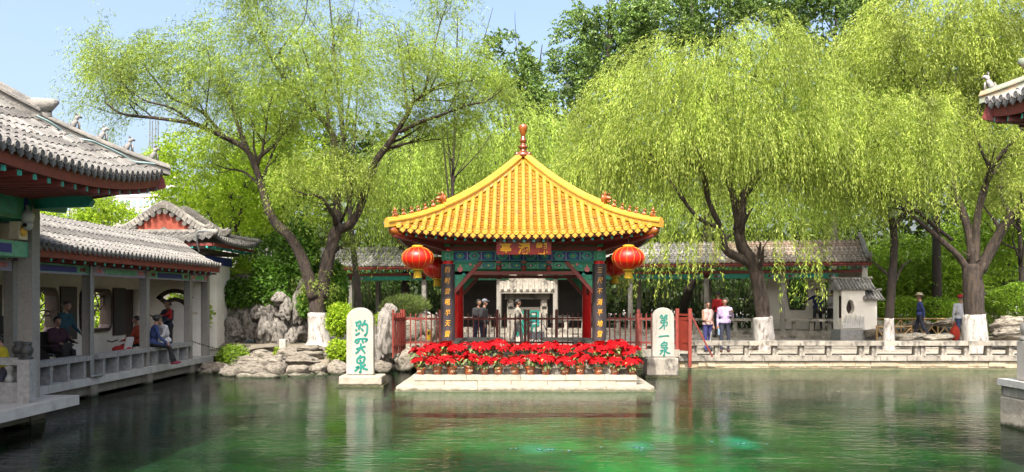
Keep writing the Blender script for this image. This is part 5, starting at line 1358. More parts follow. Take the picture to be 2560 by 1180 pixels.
roof_rows(hroof, 'cover_tile_row', 'pan_tile_row', lines, (0, 1, 0), .2, .055, .26, 'gtile', 'gtile', dm, dr, R(90))
lines = []
for i in range(21):      # skirt facing the camera (-Y)
    x = -2.0 + i * .2; d0 = max(0, (abs(x) - 1.2) / .9)
    if d0 > .93: lines.append(None); continue
    lines.append([Vector((x, -(GY + ext * d), zs(d, x / (1.2 + .9 * d)) + .03)) for d in np.linspace(1, d0 + .02, 7)])
roof_rows(hroof, 'cover_tile_row', 'pan_tile_row', lines, (1, 0, 0), .2, .055, .26, 'gtile', 'gtile', dm, dr, 0)
for s in (-1, 1):       # gable ridges, gable wall, scalloped verge tiles
    b = MB(); path = catmull([(x, s * GY, z + .08) for x, z in [(-1.5, 4.34), (-1.32, 4.27), (-1.0, 4.43), (-.5, 4.78), (-.2, 4.98), (0, 5.04), (.2, 4.98), (.5, 4.78), (1.0, 4.43), (1.32, 4.27), (1.5, 4.34)]], 4)
    for p, q in zip(path[:-1], path[1:]): b.beam(p, q + (q - p) * .15, .2, .17)
    b.tube([p + Vector((0, 0, .1)) for p in path], .07, 8); b.build('gable_ridge', 'gridge', hroof)
    for e in (-1, 1): MB().tube([(e * 1.4, s * GY, 4.36), (e * 1.52, s * GY, 4.42), (e * 1.56, s * GY, 4.5)], [.1, .09, .04], 8).build('ridge_curl', 'gridge', hroof, smooth=True)
    b = MB(); b.prism([(-1.15, 4.28), (1.15, 4.28), (.55, 4.68), (.2, 4.9), (-.2, 4.9), (-.55, 4.68)], (0, s * (GY - .04), 0), (1, 0, 0), (0, 0, 1), (0, s * .04, 0)); b.build('gable_wall', 'redwall', gh)
    b = MB(); b.prism([(-.3, 4.28), (.3, 4.28), (.0, 4.45)], (0, s * (GY + .0), 0), (1, 0, 0), (0, 0, 1), (0, s * .03, 0)); b.build('gable_vent', 'gtile', gh)
    for i in range(12):
        x = -1.1 + i * .2; o = MB().tube([(x, s * (GY + .0), zp(abs(x)) - .06), (x, s * (GY + .16), zp(abs(x)) - .09)], [.07, .075], 8).build('verge_tile', 'gtile', hroof)
    MB().box((0, s * (GY + .07), 4.30), (2.5, .16, .12)).build('gable_sill', 'gridge', hroof)
    for e in (-1, 1):     # hip ridges
        pts = [(e * (1.2 + .9 * d), s * (GY + ext * d), zs(d, 1) + .09) for d in np.linspace(.05, 1.03, 9)]; b = MB(); b.tube(pts, .09, 8); b.build('hip_ridge', 'gridge', hroof, smooth=True)
for s, ax in ((-1, 'y'), (1, 'x')):
    if ax == 'y': MB().box((0, -HY + .12, 3.82), (3.9, .05, .09)).build('eave_board', 'darkred', gh)
    else: MB().box((HX - .12, 0, 3.82), (.05, 3.9, .09)).build('eave_board', 'darkred', gh)
MB().box((0, 0, 3.66), (3.2, 3.2, .1)).build('ceiling', 'darkwood', gh)
for i in range(9): MB().box((HX - .25, -1.8 + i * .45, 3.74), (.3, .06, .06)).build('rafter', 'teal', gh); MB().box((-1.8 + i * .45, -HY + .25, 3.74), (.06, .3, .06)).build('rafter', 'teal', gh)
MB().box((0, .75, 1.95), (2.7, 1.2, 3.2)).build('wall', 'wall', gh)
for sx in (-1, 1): MB().box((sx * 1.28, -1.28, 1.95), (.2, .2, 3.2)).build('column', 'concrete', gh)
MB().box((0, -1.36, 3.4), (2.8, .1, .26)).build('architrave', 'blue', gh); MB().box((1.36, 0, 3.4), (.1, 2.8, .26)).build('architrave', 'blue', gh)
b = MB(); b.tube(catmull([(1.55, -1.95, 3.6), (1.55, -2.15, 4.0), (1.62, -2.18, 4.2), (1.95, -2.1, 4.2)], 4), .025, 6); b.build('bent_pipe', 'metal', gh)

# ================================================================== WHITE INCENSE SHRINE at the gallery's right end
sh = thing('white_shrine', 'small white stepped shrine with tiled roofs beside the gallery end', 'shrine', at(2143, 830, 30.2).to_2d().to_3d() + Vector((0, 0, .62)))
MB().box((-.12, 0, .22), (1.3, .9, .46)).build('plinth', 'slate' if 0 else 'bench', sh)
b = MB(); wall_with_hole(b, -.72, .12, .45, 1.85, [(-.40 + .15 * math.cos(a) * (1 if math.sin(a) < .3 else .9), 1.22 + (.30 if math.sin(a) > 0 else .22) * math.sin(a)) for a in np.linspace(0, 2 * PI, 13)[:-1]], -.4, .3); b.build('body_front', 'wall', sh)
MB().box((-.3, .14, 1.15), (.84, .46, 1.4)).build('body', 'wall', sh); MB().box((-.42, -.1, 1.25), (.56, .02, .8)).build('niche_shade', 'darkwood', sh); MB().box((.33, 0, .98), (.42, .8, 1.06)).build('side_body', 'wall', sh)  # dark panel in the niche stands in for the shade of its depth
def mini_roof(c, w, d, h, nm):
    b = MB(); b.prism([(-d / 2, 0), (d / 2, 0), (.06, h), (-.06, h)], Vector(c) + Vector((-w / 2, 0, 0)), (0, 1, 0), (0, 0, 1), (w, 0, 0)); ro = b.build('shrine_roof', 'gtile_dark', sh)
    n = int(w / .12)
    for i in range(n):
        x = c[0] - w / 2 + (i + .5) * w / n; b = MB(); b.tube([(x, c[1] - d / 2 - .03, c[2] + .02), (x, c[1] - d / 4, c[2] + h * .5 + .03), (x, c[1] - .04, c[2] + h + .03)], .042, 6); b.build('roof_tile_row', 'gtile_dark', ro)
    b = MB(); b.tube([(c[0] - w / 2 - .06, c[1], c[2] + h + .1), (c[0] - w / 4, c[1], c[2] + h + .06), (c[0] + w / 4, c[1], c[2] + h + .06), (c[0] + w / 2 + .06, c[1], c[2] + h + .1)], .06, 6); b.build('roof_ridge', 'gridge', ro)
mini_roof((-.2, 0, 1.86), 1.35, 1.0, .34, 'a'); mini_roof((.4, -.1, 1.50), .72, .9, .28, 'b')
for i in range(9): MB().prism([(-.05, 0), (.05, 0), (.03, .25 + .1 * (i % 3)), (0, .38 + .1 * (i % 2)), (-.03, .2)], (-.66 + i * .085, -.47 - .004 * (i % 2), .5), (1, 0, 0), (0, 0, 1), (0, .03, 0)).build('light_streak', 'white', sh)  # raised white slips imitate light streaks on the shrine front

# ================================================================== NEAR RIGHT STONE POST
np_ = thing('marble_railing_post', 'pale carved marble railing post on a stone block in the water at the right edge', 'post', at(2568, 900, 13.9).to_2d().to_3d())
MB().box((.16, .1, .2), (.62, .9, .62)).build('water_block', 'stone', np_).modifiers.new('bevel', 'BEVEL').width = .04
MB().box((.12, .1, .595), (.52, .8, .17)).build('base_course', 'stonegrey', np_); MB().box((.12, .05, .74), (.66, .9, .11)).build('ledge', 'deckedge', np_)
p = MB().box((.04, 0, 1.13), (.28, .28, .66)).build('shaft', 'stele', np_); p.modifiers.new('bevel', 'BEVEL').width = .02
for s in (-1, 1): MB().box((.04 + s * .085, -.142, 1.1), (.03, .012, .5)).build('carved_fillet', 'stele', np_)
MB().lathe([(.13, 1.46), (.15, 1.48), (.15, 1.52), (.11, 1.54), (.09, 1.56), (.13, 1.6), (.145, 1.68), (.12, 1.76), (.08, 1.8), (.10, 1.82), (.09, 1.86), (.02, 1.88)], 18, c=(.04, 0, 0)).build('post_cap', 'stele', np_, smooth=True)
MB().box((1.2, .0, 1.2), (2.0, .16, .16)).build('rail_slab', 'stele', np_); MB().box((1.2, .0, .95), (2.0, .1, .3)).build('rail_panel', 'stele', np_)

# ================================================================== FAR BUILDINGS
def tower(name, label, px0, px1, ytop, Y, dep, wallm, rows, cols, glass, h0=0.0, band=False):
    x0, x1 = (px0 - PX0) / FPX * Y, (px1 - PX0) / FPX * Y; z1 = EYE - (ytop - PY0) / FPX * Y; t = thing(name, label, 'building', ((x0 + x1) / 2, Y, 0)); w = x1 - x0
    MB().box((0, dep / 2, z1 / 2), (w, dep, z1)).build('wall', wallm, t); MB().box((0, dep / 2, z1 + .4), (w + .6, dep + .6, .8)).build('parapet', wallm, t)
    zz0 = z1 * .45; sp = (z1 - zz0) / rows
    for i in range(rows):
        z = z1 - (i + .55) * sp
        if band: MB().box((0, -.1, z), (w * .94, .4, sp * .5)).build('window_band', glass, t)
        else:
            me = share(MB().box((0, 0, 0), (w / cols * .6, .4, sp * .55)), 'window', glass)
            for j in range(cols): link('window', me, t, (-w / 2 + (j + .5) * w / cols, -.1, z))
    return t
tower('office_block', 'beige office block with blue glass front beyond the trees', 166, 236, 478, 330, 30, 'bldbeige', 9, 6, 'bldglass')
tower('glass_tower', 'rounded pale glass tower rising beside the beige office block', 232, 270, 462, 360, 20, 'bldglass', 12, 3, 'bldwhite', band=True)
tower('white_hotel', 'low white block with tall windows behind the red gable', 282, 420, 492, 290, 40, 'bldwhite', 5, 9, 'bldglass')
tower('stepped_tower', 'white stepped tower with green glass bands behind the pavilion eave', 335, 440, 445, 380, 40, 'bldwhite', 9, 4, 'bldglass', band=True)
tower('terrace_block', 'small white block under the stepped tower with two green bands', 345, 372, 462, 345, 20, 'bldwhite', 6, 3, 'bldglass', band=True)
ma = thing('lattice_mast', 'thin steel lattice mast rising above the far tower', 'mast', at(385, 500, 400).to_2d().to_3d())
z1 = EYE + (748 - 300) / FPX * 400; hw = 1.7
for sx in (-1, 1):
    for sy in (-1, 1): MB().tube([(sx * hw, sy * hw, 30), (sx * hw * .8, sy * hw * .8, z1)], .28, 5).build('mast_leg', 'metal', ma)
for i in range(14):
    z = 40 + (z1 - 44) / 14 * i; b = MB(); b.beam((-hw, -hw, z), (hw, -hw, z), .25, .3); b.beam((-hw, -hw, z), (hw, -hw, z + (z1 - 44) / 14), .18, .18); b.build('mast_brace', 'metal', ma)

# ================================================================== ROCKY SHORE (left)
SHX = [-10.2, -9.5, -8.4, -7.4, -6.4, -5.4, -4.4, -3.6, -2.6]; SHY = [25.0, 24.9, 23.7, 23.1, 23.3, 23.9, 24.7, 25.0, 25.3]
def shore_z(x, y):
    d = y - float(np.interp(x, SHX, SHY)); n = .12 * mnoise.noise(Vector((x * 1.1, y * 1.1, 3))) + .05 * mnoise.noise(Vector((x * 3, y * 3, 1)))
    if d < 0: return max(-.9, -.1 + d * 4 + n)
    return -.08 + min(d, 3.2) * .235 + n * min(1, d + .3) * .6
sheet('rocky_shore', -10.3, -2.5, 22.0, 32.0, 70, 80, shore_z, 'earth')


def ico(sub):
    import bmesh
    bm = bmesh.new(); bmesh.ops.create_icosphere(bm, subdivisions=sub, radius=1.0); v = [p.co.copy() for p in bm.verts]; f = [tuple(q.index for q in p.verts) for p in bm.faces]; bm.free(); return v, f
ICO3 = ico(3); ICO4 = ico(4)
def rock_mesh(seed, kind):
    q = random.Random(seed); off = Vector((q.uniform(-50, 50), q.uniform(-50, 50), q.uniform(-50, 50))); vs = []
    V, F = ICO4 if kind in ('tall', 'ledge') else ICO3
    planes = [Vector((q.gauss(0, 1), q.gauss(0, 1), q.gauss(0, .7))).normalized() for _ in range(9)]; pd = [q.uniform(.55, .85) for _ in planes]
    for p in V:
        d = p.copy()
        for n, h in zip(planes, pd):       # facet the stone with cutting planes
            t = d.dot(n)
            if t > h: d -= n * (t - h) * .85
        f = 1 + .28 * mnoise.noise(d * 1.3 + off) + .14 * mnoise.noise(d * 3.1 + off) + .06 * mnoise.noise(d * 7 + off)
        if kind == 'tall':
            h = mnoise.noise(Vector((d.x * 2.2, d.y * 2.2, d.z * 1.1)) + off); f -= .34 * max(0, abs(h) < .12) * (1 - abs(h) / .12) * .7
            h2 = mnoise.noise(d * 4.5 + off); f -= .16 * max(0, h2 - .25)
        elif kind == 'ledge':
            f *= 1 + .07 * math.sin(d.z * 16 + 3 * mnoise.noise(d * 2 + off))
        vs.append(d * f)
    V2 = np.array([tuple(v) for v in vs]); V2 /= np.abs(V2).max(0)
    return npmesh('rock', V2, np.array(F), 'rock' if kind == 'tall' else 'rockwet', smooth=False)
RK = {k: [rock_mesh(s * 13 + n, k) for s in range(7)] for n, k in enumerate(('tall', 'low', 'ledge'))}
_rc = {}
def rock(px, py, wpx, hpx, Y, kind, label, i=0, group=None, depth=None, rz=None):
    """px,py: centre of the stone's foot; wpx,hpx: its size in photo pixels at depth Y"""
    q = random.Random(int(px * 7 + py)); k = Y / FPX; c = at(px, py, Y); w, h = wpx * k / 2, hpx * k / 2
    o = link('rock', RK[kind][(i * 3 + int(px)) % 7], None, (c.x, c.y, c.z + h * .85)); o.scale = (w, depth or w * q.uniform(.7, 1.0), h)
    o.rotation_euler = (q.uniform(-.12, .12), q.uniform(-.12, .12), q.uniform(-.5, .5) if rz is None else rz)
    tag(o, label, 'rock', group); return o
# stones of the shore, in tiers rising from the water
TIER = ['at the waterline', 'in the first ledge above the water', 'in the second ledge above the water', 'in the third ledge above the water', 'on the terrace below the rockery']
qs = random.Random(17)
for ti, (d, w0, w1, h0, h1, kd) in enumerate(((.05, .35, .75, .16, .32, 'low'), (.55, .45, .95, .28, .52, 'low'), (1.2, .6, 1.3, .26, .46, 'ledge'), (1.95, .6, 1.2, .24, .42, 'low'), (2.75, .8, 1.7, .14, .24, 'ledge'))):
    x = -9.75 + .3 * ti; n_ = 0
    while x < -4.2 - .25 * ti and n_ < 20:
        w = qs.uniform(w0, w1); xc = x + w / 2; yy = float(np.interp(xc, SHX, SHY)) + d + qs.uniform(-.12, .12); h = qs.uniform(h0, h1)
        o = link('rock', RK[kd][qs.randrange(7)], None, (xc, yy, shore_z(xc, yy) + h * .18)); o.scale = (w * .56, qs.uniform(.3, .5), h * .62); o.rotation_euler = (qs.uniform(-.1, .1), qs.uniform(-.1, .1), qs.uniform(-.35, .35) + (PI if qs.random() < .5 else 0))
        tag(o, 'limestone rock %s, %s from the corridor deck' % (TIER[ti], ORD[n_]), 'rock', 'shore ledge rocks'); x += w * .82; n_ += 1
# upright rockery stones (wall)
wall_r = []
q = random.Random(21)
for r_, (yb, hh, n) in enumerate(((862, 72, 9), (812, 66, 9), (772, 62, 10), (740, 46, 9))):
    for j in range(n):
        px = 548 + j * (205 / (n - 1)) + q.uniform(-7, 7); wall_r.append((px, yb + q.uniform(-8, 6), q.uniform(46, 68), hh + q.uniform(0, 26), 28.6 + r_ * .25 + q.uniform(-.1, .1)))
for i, (px, py, w, h, Y) in enumerate(wall_r):
    rw = ('bottom', 'second', 'third', 'top')[0 if i < 9 else 1 if i < 18 else 2 if i < 28 else 3]; j = i if i < 9 else i - 9 if i < 18 else i - 18 if i < 28 else i - 28
    rock(px, py, w, h, Y, 'tall', 'weathered upright stone in the %s tier of the rockery wall, %s from the corridor' % (rw, ORD[j]), i, 'rockery wall stones', depth=.4)
fm = [(716, 800, 40, 64, 28.1, 'pitted limestone pillar standing at the middle front of the rockery'), (742, 812, 34, 90, 28.2, 'tall fluted limestone pillar next to the white-painted trunk'), (700, 862, 40, 66, 27.9, 'narrow hollowed limestone rising behind the small marker post'), (728, 868, 40, 56, 27.9, 'squat pitted limestone between marker post and willow'),
      (700, 770, 48, 46, 28.3, 'overhanging crest stone topping the rockery'), (757, 760, 44, 70, 28.2, 'pale spur stone at the willow end of the rockery crest'), (770, 850, 44, 100, 28.6, 'shadowed stone wedged behind the willow trunk')]
for i, (px, py, w, h, Y, lab) in enumerate(fm): rock(px, py, w, h, Y, 'tall', lab, i)
for i, (px, py, w, h, Y, lab) in enumerate([(962, 925, 70, 175, 24.9, 'tall dark limestone block standing behind the willow stele'), (975, 812, 52, 60, 26.0, 'pointed rock crest above the limestone block near the fence leaf'), (1012, 932, 60, 75, 25.0, 'rough stone at the water beside the platform flowers'), (1040, 925, 44, 70, 25.6, 'rough stone tucked under the paling fence'),
      (1025, 850, 70, 60, 27.0, 'broad grey boulder behind the fence below the pine bush'), (1075, 850, 60, 70, 27.2, 'grey boulder behind the fence beside the red column'), (938, 880, 40, 100, 25.6, 'narrow shadowed rock between stele and limestone block'), (1055, 815, 40, 40, 28.5, 'small square rock beside the pine bush'), (955, 935, 50, 40, 24.6, 'low wet rock at the foot of the limestone block')]):
    rock(px, py, w, h, Y, 'tall' if i in (0, 1, 6) else 'low', lab, i)
for i, (px, py, w, h, Y, kd, lab) in enumerate([(2540, 836, 130, 52, 28.0, 'ledge', 'big streaked boulder slab under the clipped round bush'), (2530, 852, 110, 40, 27.4, 'ledge', 'broken lower boulder beside the thick white-painted trunk'), (2368, 818, 90, 26, 31.5, 'ledge', 'low kerb rock behind the person with the red bag'), (2300, 822, 70, 22, 31.5, 'ledge', 'low kerb rock under the rustic fence behind the straw-hatted walker'),
      (2250, 852, 90, 22, 28.2, 'low', 'flat rock behind the thin white-painted trunk'), (2190, 842, 50, 26, 29.5, 'low', 'small rounded rock at the foot of the white shrine'), (2345, 852, 90, 20, 28.3, 'low', 'flat sunlit rock before the path bend'), (2290, 846, 60, 16, 28.8, 'ledge', 'thin slab rock near the path bend')]):
    rock(px, py, w, h, Y, kd, lab, i, depth=.5)
# small white marker post with lettering on the shore
mk = thing('marker_post', 'small weathered white marker post standing on the rocky shore', 'post', at(707, 915, 25.2))
MB().box((0, 0, .38), (.2, .13, .86)).build('post_shaft', 'stele', mk).modifiers.new('bevel', 'BEVEL').width = .015
b = MB()
for i in range(5): b.box((0, -.066, .18 + i * .12), (.05, .004, .05)); b.box((.02, -.0665, .2 + i * .12), (.03, .004, .012))
b.build('faint_lettering', 'greytext', mk)
# chain from the corridor end to the marker
ch = MB(); p0, p1 = at(470, 850, 24.6), at(707, 872, 25.2)
for i in range(46):
    t = i / 45; p = p0.lerp(p1, t) - Vector((0, 0, .35 * 4 * t * (1 - t) * .6)); pq = p0.lerp(p1, (i + .7) / 45) - Vector((0, 0, .35 * 4 * t * (1 - t) * .6)); ch.tube([p, pq], .022 if i % 2 else .016, 5)
tag(ch.build('chain', 'iron'), 'sagging iron chain strung from the corridor end to the marker post', 'chain')

# ================================================================== FOLIAGE
M['willow'] = leafmat('willow_leaf', (0.12, 0.20, 0.016), (0.38, 0.48, 0.09), .5, val=.45, rough=.45, stretch=(1.4, 1.4, .8))
M['willow_y'] = leafmat('yellow_willow_leaf', (0.12, 0.20, 0.012), (0.46, 0.54, 0.11), .5, val=.55, rough=.45, stretch=(2.6, 2.6, .4))  # brighter yellow-green is this leaf's own colour
M['willow_far'] = leafmat('far_willow_leaf', (0.15, 0.24, 0.018), (0.42, 0.53, 0.10), .5, val=.55, stretch=(2.2, 2.2, .3))
M['olive'] = leafmat('olive_willow_leaf', (0.15, 0.22, 0.018), (0.42, 0.49, 0.10), .45, val=.5, stretch=(1.5, 1.5, .8))
M['poplar'] = leafmat('poplar_leaf', (0.07, 0.14, 0.025), (0.22, 0.32, 0.08), .35, val=.3, rough=.35)
M['maple'] = leafmat('maple_leaf', (0.17, 0.30, 0.012), (0.42, 0.55, 0.04), .5, val=.25)
M['ivy'] = leafmat('ivy_leaf', (0.035, 0.10, 0.008), (0.12, 0.24, 0.025), .35, val=.3)
M['shrub'] = leafmat('shrub_leaf', (0.12, 0.23, 0.012), (0.30, 0.45, 0.04), .4, val=.35)
M['hedge'] = leafmat('clipped_bush_leaf', (0.10, 0.21, 0.010), (0.26, 0.40, 0.03), .35, val=.3)
M['pineneedle'] = leafmat('pine_needle', (0.06, 0.10, 0.02), (0.16, 0.21, 0.05), .3, val=.25)
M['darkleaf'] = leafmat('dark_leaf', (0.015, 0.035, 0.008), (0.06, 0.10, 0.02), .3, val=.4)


M['soil'] = pm('dark_soil', (0.05, 0.045, 0.025), (0.03, 0.035, 0.015), 3, .95)


def unit(a): return a / np.maximum(np.linalg.norm(a, axis=-1, keepdims=True), 1e-9)


def leaves_at(P, D, L, W, rng, flat=0.0):
    """one rhombic leaf per row: base P, direction D (unit), length L, width W"""
    n = len(P); r = unit(rng.normal(size=(n, 3)))
    if flat: r = unit(r * (1 - flat) + np.array([0, 0, 1.0]) * flat)
    s = unit(np.cross(D, r)); L = L[:, None]; W = W[:, None]
    mid = P + D * L * .45
    V = np.stack([P, mid + s * W * .5, P + D * L, mid - s * W * .5], 1).reshape(-1, 3)
    F = np.arange(4 * n).reshape(n, 4); return V, F


def strand_leaves(S, Dr, L, k, droop, ll, lw, rng, spread=.8, dn=.3):
    """S (n,3) starts, Dr unit directions, L lengths; k leaves along each arching strand"""
    n = len(S); t = (np.arange(k)[None, :] + rng.random((n, k))) / k
    sway = unit(rng.normal(size=(n, 3))) * .12
    P = S[:, None] + Dr[:, None] * (L[:, None] * (t * (1 - .45 * droop * t)))[..., None] + sway[:, None] * (L[:, None] * t * t)[..., None]
    P[..., 2] -= droop * L[:, None] * t * t
    tang = unit(Dr[:, None] * (1 - .9 * droop * t)[..., None] - np.array([0, 0, 1.0]) * (2 * droop * t)[..., None])
    D = unit(tang * .8 + rng.normal(size=(n, k, 3)) * spread * .55 - np.array([0, 0, 1.0]) * dn)
    P = P + rng.normal(size=P.shape) * .02
    P = P.reshape(-1, 3); D = D.reshape(-1, 3); m = len(P)
    return leaves_at(P, D, ll * rng.uniform(.65, 1.25, m), lw * rng.uniform(.7, 1.25, m), rng)


def inpoly(x, y, poly):
    c = np.zeros(len(x), bool); n = len(poly)
    for i in range(n):
        x0, y0 = poly[i]; x1, y1 = poly[(i + 1) % n]
        hit = ((y0 > y) != (y1 > y)) & (x < (x1 - x0) * (y - y0) / ((y1 - y0) + 1e-12) + x0); c ^= hit
    return c


def vnoise(P, f, seed):
    o = Vector((seed * 17.3, seed * 5.1, seed * 9.7)); return np.array([mnoise.noise(Vector(p) * f + o) for p in P])


def crown_starts(poly, Y, dy, n, rng, clump=.0, freq=.8, front=.0):
    """n points with the photo outline poly, at depth Y +- dy (a real volume, not a sheet), thinned into clumps"""
    xs = [p[0] for p in poly]; ys = [p[1] for p in poly]; out = []
    got = 0
    while got < n:
        m = n * 3; x = rng.uniform(min(xs), max(xs), m); y = rng.uniform(min(ys), max(ys), m); k = inpoly(x, y, poly); x, y = x[k], y[k]
        Yd = Y + (rng.random(len(x)) ** (1 + front) * 2 - 1) * dy
        # scale outline about the crown's axis so that it stays a round crown in depth
        cx = (min(xs) + max(xs)) / 2; cy = (min(ys) + max(ys)) / 2; f = np.sqrt(np.maximum(.05, 1 - ((Yd - Y) / dy) ** 2 * .7)); f = f * 1.0
        X = ((cx + (x - cx) * f) - PX0) / FPX * Y; Z = EYE - ((cy + (y - cy) * f) - PY0) / FPX * Y
        # keep lateral size in metres at depth Y; points nearer or farther keep their real position
        P = np.stack([X, Yd, Z], 1)
        if clump:
            nz = vnoise(P, freq, 3); P = P[nz > clump - .25 * rng.random(len(P))]
        out.append(P); got += len(P)
    return np.concatenate(out)[:n]


def strand_crown(name, parent, mat, poly, Y, dy, nstr, k, L, ll, lw, seed, droop=1.0, clump=.0, freq=.8, up=.3, spread=.8, extra=None):
    rng = np.random.default_rng(seed); S = crown_starts(poly, Y, dy, nstr, rng, clump, freq)
    if extra is not None: S = np.concatenate([S, extra])
    n = len(S); c = S.mean(0); out = unit((S - c) * np.array([1, 1, .4]) + rng.normal(size=(n, 3)) * 1.2); out[:, 2] = np.abs(out[:, 2]) * up; Dr = unit(out)
    V, F = strand_leaves(S, Dr, rng.uniform(L[0], L[1], n), k, droop, ll, lw, rng, spread)
    return link(name, npmesh(name, V, F, mat), parent)


def tree_branches(mb, limbs, rng, depth, tips, dens=1.0):
    """limbs: list of (points, r0, r1). Grows side branches and records twig tips (pos, dir, len)"""
    for pts, r0, r1, lv in limbs:
        pts = [Vector(p) for p in pts]; n = len(pts)
        mb.tube(pts, [r0 + (r1 - r0) * i / (n - 1) for i in range(n)], 9 if lv == 0 else 6 if lv == 1 else 4, wob=.25 if lv == 0 else 0)
        L = sum((pts[i + 1] - pts[i]).length for i in range(n - 1))
        if lv >= depth:
            for i in range(1, n): tips.append((pts[i], (pts[i] - pts[i - 1]).normalized(), L * .5))
            continue
        nb = max(2, int(L * dens * (1.5 if lv == 0 else 2.6)))
        new = []
        for j in range(nb):
            t = rng.uniform(.35 if lv == 0 else .2, 1.0); f = t * (n - 1); i = min(int(f), n - 2); p = pts[i].lerp(pts[i + 1], f - i); d = (pts[i + 1] - pts[i]).normalized()
            rv = Vector(rng.normal(size=3)); ax = (rv - d * rv.dot(d)).normalized(); d2 = (d * rng.uniform(.7, 1.0) + ax * rng.uniform(.45, 1.0) + Vector((0, 0, rng.uniform(.0, .45)))).normalized()
            l2 = L * rng.uniform(.22, .45) * (1.1 - .5 * t) if lv == 0 else L * rng.uniform(.3, .6); l2 = min(max(l2, .35), 2.4); q = [p]; dd = d2
            for s in range(4):
                dd = (dd + Vector(rng.normal(size=3)) * .13 + Vector((0, 0, .02 if lv == 0 else -.06))).normalized(); q.append(q[-1] + dd * l2 / 4)
            ra = (r0 + (r1 - r0) * t) * (.5 if lv == 0 else .55); new.append((q, max(ra, .006), max(ra * .3, .003), lv + 1))
        tree_branches(mb, new, rng, depth, tips, dens)


def pxl(lst, Y0, r0, r1, lv=0, k=4):
    """limb from photo points (px, py, dY)"""
    return (catmull([at(p[0], p[1], Y0 + (p[2] if len(p) > 2 else 0)) for p in lst], k), r0, r1, lv)


def whitewash(parent, pts, rads, n=14):
    b = MB(); b.tube(catmull(pts, 4), np.interp(np.linspace(0, 1, (len(pts) - 1) * 4 + 1), np.linspace(0, 1, len(rads)), rads).tolist(), n, wob=.16)
    for i_ in range(n): x_, y_, z_ = b.v[len(b.v) - n + i_]; b.v[len(b.v) - n + i_] = (x_, y_, z_ + .07 * mnoise.noise(Vector((x_ * 9, y_ * 9, 1))))
    return b.build('painted_base', 'limewash', parent, smooth=True)


def tip_leaves(tips, mat, name, parent, seed, per, k, L, ll, lw, droop=.5, jit=.12, spread=.9):
    rng = np.random.default_rng(seed); P = np.array([tuple(t[0]) for t in tips]); D = np.array([tuple(t[1]) for t in tips])
    P = np.repeat(P, per, 0) + rng.normal(size=(len(P) * per, 3)) * jit; D = unit(np.repeat(D, per, 0) * .8 + rng.normal(size=P.shape) * .6)
    V, F = strand_leaves(P, D, rng.uniform(L[0], L[1], len(P)), k, droop, ll, lw, rng, spread)
    return link(name, npmesh(name, V, F, mat), parent)


# ---- T1: wide leaning willow on the rocky shore
Y1 = 27.0; t1 = thing('willow_tree', 'wide forked willow with white-painted trunk foot on the rocky shore', 'tree', at(797, 858, Y1)); t1l = t1.location.copy()
def sub(p): return p
rng1 = np.random.default_rng(4); tips = []; b = MB()
limbs = [pxl([(797, 850), (793, 800), (792, 760), (790, 730)], Y1, .27, .25),
         pxl([(785, 745, -.1), (770, 690, -.2), (748, 632, -.2), (724, 590, -.2), (690, 560, -.2), (670, 520, -.3), (655, 470, -.3), (642, 427, -.4), (617, 376, -.5), (556, 341, -.8), (485, 310, -1.2), (388, 295, -1.6), (307, 285, -1.9), (262, 256, -2.0)], Y1, .20, .022),
         pxl([(617, 376, -.5), (602, 336, -.2), (586, 285, .2), (576, 254, .4), (556, 193, .6), (545, 130, .8)], Y1, .075, .015), pxl([(642, 427, -.4), (650, 392, .1), (698, 346, .5), (709, 280, .8), (714, 214, 1.0), (700, 120, 1.2)], Y1, .08, .015),
         pxl([(556, 341, -.8), (505, 280, -.8), (429, 244, -.9), (378, 188, -1.0), (352, 153, -1.0)], Y1, .06, .012), pxl([(485, 310, -1.2), (430, 270, -1.9), (360, 250, -2.3), (300, 205, -2.5)], Y1, .045, .012),
         pxl([(656, 470, -.3), (610, 430, .6), (560, 420, 1.2), (520, 400, 1.6)], Y1, .05, .012),
         pxl([(803, 745, .1), (812, 690, .2), (826, 630, .3), (838, 585, .4), (852, 560, .4)], Y1, .21, .20),
         pxl([(845, 575, .4), (876, 559, .2), (902, 514, .2), (932, 417, .1), (978, 351, 0), (1019, 285, -.2), (1034, 254, -.3), (1090, 219, -.4), (1131, 193, -.5), (1180, 150, -.6)], Y1, .16, .015),
         pxl([(1000, 330, -.1), (1050, 305, -.5), (1095, 290, -.8), (1166, 264, -1.2), (1217, 252, -1.4), (1260, 220, -1.5)], Y1, .07, .012), pxl([(960, 375, 0), (1010, 360, .5), (1065, 351, .8), (1156, 343, 1.1)], Y1, .05, .010),
         pxl([(1019, 285, -.2), (1010, 200, .2), (1000, 130, .4), (985, 60, .6)], Y1, .05, .012), pxl([(1060, 240, -.3), (1080, 150, -.2), (1100, 60, 0), (1120, 10, 0)], Y1, .04, .01),
         pxl([(845, 580, .5), (842, 500, .9), (840, 420, 1.1), (836, 356, 1.2), (820, 315, 1.2), (775, 270, 1.1), (734, 224, 1.0), (683, 153, .8), (658, 86, .7), (642, 20, .7)], Y1, .16, .02),
         pxl([(820, 315, 1.2), (820, 275, 1.5), (810, 234, 1.7), (841, 173, 2.0), (830, 117, 2.2), (850, 40, 2.3)], Y1, .075, .012), pxl([(683, 153, .8), (720, 100, 1.5), (760, 50, 1.8), (770, -20, 2)], Y1, .035, .01),
         pxl([(840, 560, .3), (831, 534, -.3), (800, 493, -.8), (760, 485, -1.1), (725, 470, -1.3)], Y1, .09, .015), pxl([(852, 555, .3), (880, 480, -.5), (860, 430, -.8), (820, 400, -1.0)], Y1, .05, .012)]
tree_branches(b, limbs, rng1, 2, tips, .9)
for o_ in (b,): 
    tk = o_.build('trunk', 'bark', None, smooth=True)
tk.parent = t1; tk.matrix_parent_inverse = Matrix.Translation(-t1l)
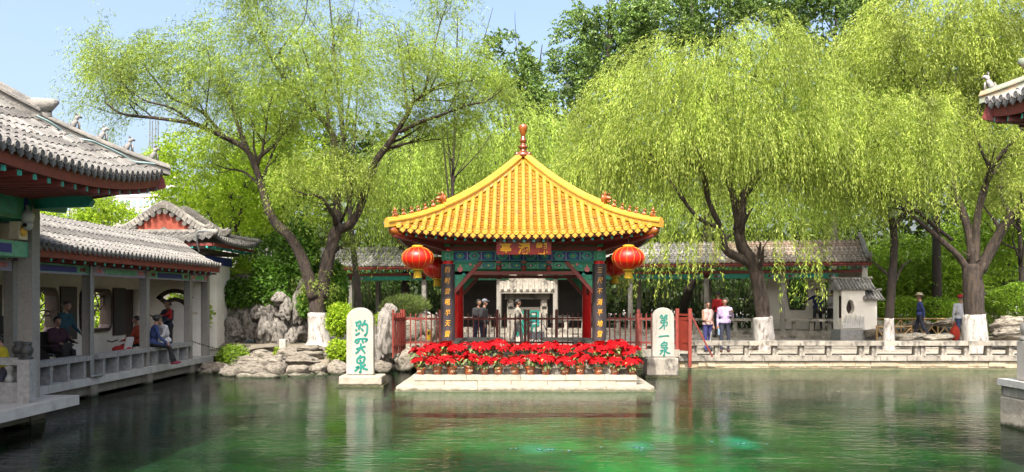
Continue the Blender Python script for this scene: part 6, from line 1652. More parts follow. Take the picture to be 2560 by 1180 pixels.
def adopt(o, t): o.parent = t; o.matrix_parent_inverse = Matrix.Translation(-t.location); return o
adopt(whitewash(None, [at(797, 866, Y1), at(797, 850, Y1), at(794, 820, Y1), at(793, 783, Y1)], [.46, .36, .315, .295]), t1)
cr = tip_leaves(tips, 'willow', 'crown', None, 5, 8, 10, (.35, .95), .115, .022, .55, jit=.2); adopt(cr, t1); print('T1 tips', len(tips), len(cr.data.polygons))
adopt(strand_crown('crown_sprays', None, 'willow', [(215, 240), (240, 170), (300, 115), (400, 85), (500, 80), (560, 30), (700, 30), (800, 70), (960, 90), (1060, 130), (1160, 120), (1270, 180), (1290, 230), (1220, 290), (1100, 330), (1000, 320), (940, 370), (850, 340), (760, 330), (690, 360), (600, 300), (480, 270), (380, 260), (260, 290)], Y1 - .2, 2.3, 7500, 10, (.3, .95), .12, .022, 6, .45, clump=.02, freq=1.2, up=.7, spread=1.2), t1)
# dense light tuft over the fork
adopt(strand_crown('crown_tuft', None, 'willow_y', [(700, 430), (740, 380), (800, 362), (870, 365), (925, 400), (940, 450), (900, 490), (820, 480), (740, 490), (705, 470)], Y1 - .8, 1.3, 900, 12, (.5, 1.2), .10, .02, 8, .8, up=.5), t1)

# ---- T2: big weeping willow on the bank
Y2 = 27.6; t2 = thing('willow_tree', 'large bright weeping willow on the bank just right of the pavilion', 'tree', at(1908, 872, Y2)); b = MB(); tips = []; rng2 = np.random.default_rng(9)
limbs = [pxl([(1912, 875), (1908, 790), (1903, 750), (1894, 696), (1878, 651), (1855, 615), (1848, 570)], Y2, .275, .18, 0),
         pxl([(1880, 660), (1840, 640, -.1), (1812, 622, -.3), (1802, 570, -.5), (1770, 500, -.8), (1762, 433, -1), (1728, 335, -1.2), (1680, 250, -1.2)], Y2, .17, .02), pxl([(1848, 575), (1856, 500, .2), (1890, 443, .3), (1915, 408, .3), (1940, 335, .5), (1964, 197, .6), (1950, 100, .6)], Y2, .2, .02),
         pxl([(1848, 570), (1830, 480, 1), (1800, 380, 1.4), (1790, 250, 1.6), (1800, 150, 1.6)], Y2, .13, .02), pxl([(1890, 443, .3), (1980, 400, 0), (2050, 340, -.6), (2110, 300, -1)], Y2, .09, .015), pxl([(1802, 570, -.5), (1740, 540, -1.4), (1660, 430, -1.8), (1600, 350, -2)], Y2, .08, .015), pxl([(1762, 433, -1), (1650, 350, 0), (1560, 280, .5), (1500, 260, .8)], Y2, .07, .012)]
tree_branches(b, limbs, rng2, 2, tips, .6); adopt(b.build('trunk', 'bark', None, smooth=True), t2)
adopt(whitewash(None, [at(1912, 892, Y2), at(1912, 870, Y2), at(1909, 830, Y2), at(1907, 793, Y2)], [.42, .36, .335, .31]), t2)
for s, dx in ((-1, -40), (1, 45)): adopt(MB().tube(catmull([at(1912 + s * 20, 860, Y2 - .3), at(1912 + s * 34, 876, Y2 - .4), at(1912 + s * 58, 882, Y2 - .3)], 4), [.09, .09, .08, .07, .06, .06, .05, .04, .02], 7).build('root', 'bark', None, smooth=True), t2)
P2 = [(1425, 300), (1470, 230), (1530, 150), (1600, 105), (1660, 92), (1710, 118), (1770, 128), (1800, 62), (1880, 38), (1950, 48), (2000, 75), (2050, 140), (2110, 210), (2150, 300), (2140, 380), (2060, 430), (1950, 440), (1850, 430), (1700, 430), (1600, 420), (1490, 400), (1415, 370)]
adopt(strand_crown('crown', None, 'willow_y', P2, Y2, 2.9, 4400, 26, (.8, 2.1), .125, .021, 12, 1.0, clump=.10, freq=1.0, spread=.38), t2)
P2b = [(x, y - 8) for x, y in P2[:13]] + [(2180, 330), (2170, 420), (2080, 460), (1950, 470), (1850, 470), (1700, 480), (1600, 470), (1490, 450), (1412, 400)]
adopt(strand_crown('crown_tufts', None, 'willow_y', P2b, Y2, 2.9, 3600, 12, (.25, .8), .12, .024, 13, .8, clump=.0, freq=1.3, up=.6, spread=1.5), t2)
adopt(strand_crown('crown_curtain', None, 'willow_y', [(1405, 400), (1440, 330), (1600, 300), (1750, 280), (1900, 300), (2050, 300), (2150, 340), (2160, 390), (2080, 410), (1950, 390), (1800, 400), (1650, 400), (1500, 420), (1405, 460)], Y2, 3.0, 2400, 34, (1.2, 2.4), .125, .021, 16, 1.0, clump=.10, freq=1.4, spread=.3), t2)
# long separate streamers that hang in front of the gallery roof
rngs = np.random.default_rng(31); ex = []; Ls = []
for (px, y0, y1) in [(1612, 560, 735), (1640, 560, 700), (1662, 570, 740), (1690, 560, 752), (1700, 580, 700), (1752, 520, 718), (1768, 540, 700), (1740, 540, 680), (1945, 560, 730), (1938, 600, 680), (2010, 560, 690), (2022, 600, 758), (2038, 600, 755), (2046, 620, 740), (1560, 640, 730), (1720, 540, 660), (1790, 560, 640), (1660, 560, 660), (1800, 560, 650), (1625, 560, 670), (2070, 560, 650), (2000, 540, 640), (1975, 540, 620), (1545, 640, 700), (1570, 640, 720), (1735, 560, 690)]:
    for _ in range(4):
        Yd = Y2 - rngs.uniform(.8, 2.8); p = at(px + rngs.normal() * 7, y0 + rngs.normal() * 12, Yd); ex.append(tuple(p)); Ls.append((y1 - y0) / FPX * Yd * rngs.uniform(.7, 1.05))
ex = np.array(ex); Dr = unit(rngs.normal(size=ex.shape) * .15 - np.array([0, 0, 1.0]))
V, F = strand_leaves(ex, Dr, np.array(Ls), 34, .25, .15, .032, rngs, .9); adopt(link('streamers', npmesh('streamers', V, F, 'willow_y')), t2)

# ---- T3: thin willow on the bank with its yellowish weeping head
Y3 = 27.4; t3 = thing('willow_tree', 'thin dark willow trunk with white-painted foot on the bank left of the thick one', 'tree', at(2220, 868, Y3)); b = MB(); tips = []
tree_branches(b, [pxl([(2222, 870), (2224, 780), (2230, 700), (2236, 620), (2232, 560), (2226, 545)], Y3, .135, .11, 0), pxl([(2230, 575), (2270, 530, -.2), (2290, 520, -.4), (2250, 490, -.6), (2210, 460, -.8)], Y3, .09, .02, 0), pxl([(2284, 520, -.4), (2330, 560, -.2), (2380, 600, 0)], Y3, .07, .06, 1)], np.random.default_rng(3), 1, tips, .6)
adopt(b.build('trunk', 'barkdark', None, smooth=True), t3); adopt(whitewash(None, [at(2221, 884, Y3), at(2221, 868, Y3), at(2222, 830, Y3), at(2223, 795, Y3)], [.24, .19, .165, .155]), t3)
adopt(strand_crown('crown', None, 'willow_y', [(2085, 320), (2150, 240), (2230, 222), (2310, 235), (2345, 300), (2335, 400), (2280, 460), (2180, 500), (2080, 440)], Y3 - .6, 2.0, 2200, 22, (.6, 2.0), .125, .022, 22, 1.0, clump=-.1), t3)
lp = thing('speaker_box', 'small grey speaker box fixed at the top of the thin dark trunk', 'speaker', at(2227, 537, Y3 - .15)); MB().box((0, 0, 0), (.2, .16, .16)).build('box', 'metal', lp); MB().box((0, -.085, 0), (.16, .01, .12)).build('grille', 'white', lp)

# ---- T4: thick forked willow at the right
Y4 = 27.0; t4 = thing('willow_tree', 'thick three-limbed willow with broad white-painted foot at the right of the bank', 'tree', at(2437, 874, Y4)); b = MB(); tips = []; rng4 = np.random.default_rng(14)
limbs = [pxl([(2440, 880), (2438, 790), (2432, 720), (2430, 660)], Y4, .31, .29, 0), pxl([(2425, 690), (2400, 645, -.1), (2340, 590, -.2), (2300, 555, -.3), (2240, 505, -.5), (2180, 470, -.8)], Y4, .13, .02, 0),
         pxl([(2430, 680), (2428, 600, .2), (2410, 540, .4), (2385, 470, .8), (2375, 390, 1), (2340, 280, 1.2), (2310, 190, 1.3), (2290, 120, 1.4)], Y4, .17, .02, 0), pxl([(2440, 670), (2440, 580, .1), (2450, 510, 0), (2475, 430, -.3), (2500, 390, -.6), (2545, 340, -1), (2585, 260, -1.4)], Y4, .14, .05, 0), pxl([(2475, 425, -.3), (2455, 380, -.5), (2435, 330, -.6), (2400, 300, -.7)], Y4, .055, .012, 0),
         pxl([(2450, 680, -.1), (2490, 600, -.3), (2530, 540, -.5), (2590, 480, -.8)], Y4, .18, .12, 0), pxl([(2375, 400, 1), (2420, 320, 1.4), (2470, 240, 1.8), (2500, 140, 2)], Y4, .09, .015, 0), pxl([(2385, 470, .8), (2330, 420, 1.4), (2270, 370, 2)], Y4, .06, .012, 0), pxl([(2530, 540, -.5), (2500, 480, 1), (2520, 380, 2)], Y4, .08, .02, 0)]
tree_branches(b, limbs, rng4, 2, tips, .75); adopt(b.build('trunk', 'bark', None, smooth=True), t4); adopt(whitewash(None, [at(2440, 895, Y4), at(2440, 874, Y4), at(2437, 830, Y4), at(2436, 787, Y4)], [.46, .40, .365, .34], 16), t4)
tp4 = [t for t in tips if t[0].z > 5.0 - .0 * t[0].x]
adopt(tip_leaves(tp4, 'olive', 'crown', None, 15, 12, 10, (.35, 1.0), .11, .028, .7, jit=.25), t4)
adopt(strand_crown('crown_mid', None, 'willow', [(2040, 330), (2060, 180), (2110, 90), (2200, 110), (2240, 190), (2400, 200), (2600, 240), (2620, 420), (2560, 520), (2440, 500), (2340, 540), (2200, 540), (2090, 460)], Y4 + 3.2, 1.8, 4000, 13, (.3, 1.2), .13, .032, 19, .8, clump=.03, freq=1.2, spread=1.2), t4)
adopt(strand_crown('crown_top', None, 'olive', [(2070, 170), (2110, 60), (2200, -20), (2400, -40), (2600, -40), (2640, 200), (2560, 240), (2440, 260), (2300, 220), (2180, 230)], Y4 + 2.6, 2.4, 5200, 15, (.5, 1.5), .13, .032, 17, .8, clump=0.0, freq=1.0), t4)

# ---- background trees
def bg_tree(name, label, mat, poly, Y, dy, nstr, k, L, ll, lw, seed, droop, trunk_px, clump=0.0, freq=.6, up=.5, spread=.9, r=.25, lean=0, base_y=None, bark='barkdark'):
    base = Vector(((trunk_px - PX0) / FPX * Y, Y, .6)); t = thing(name, label, 'tree', base); xs = [p[0] for p in poly]; ys = [p[1] for p in poly]
    b = MB(); tips = []; rg = np.random.default_rng(seed + 100); top = at((min(xs) + max(xs)) / 2, min(ys) + (max(ys) - min(ys)) * .12, Y); mid = base.lerp(top, .5) + Vector((lean, 0, 0))
    limbs = [(catmull([base, base.lerp(mid, .5), mid, mid.lerp(top, .5), top], 4), r, r * .15, 0)]
    for j in range(5):
        f = .35 + .1 * j; s = base.lerp(top, f); e = at(rg.uniform(min(xs), max(xs)) * .8 + (min(xs) + max(xs)) * .1, rg.uniform(min(ys), max(ys)), Y + rg.uniform(-1, 1) * dy * .6); limbs.append((catmull([s, s.lerp(e, .5) + Vector((0, 0, -.3)), e], 4), r * .4, r * .08, 1))
    tree_branches(b, limbs, rg, 1, tips, .5); adopt(b.build('trunk', bark, None, smooth=True), t)
    adopt(strand_crown('crown', None, mat, poly, Y, dy, nstr, k, L, ll, lw, seed, droop, clump, freq, up, spread), t); return t
bg_tree('willow_tree', 'soft weeping willow directly behind the finial of the yellow roof', 'willow_far', [(1080, 380), (1150, 310), (1230, 270), (1300, 250), (1370, 262), (1430, 300), (1460, 420), (1440, 520), (1100, 520), (1060, 450)], 40, 3.5, 3000, 20, (1.4, 3.6), .17, .036, 41, 1.0, 1290, .0, .8, spread=.5)
bg_tree('willow_tree', 'weeping willow behind the pavilion roof on the forked willow side', 'willow_far', [(930, 400), (980, 340), (1060, 320), (1120, 360), (1150, 450), (1120, 560), (960, 560), (900, 500)], 38, 3, 2200, 20, (1.2, 3.2), .16, .034, 42, 1.0, 1010, .0, .8, spread=.5)
bg_tree('willow_tree', 'weeping willow hanging over the gallery roof behind the big bright willow', 'willow_far', [(1480, 430), (1600, 380), (1800, 360), (2000, 380), (2150, 420), (2200, 520), (2100, 560), (1500, 560), (1450, 500)], 38, 3, 3000, 18, (1.2, 3.0), .16, .034, 43, 1.0, 1690, .0, .8, spread=.5)
for i, (poly, Y, n, tp, lab) in enumerate([
        ([(1215, 110), (1250, 85), (1290, 95), (1330, 130), (1350, 200), (1400, 250), (1390, 330), (1320, 330), (1250, 260), (1215, 180)], 50, 900, 1310, 'dark poplar rising left of the gap of sky above the yellow roof'),
        ([(1395, 60), (1410, 20), (1440, 5), (1470, 30), (1510, 20), (1560, -20), (1640, -30), (1680, 60), (1620, 140), (1520, 220), (1440, 300), (1400, 260), (1380, 160)], 52, 2200, 1480, 'tall dark poplar with glossy leaves behind the top of the bright willow'),
        ([(1640, -30), (1800, -40), (1900, -40), (1960, 20), (1900, 60), (1800, 110), (1700, 120), (1640, 80)], 54, 1500, 1760, 'dark poplar crown filling the top of the frame over the bright willow'),
        ([(1900, -40), (2160, -50), (2280, -20), (2250, 60), (2140, 130), (2020, 110), (1950, 60)], 50, 1700, 2080, 'dark poplar top between the bright willow and the olive willow')]):
    bg_tree('poplar_tree', lab, 'poplar', poly, Y, 3, n, 16, (.4, 1.0), .16, .12, 50 + i, .3, tp, clump=.12, freq=.5, up=1.0, spread=1.3, r=.3)
bg_tree('maple_tree', 'spreading bright green maple behind the corridor roof', 'maple', [(405, 400), (450, 345), (520, 320), (600, 330), (660, 380), (700, 460), (690, 560), (640, 610), (540, 590), (440, 545), (405, 480)], 32.5, 2.6, 1700, 14, (.4, .9), .12, .07, 61, .15, 640, clump=.08, freq=1.3, up=.25, spread=1.2, r=.16)
bg_tree('maple_tree', 'leafy green tree behind the limbs of the forked willow', 'maple', [(560, 420), (640, 250), (720, 200), (780, 260), (800, 400), (790, 560), (700, 620), (600, 560)], 35, 2.2, 1500, 14, (.4, 1.0), .13, .075, 62, .2, 720, clump=.1, freq=1.1, up=.3, spread=1.2, r=.16)
for i, (poly, Y, n, tp, lab) in enumerate([([(110, 560), (130, 505), (180, 500), (220, 520), (240, 580), (120, 600)], 34, 500, 170, 'yellowish garden tree behind the corridor roof at its pavilion end'), ([(215, 560), (240, 500), (280, 495), (320, 515), (345, 545), (330, 600), (220, 600)], 35, 600, 275, 'yellow-green garden tree behind the corridor roof near the red gable'), ([(370, 400), (380, 380), (400, 375), (410, 395), (400, 420), (375, 420)], 60, 200, 388, 'tip of a far tree showing over the pavilion eave end')]):
    bg_tree('garden_tree', lab, 'maple', poly, Y, 1.4, n, 14, (.3, .8), .11, .055, 71 + i, .2, tp, clump=.03, freq=1.3, up=.8, spread=1.2, r=.09)
bg_tree('willow_tree', 'feathery thin tree topping the frame behind the forked willow', 'willow', [(640, -40), (900, -60), (980, -40), (1000, 60), (900, 130), (760, 120), (660, 80)], 33, 2.2, 700, 12, (.4, 1.0), .12, .024, 81, .5, 905, clump=.06, freq=1.0, up=1, r=.14)
bg_tree('willow_tree', 'feathery light willow top beside the sky gap over the forked willow', 'willow', [(1030, 40), (1080, 0), (1130, 10), (1150, 80), (1220, 60), (1230, 130), (1260, 200), (1160, 230), (1050, 180)], 33, 1.8, 420, 12, (.4, 1.0), .12, .024, 82, .6, 1120, clump=.08, freq=1.0, up=1, r=.10)
for i, (poly, Y, n, tp, lab, mt) in enumerate([([(2180, 640), (2230, 600), (2320, 590), (2400, 620), (2420, 720), (2380, 800), (2200, 800), (2170, 720)], 36, 1900, 2290, 'bright green leafy thicket tree behind the straw-hatted walker', 'shrub'), ([(2380, 560), (2450, 480), (2560, 440), (2680, 480), (2700, 700), (2560, 760), (2420, 740)], 37, 2000, 2500, 'bright green tree behind the thick willow limbs', 'shrub'), ([(2420, 360), (2520, 330), (2640, 360), (2660, 520), (2540, 560), (2430, 520)], 34, 1100, 2560, 'olive tree behind the green-ridged roof corner', 'olive')]):
    bg_tree('thicket_tree', lab, mt, poly, Y, 2.0, n, 16, (.4, 1.1), .14, .07 if mt == 'shrub' else .03, 90 + i, .25, tp, clump=.05, freq=1.0, up=.7, spread=1.2, r=.14)
for (px, lab) in ((2340, 'dark straight trunk behind the rustic fence'),):
    t = thing('tree_trunk', lab, 'tree', ((px - PX0) / FPX * 33.5, 33.5, .6)); MB().tube([(0, 0, 0), (.05, 0, 2), (0, 0, 5)], [.22, .18, .15], 9, wob=.2).build('trunk', 'barkdark', t, smooth=True)

# ---- far belt that closes the view between the crowns
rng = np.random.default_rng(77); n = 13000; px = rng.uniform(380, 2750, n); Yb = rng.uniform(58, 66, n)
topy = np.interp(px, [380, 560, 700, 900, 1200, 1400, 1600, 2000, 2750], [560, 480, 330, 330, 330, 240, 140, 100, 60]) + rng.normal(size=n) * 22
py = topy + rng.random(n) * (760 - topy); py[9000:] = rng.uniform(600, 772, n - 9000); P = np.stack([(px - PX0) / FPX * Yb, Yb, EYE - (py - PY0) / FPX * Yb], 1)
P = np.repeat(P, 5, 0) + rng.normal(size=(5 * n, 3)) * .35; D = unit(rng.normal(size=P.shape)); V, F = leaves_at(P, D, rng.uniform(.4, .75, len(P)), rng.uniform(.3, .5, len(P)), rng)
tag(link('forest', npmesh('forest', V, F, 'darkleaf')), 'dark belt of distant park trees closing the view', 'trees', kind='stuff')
# bamboo thicket behind the gallery
rng = np.random.default_rng(78); b = MB()
nrm = Vector((-gd.y, gd.x, 0))
for i in range(420):
    x = rng.uniform(-5, GLEN - 3.5); d = rng.uniform(3.6, 6.5); p = GA + gd * x + nrm * d; h = rng.uniform(2.8, 4.2); b.tube([(p.x, p.y, .6), (p.x + rng.normal() * .12, p.y, .6 + h * .5), (p.x + rng.normal() * .25, p.y, .6 + h)], [.03, .028, .015], 5)
tag(b.build('bamboo_culms', 'culm', None), 'dark bamboo stems standing behind the gallery', 'bamboo', kind='stuff')
n = 26000; x = rng.uniform(-6, GLEN + 1, n); d = rng.uniform(3.8, 7.5, n); z = .6 + rng.random(n) ** .8 * 4.0
P = np.array(GA) + np.outer(x, np.array(gd)) + np.outer(d, np.array(nrm)); P[:, 2] = z
keep = (z > 2.6) | (rng.random(n) < .35) ; P = P[keep]; D = unit(rng.normal(size=P.shape) + np.array([0, 0, -.6])); V, F = leaves_at(P, D, rng.uniform(.12, .24, len(P)), rng.uniform(.03, .07, len(P)), rng)
tag(link('bamboo_leaves', npmesh('bamboo_leaves', V, F, 'ivy')), 'dark bamboo leaf mass behind the gallery', 'bamboo', kind='stuff')

sheet('garden_soil', -60, 60, 37.2, 57, 20, 10, lambda x, y: .74, 'soil')
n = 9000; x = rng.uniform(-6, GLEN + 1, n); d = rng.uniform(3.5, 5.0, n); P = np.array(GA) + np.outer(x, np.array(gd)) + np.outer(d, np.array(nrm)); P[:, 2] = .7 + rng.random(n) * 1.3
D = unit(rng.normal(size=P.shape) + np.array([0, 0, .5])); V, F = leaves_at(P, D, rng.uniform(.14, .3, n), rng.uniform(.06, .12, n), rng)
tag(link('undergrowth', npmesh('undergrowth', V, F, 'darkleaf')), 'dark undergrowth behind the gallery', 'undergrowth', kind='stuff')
# ---- shrubs and ivy
def blob_plant(name, label, cat, mat, c, rad, n, ll, lw, seed, flat=.3, shell=.55, stem=True, squash=0.0, hang=0.0, part='foliage'):
    rng = np.random.default_rng(seed); base = Vector((c[0], c[1], c[2] - rad[2])); t = thing(name, label, cat, base)
    u = unit(rng.normal(size=(n, 3))); r = shell + (1 - shell) * rng.random(n) ** .6; bump = 1 + .22 * vnoise(u * 1.0, 2.3, seed) 
    P = np.array(c) + u * (r * bump)[:, None] * np.array(rad); P = P[P[:, 2] > base.z + .02]; m = len(P); un = unit(P - np.array(c))
    D = unit(un * .6 + rng.normal(size=P.shape) * .7 - np.array([0, 0, hang])); V, F = leaves_at(P, D, ll * rng.uniform(.6, 1.3, m), lw * rng.uniform(.6, 1.3, m), rng, flat)
    adopt(link(part, npmesh(part, V, F, mat)), t)
    if stem:
        b = MB()
        for i in range(9):
            a = rng.uniform(0, 6.28); e = Vector((c[0] + rad[0] * .7 * math.cos(a), c[1] + rad[1] * .7 * math.sin(a), c[2] + rad[2] * rng.uniform(-.2, .6))); b.tube([base, base.lerp(e, .5) + Vector((0, 0, .08)), e], [.022, .014, .006], 5)
        adopt(b.build('stems', 'barkdark'), t)
    return t
blob_plant('round_bush', 'clipped round bright green bush above the boulders at the right edge', 'bush', 'hedge', at(2545, 752, 29.6), (.95, .9, .62), 9000, .07, .045, 1, shell=.88)
blob_plant('low_bush', 'low glossy bush behind the rustic fence near the red-capped person', 'bush', 'hedge', at(2352, 775, 33.2), (.85, .7, .5), 4200, .10, .06, 2, shell=.7)
blob_plant('low_bush', 'darker low bush behind the rustic fence near the thin trunk', 'bush', 'shrub', at(2250, 775, 33.6), (1.0, .7, .55), 4200, .10, .06, 3, shell=.6)
blob_plant('low_bush', 'bush between the thick trunk and the boulders', 'bush', 'shrub', at(2478, 790, 30.5), (.5, .5, .85), 3000, .09, .05, 4, shell=.5)
blob_plant('low_bush', 'leafy bush under the gallery gable behind the shrine', 'bush', 'shrub', at(2215, 720, 34.5), (.9, .7, 1.2), 4500, .12, .07, 5, shell=.6)
blob_plant('fern_bush', 'feathery green bush on the shore rocks beside the corridor end', 'bush', 'shrub', at(582, 888, 24.9), (.48, .4, .34), 2600, .09, .03, 6, shell=.3, hang=.2)
blob_plant('fern_bush', 'small weed in the ledge near the marker post', 'plant', 'maple', at(757, 922, 24.6), (.12, .12, .2), 380, .07, .04, 7, shell=.2)
blob_plant('fern_bush', 'small trailing weed just left of the marker post', 'plant', 'maple', at(692, 895, 25.0), (.12, .12, .34), 420, .07, .045, 8, shell=.2)
blob_plant('fern_bush', 'tiny weed on the shore below the marker post', 'plant', 'maple', at(672, 924, 24.7), (.16, .12, .12), 260, .07, .045, 9, shell=.2)
blob_plant('leafy_shrub', 'layered light green shrub behind the left edge of the willow stele', 'shrub', 'maple', at(850, 800, 25.3), (.42, .4, .52), 2300, .10, .055, 10, shell=.45, flat=.55)
blob_plant('leafy_shrub', 'low light green shrub at the foot of the willow stele', 'shrub', 'maple', at(848, 878, 25.0), (.36, .34, .34), 1500, .10, .055, 11, shell=.45, flat=.5)
blob_plant('leafy_shrub', 'small green shrub peeping out right of the willow stele', 'shrub', 'maple', at(950, 800, 25.6), (.24, .24, .2), 500, .09, .05, 12, shell=.4, flat=.5)
blob_plant('pine_bush', 'low dome of dwarf pine behind the paling fence', 'bush', 'pineneedle', at(1012, 765, 28.6), (.82, .6, .36), 9000, .13, .012, 13, shell=.6, hang=-.5)
blob_plant('ivy_mass', 'dense ivy draped over the middle of the rockery wall', 'ivy', 'ivy', at(700, 705, 28.9), (1.05, .55, .95), 7500, .12, .09, 14, shell=.7, flat=.1, hang=.5, stem=False)
blob_plant('ivy_mass', 'ivy draped over the rockery crest near the corridor end', 'ivy', 'ivy', at(605, 735, 28.7), (.75, .5, .50), 3800, .12, .085, 15, shell=.65, flat=.1, hang=.5, stem=False)
blob_plant('ivy_mass', 'ivy column climbing up behind the fork of the willow', 'ivy', 'ivy', at(745, 640, 29.3), (.75, .5, 1.25), 5600, .12, .09, 16, shell=.7, flat=.1, hang=.5, stem=False)
blob_plant('ivy_mass', 'dark ivy between the willow trunk and the gallery columns', 'ivy', 'ivy', at(838, 720, 29.8), (.42, .4, .95), 2600, .12, .09, 17, shell=.7, flat=.1, hang=.5, stem=False)
blob_plant('ivy_mass', 'ivy tongue hanging down the stones beside the white-painted trunk', 'ivy', 'ivy', at(762, 760, 28.0), (.22, .2, .45), 1000, .11, .08, 18, shell=.5, flat=.1, hang=.6, stem=False)
blob_plant('leafy_shrub', 'loose sunlit shrub over the rockery under the hall eave', 'shrub', 'maple', at(600, 680, 29.6), (.85, .5, .55), 1800, .11, .06, 19, shell=.3, flat=.4)
blob_plant('leafy_shrub', 'dark undergrowth between hall eave and gallery', 'shrub', 'ivy', at(690, 650, 32.0), (1.7, .7, 1.1), 5000, .13, .08, 20, shell=.3, flat=.3)
blob_plant('leafy_shrub', 'garden shrub seen through the fan window', 'shrub', 'maple', (-10.5, 26.7, 1.7), (.8, .4, .8), 1800, .12, .07, 21, shell=.3, flat=.3)
for i, (y, lab) in enumerate(((16.8, 'first'), (19.7, 'second'), (22.5, 'third'))): blob_plant('leafy_shrub', 'shrub seen through the %s lattice window of the corridor' % lab, 'shrub', 'maple', (-12.9, y, 1.6), (.5, .8, .9), 1600, .12, .07, 22 + i, shell=.3, flat=.3)

blob_plant('leafy_shrub', 'shrub seen through the corridor side door', 'shrub', 'maple', (-12.6, 24.9, 1.5), (.4, .7, 1.0), 1500, .12, .07, 30, shell=.3, flat=.3)
# ---- rustic fence on the right
rf = thing('rustic_fence', 'low rustic pole fence with crossed braces behind the path', 'fence')
fx = [(2186, 32.5), (2216, 32.4), (2252, 32.4), (2283, 32.3), (2312, 32.3), (2345, 32.2), (2378, 32.2), (2405, 32.2)]
for i, (px, Y) in enumerate(fx):
    a = at(px, 800, Y); MB().tube([(a.x, a.y, .7), (a.x, a.y, 1.42)], .035, 6).build('fence_post', 'bamboo', rf)
    if i < len(fx) - 1:
        c = at(fx[i + 1][0], 800, fx[i + 1][1])
        MB().tube([(a.x, a.y - .03, 1.40), (c.x, c.y - .03, 1.40)], .03, 6).build('fence_rail', 'bamboo', rf)
        MB().tube([(a.x, a.y - .02, .78), (c.x, c.y - .02, 1.36)], .024, 6).build('fence_brace', 'bamboo', rf); MB().tube([(a.x, a.y + .03, 1.36), (c.x, c.y + .03, .78)], .024, 6).build('fence_brace', 'bamboo', rf)
rf2 = thing('rustic_fence', 'short rustic pole fence end standing before the shrine by the thin trunk', 'fence')
fx = [(2192, 29.0), (2228, 28.9), (2278, 29.4)]
for i, (px, Y) in enumerate(fx):
    a = at(px, 800, Y); MB().tube([(a.x, a.y, .5), (a.x, a.y, 1.24)], .035, 6).build('fence_post', 'bamboo', rf2)
    if i < 2:
        c = at(fx[i + 1][0], 800, fx[i + 1][1]); MB().tube([(a.x, a.y - .03, 1.2), (c.x, c.y - .03, 1.2)], .03, 6).build('fence_rail', 'bamboo', rf2)
        MB().tube([(a.x, a.y - .02, .56), (c.x, c.y - .02, 1.16)], .024, 6).build('fence_brace', 'bamboo', rf2); MB().tube([(a.x, a.y + .03, 1.16), (c.x, c.y + .03, .56)], .024, 6).build('fence_brace', 'bamboo', rf2)
# stone lantern far right
sl_ = thing('stone_lantern', 'grey stone lantern half hidden between the thick trunk and the round bush', 'lantern', at(2485, 800, 31.5).to_2d().to_3d() + Vector((0, 0, .65)))
MB().lathe([(.3, 0), (.3, .12), (.16, .2), (.13, .7), (.16, .78)], 8).build('pedestal', 'stonegrey', sl_); MB().lathe([(.28, .78), (.32, .86), (.2, .9), (.19, 1.15), (.24, 1.18)], 8).build('firebox', 'stonegrey', sl_); MB().lathe([(.42, 1.16), (.40, 1.22), (.16, 1.42), (.06, 1.46), (.08, 1.54), (.02, 1.6)], 8).build('lantern_cap', 'stonegrey', sl_)

# ================================================================== PEOPLE
M['skin'] = pm('skin', (0.42, 0.24, 0.16), (0.36, 0.19, 0.12), 12, .5)
M['hair'] = pm('black_hair', (0.012, 0.010, 0.010), (0.03, 0.026, 0.024), 30, .45, .4, 60)
M['hairgrey'] = pm('greying_hair', (0.05, 0.047, 0.045), (0.1, 0.09, 0.085), 30, .5, .4, 60)
M['eye'] = pm('eye', (0.02, 0.015, 0.012), None, rough=.2)
M['lip'] = pm('lips', (0.30, 0.10, 0.08), None, rough=.5)
_cl = {}
def cloth(c, c2=None, scale=26):
    k = (c, c2)
    if k not in _cl: _cl[k] = pm('cloth_%d' % len(_cl), c, c2 or tuple(v * .8 for v in c), scale if c2 else 9, .85, .25, 14)
    return _cl[k]


def capsule(mb, a, ra, b, rb, n=10):
    a, b = Vector(a), Vector(b); d = b - a
    L = d.length; d = d.normalized() if L > 1e-6 else Vector((0, 0, 1)); pts = []; rad = []
    for t in (-.98, -.7, -.35): pts.append(a + d * ra * t); rad.append(ra * math.sqrt(1 - t * t))
    pts.append(a); rad.append(ra); pts.append(b); rad.append(rb)
    for t in (.35, .7, .98): pts.append(b + d * rb * t); rad.append(rb * math.sqrt(1 - t * t))
    mb.tube(pts, rad, n)


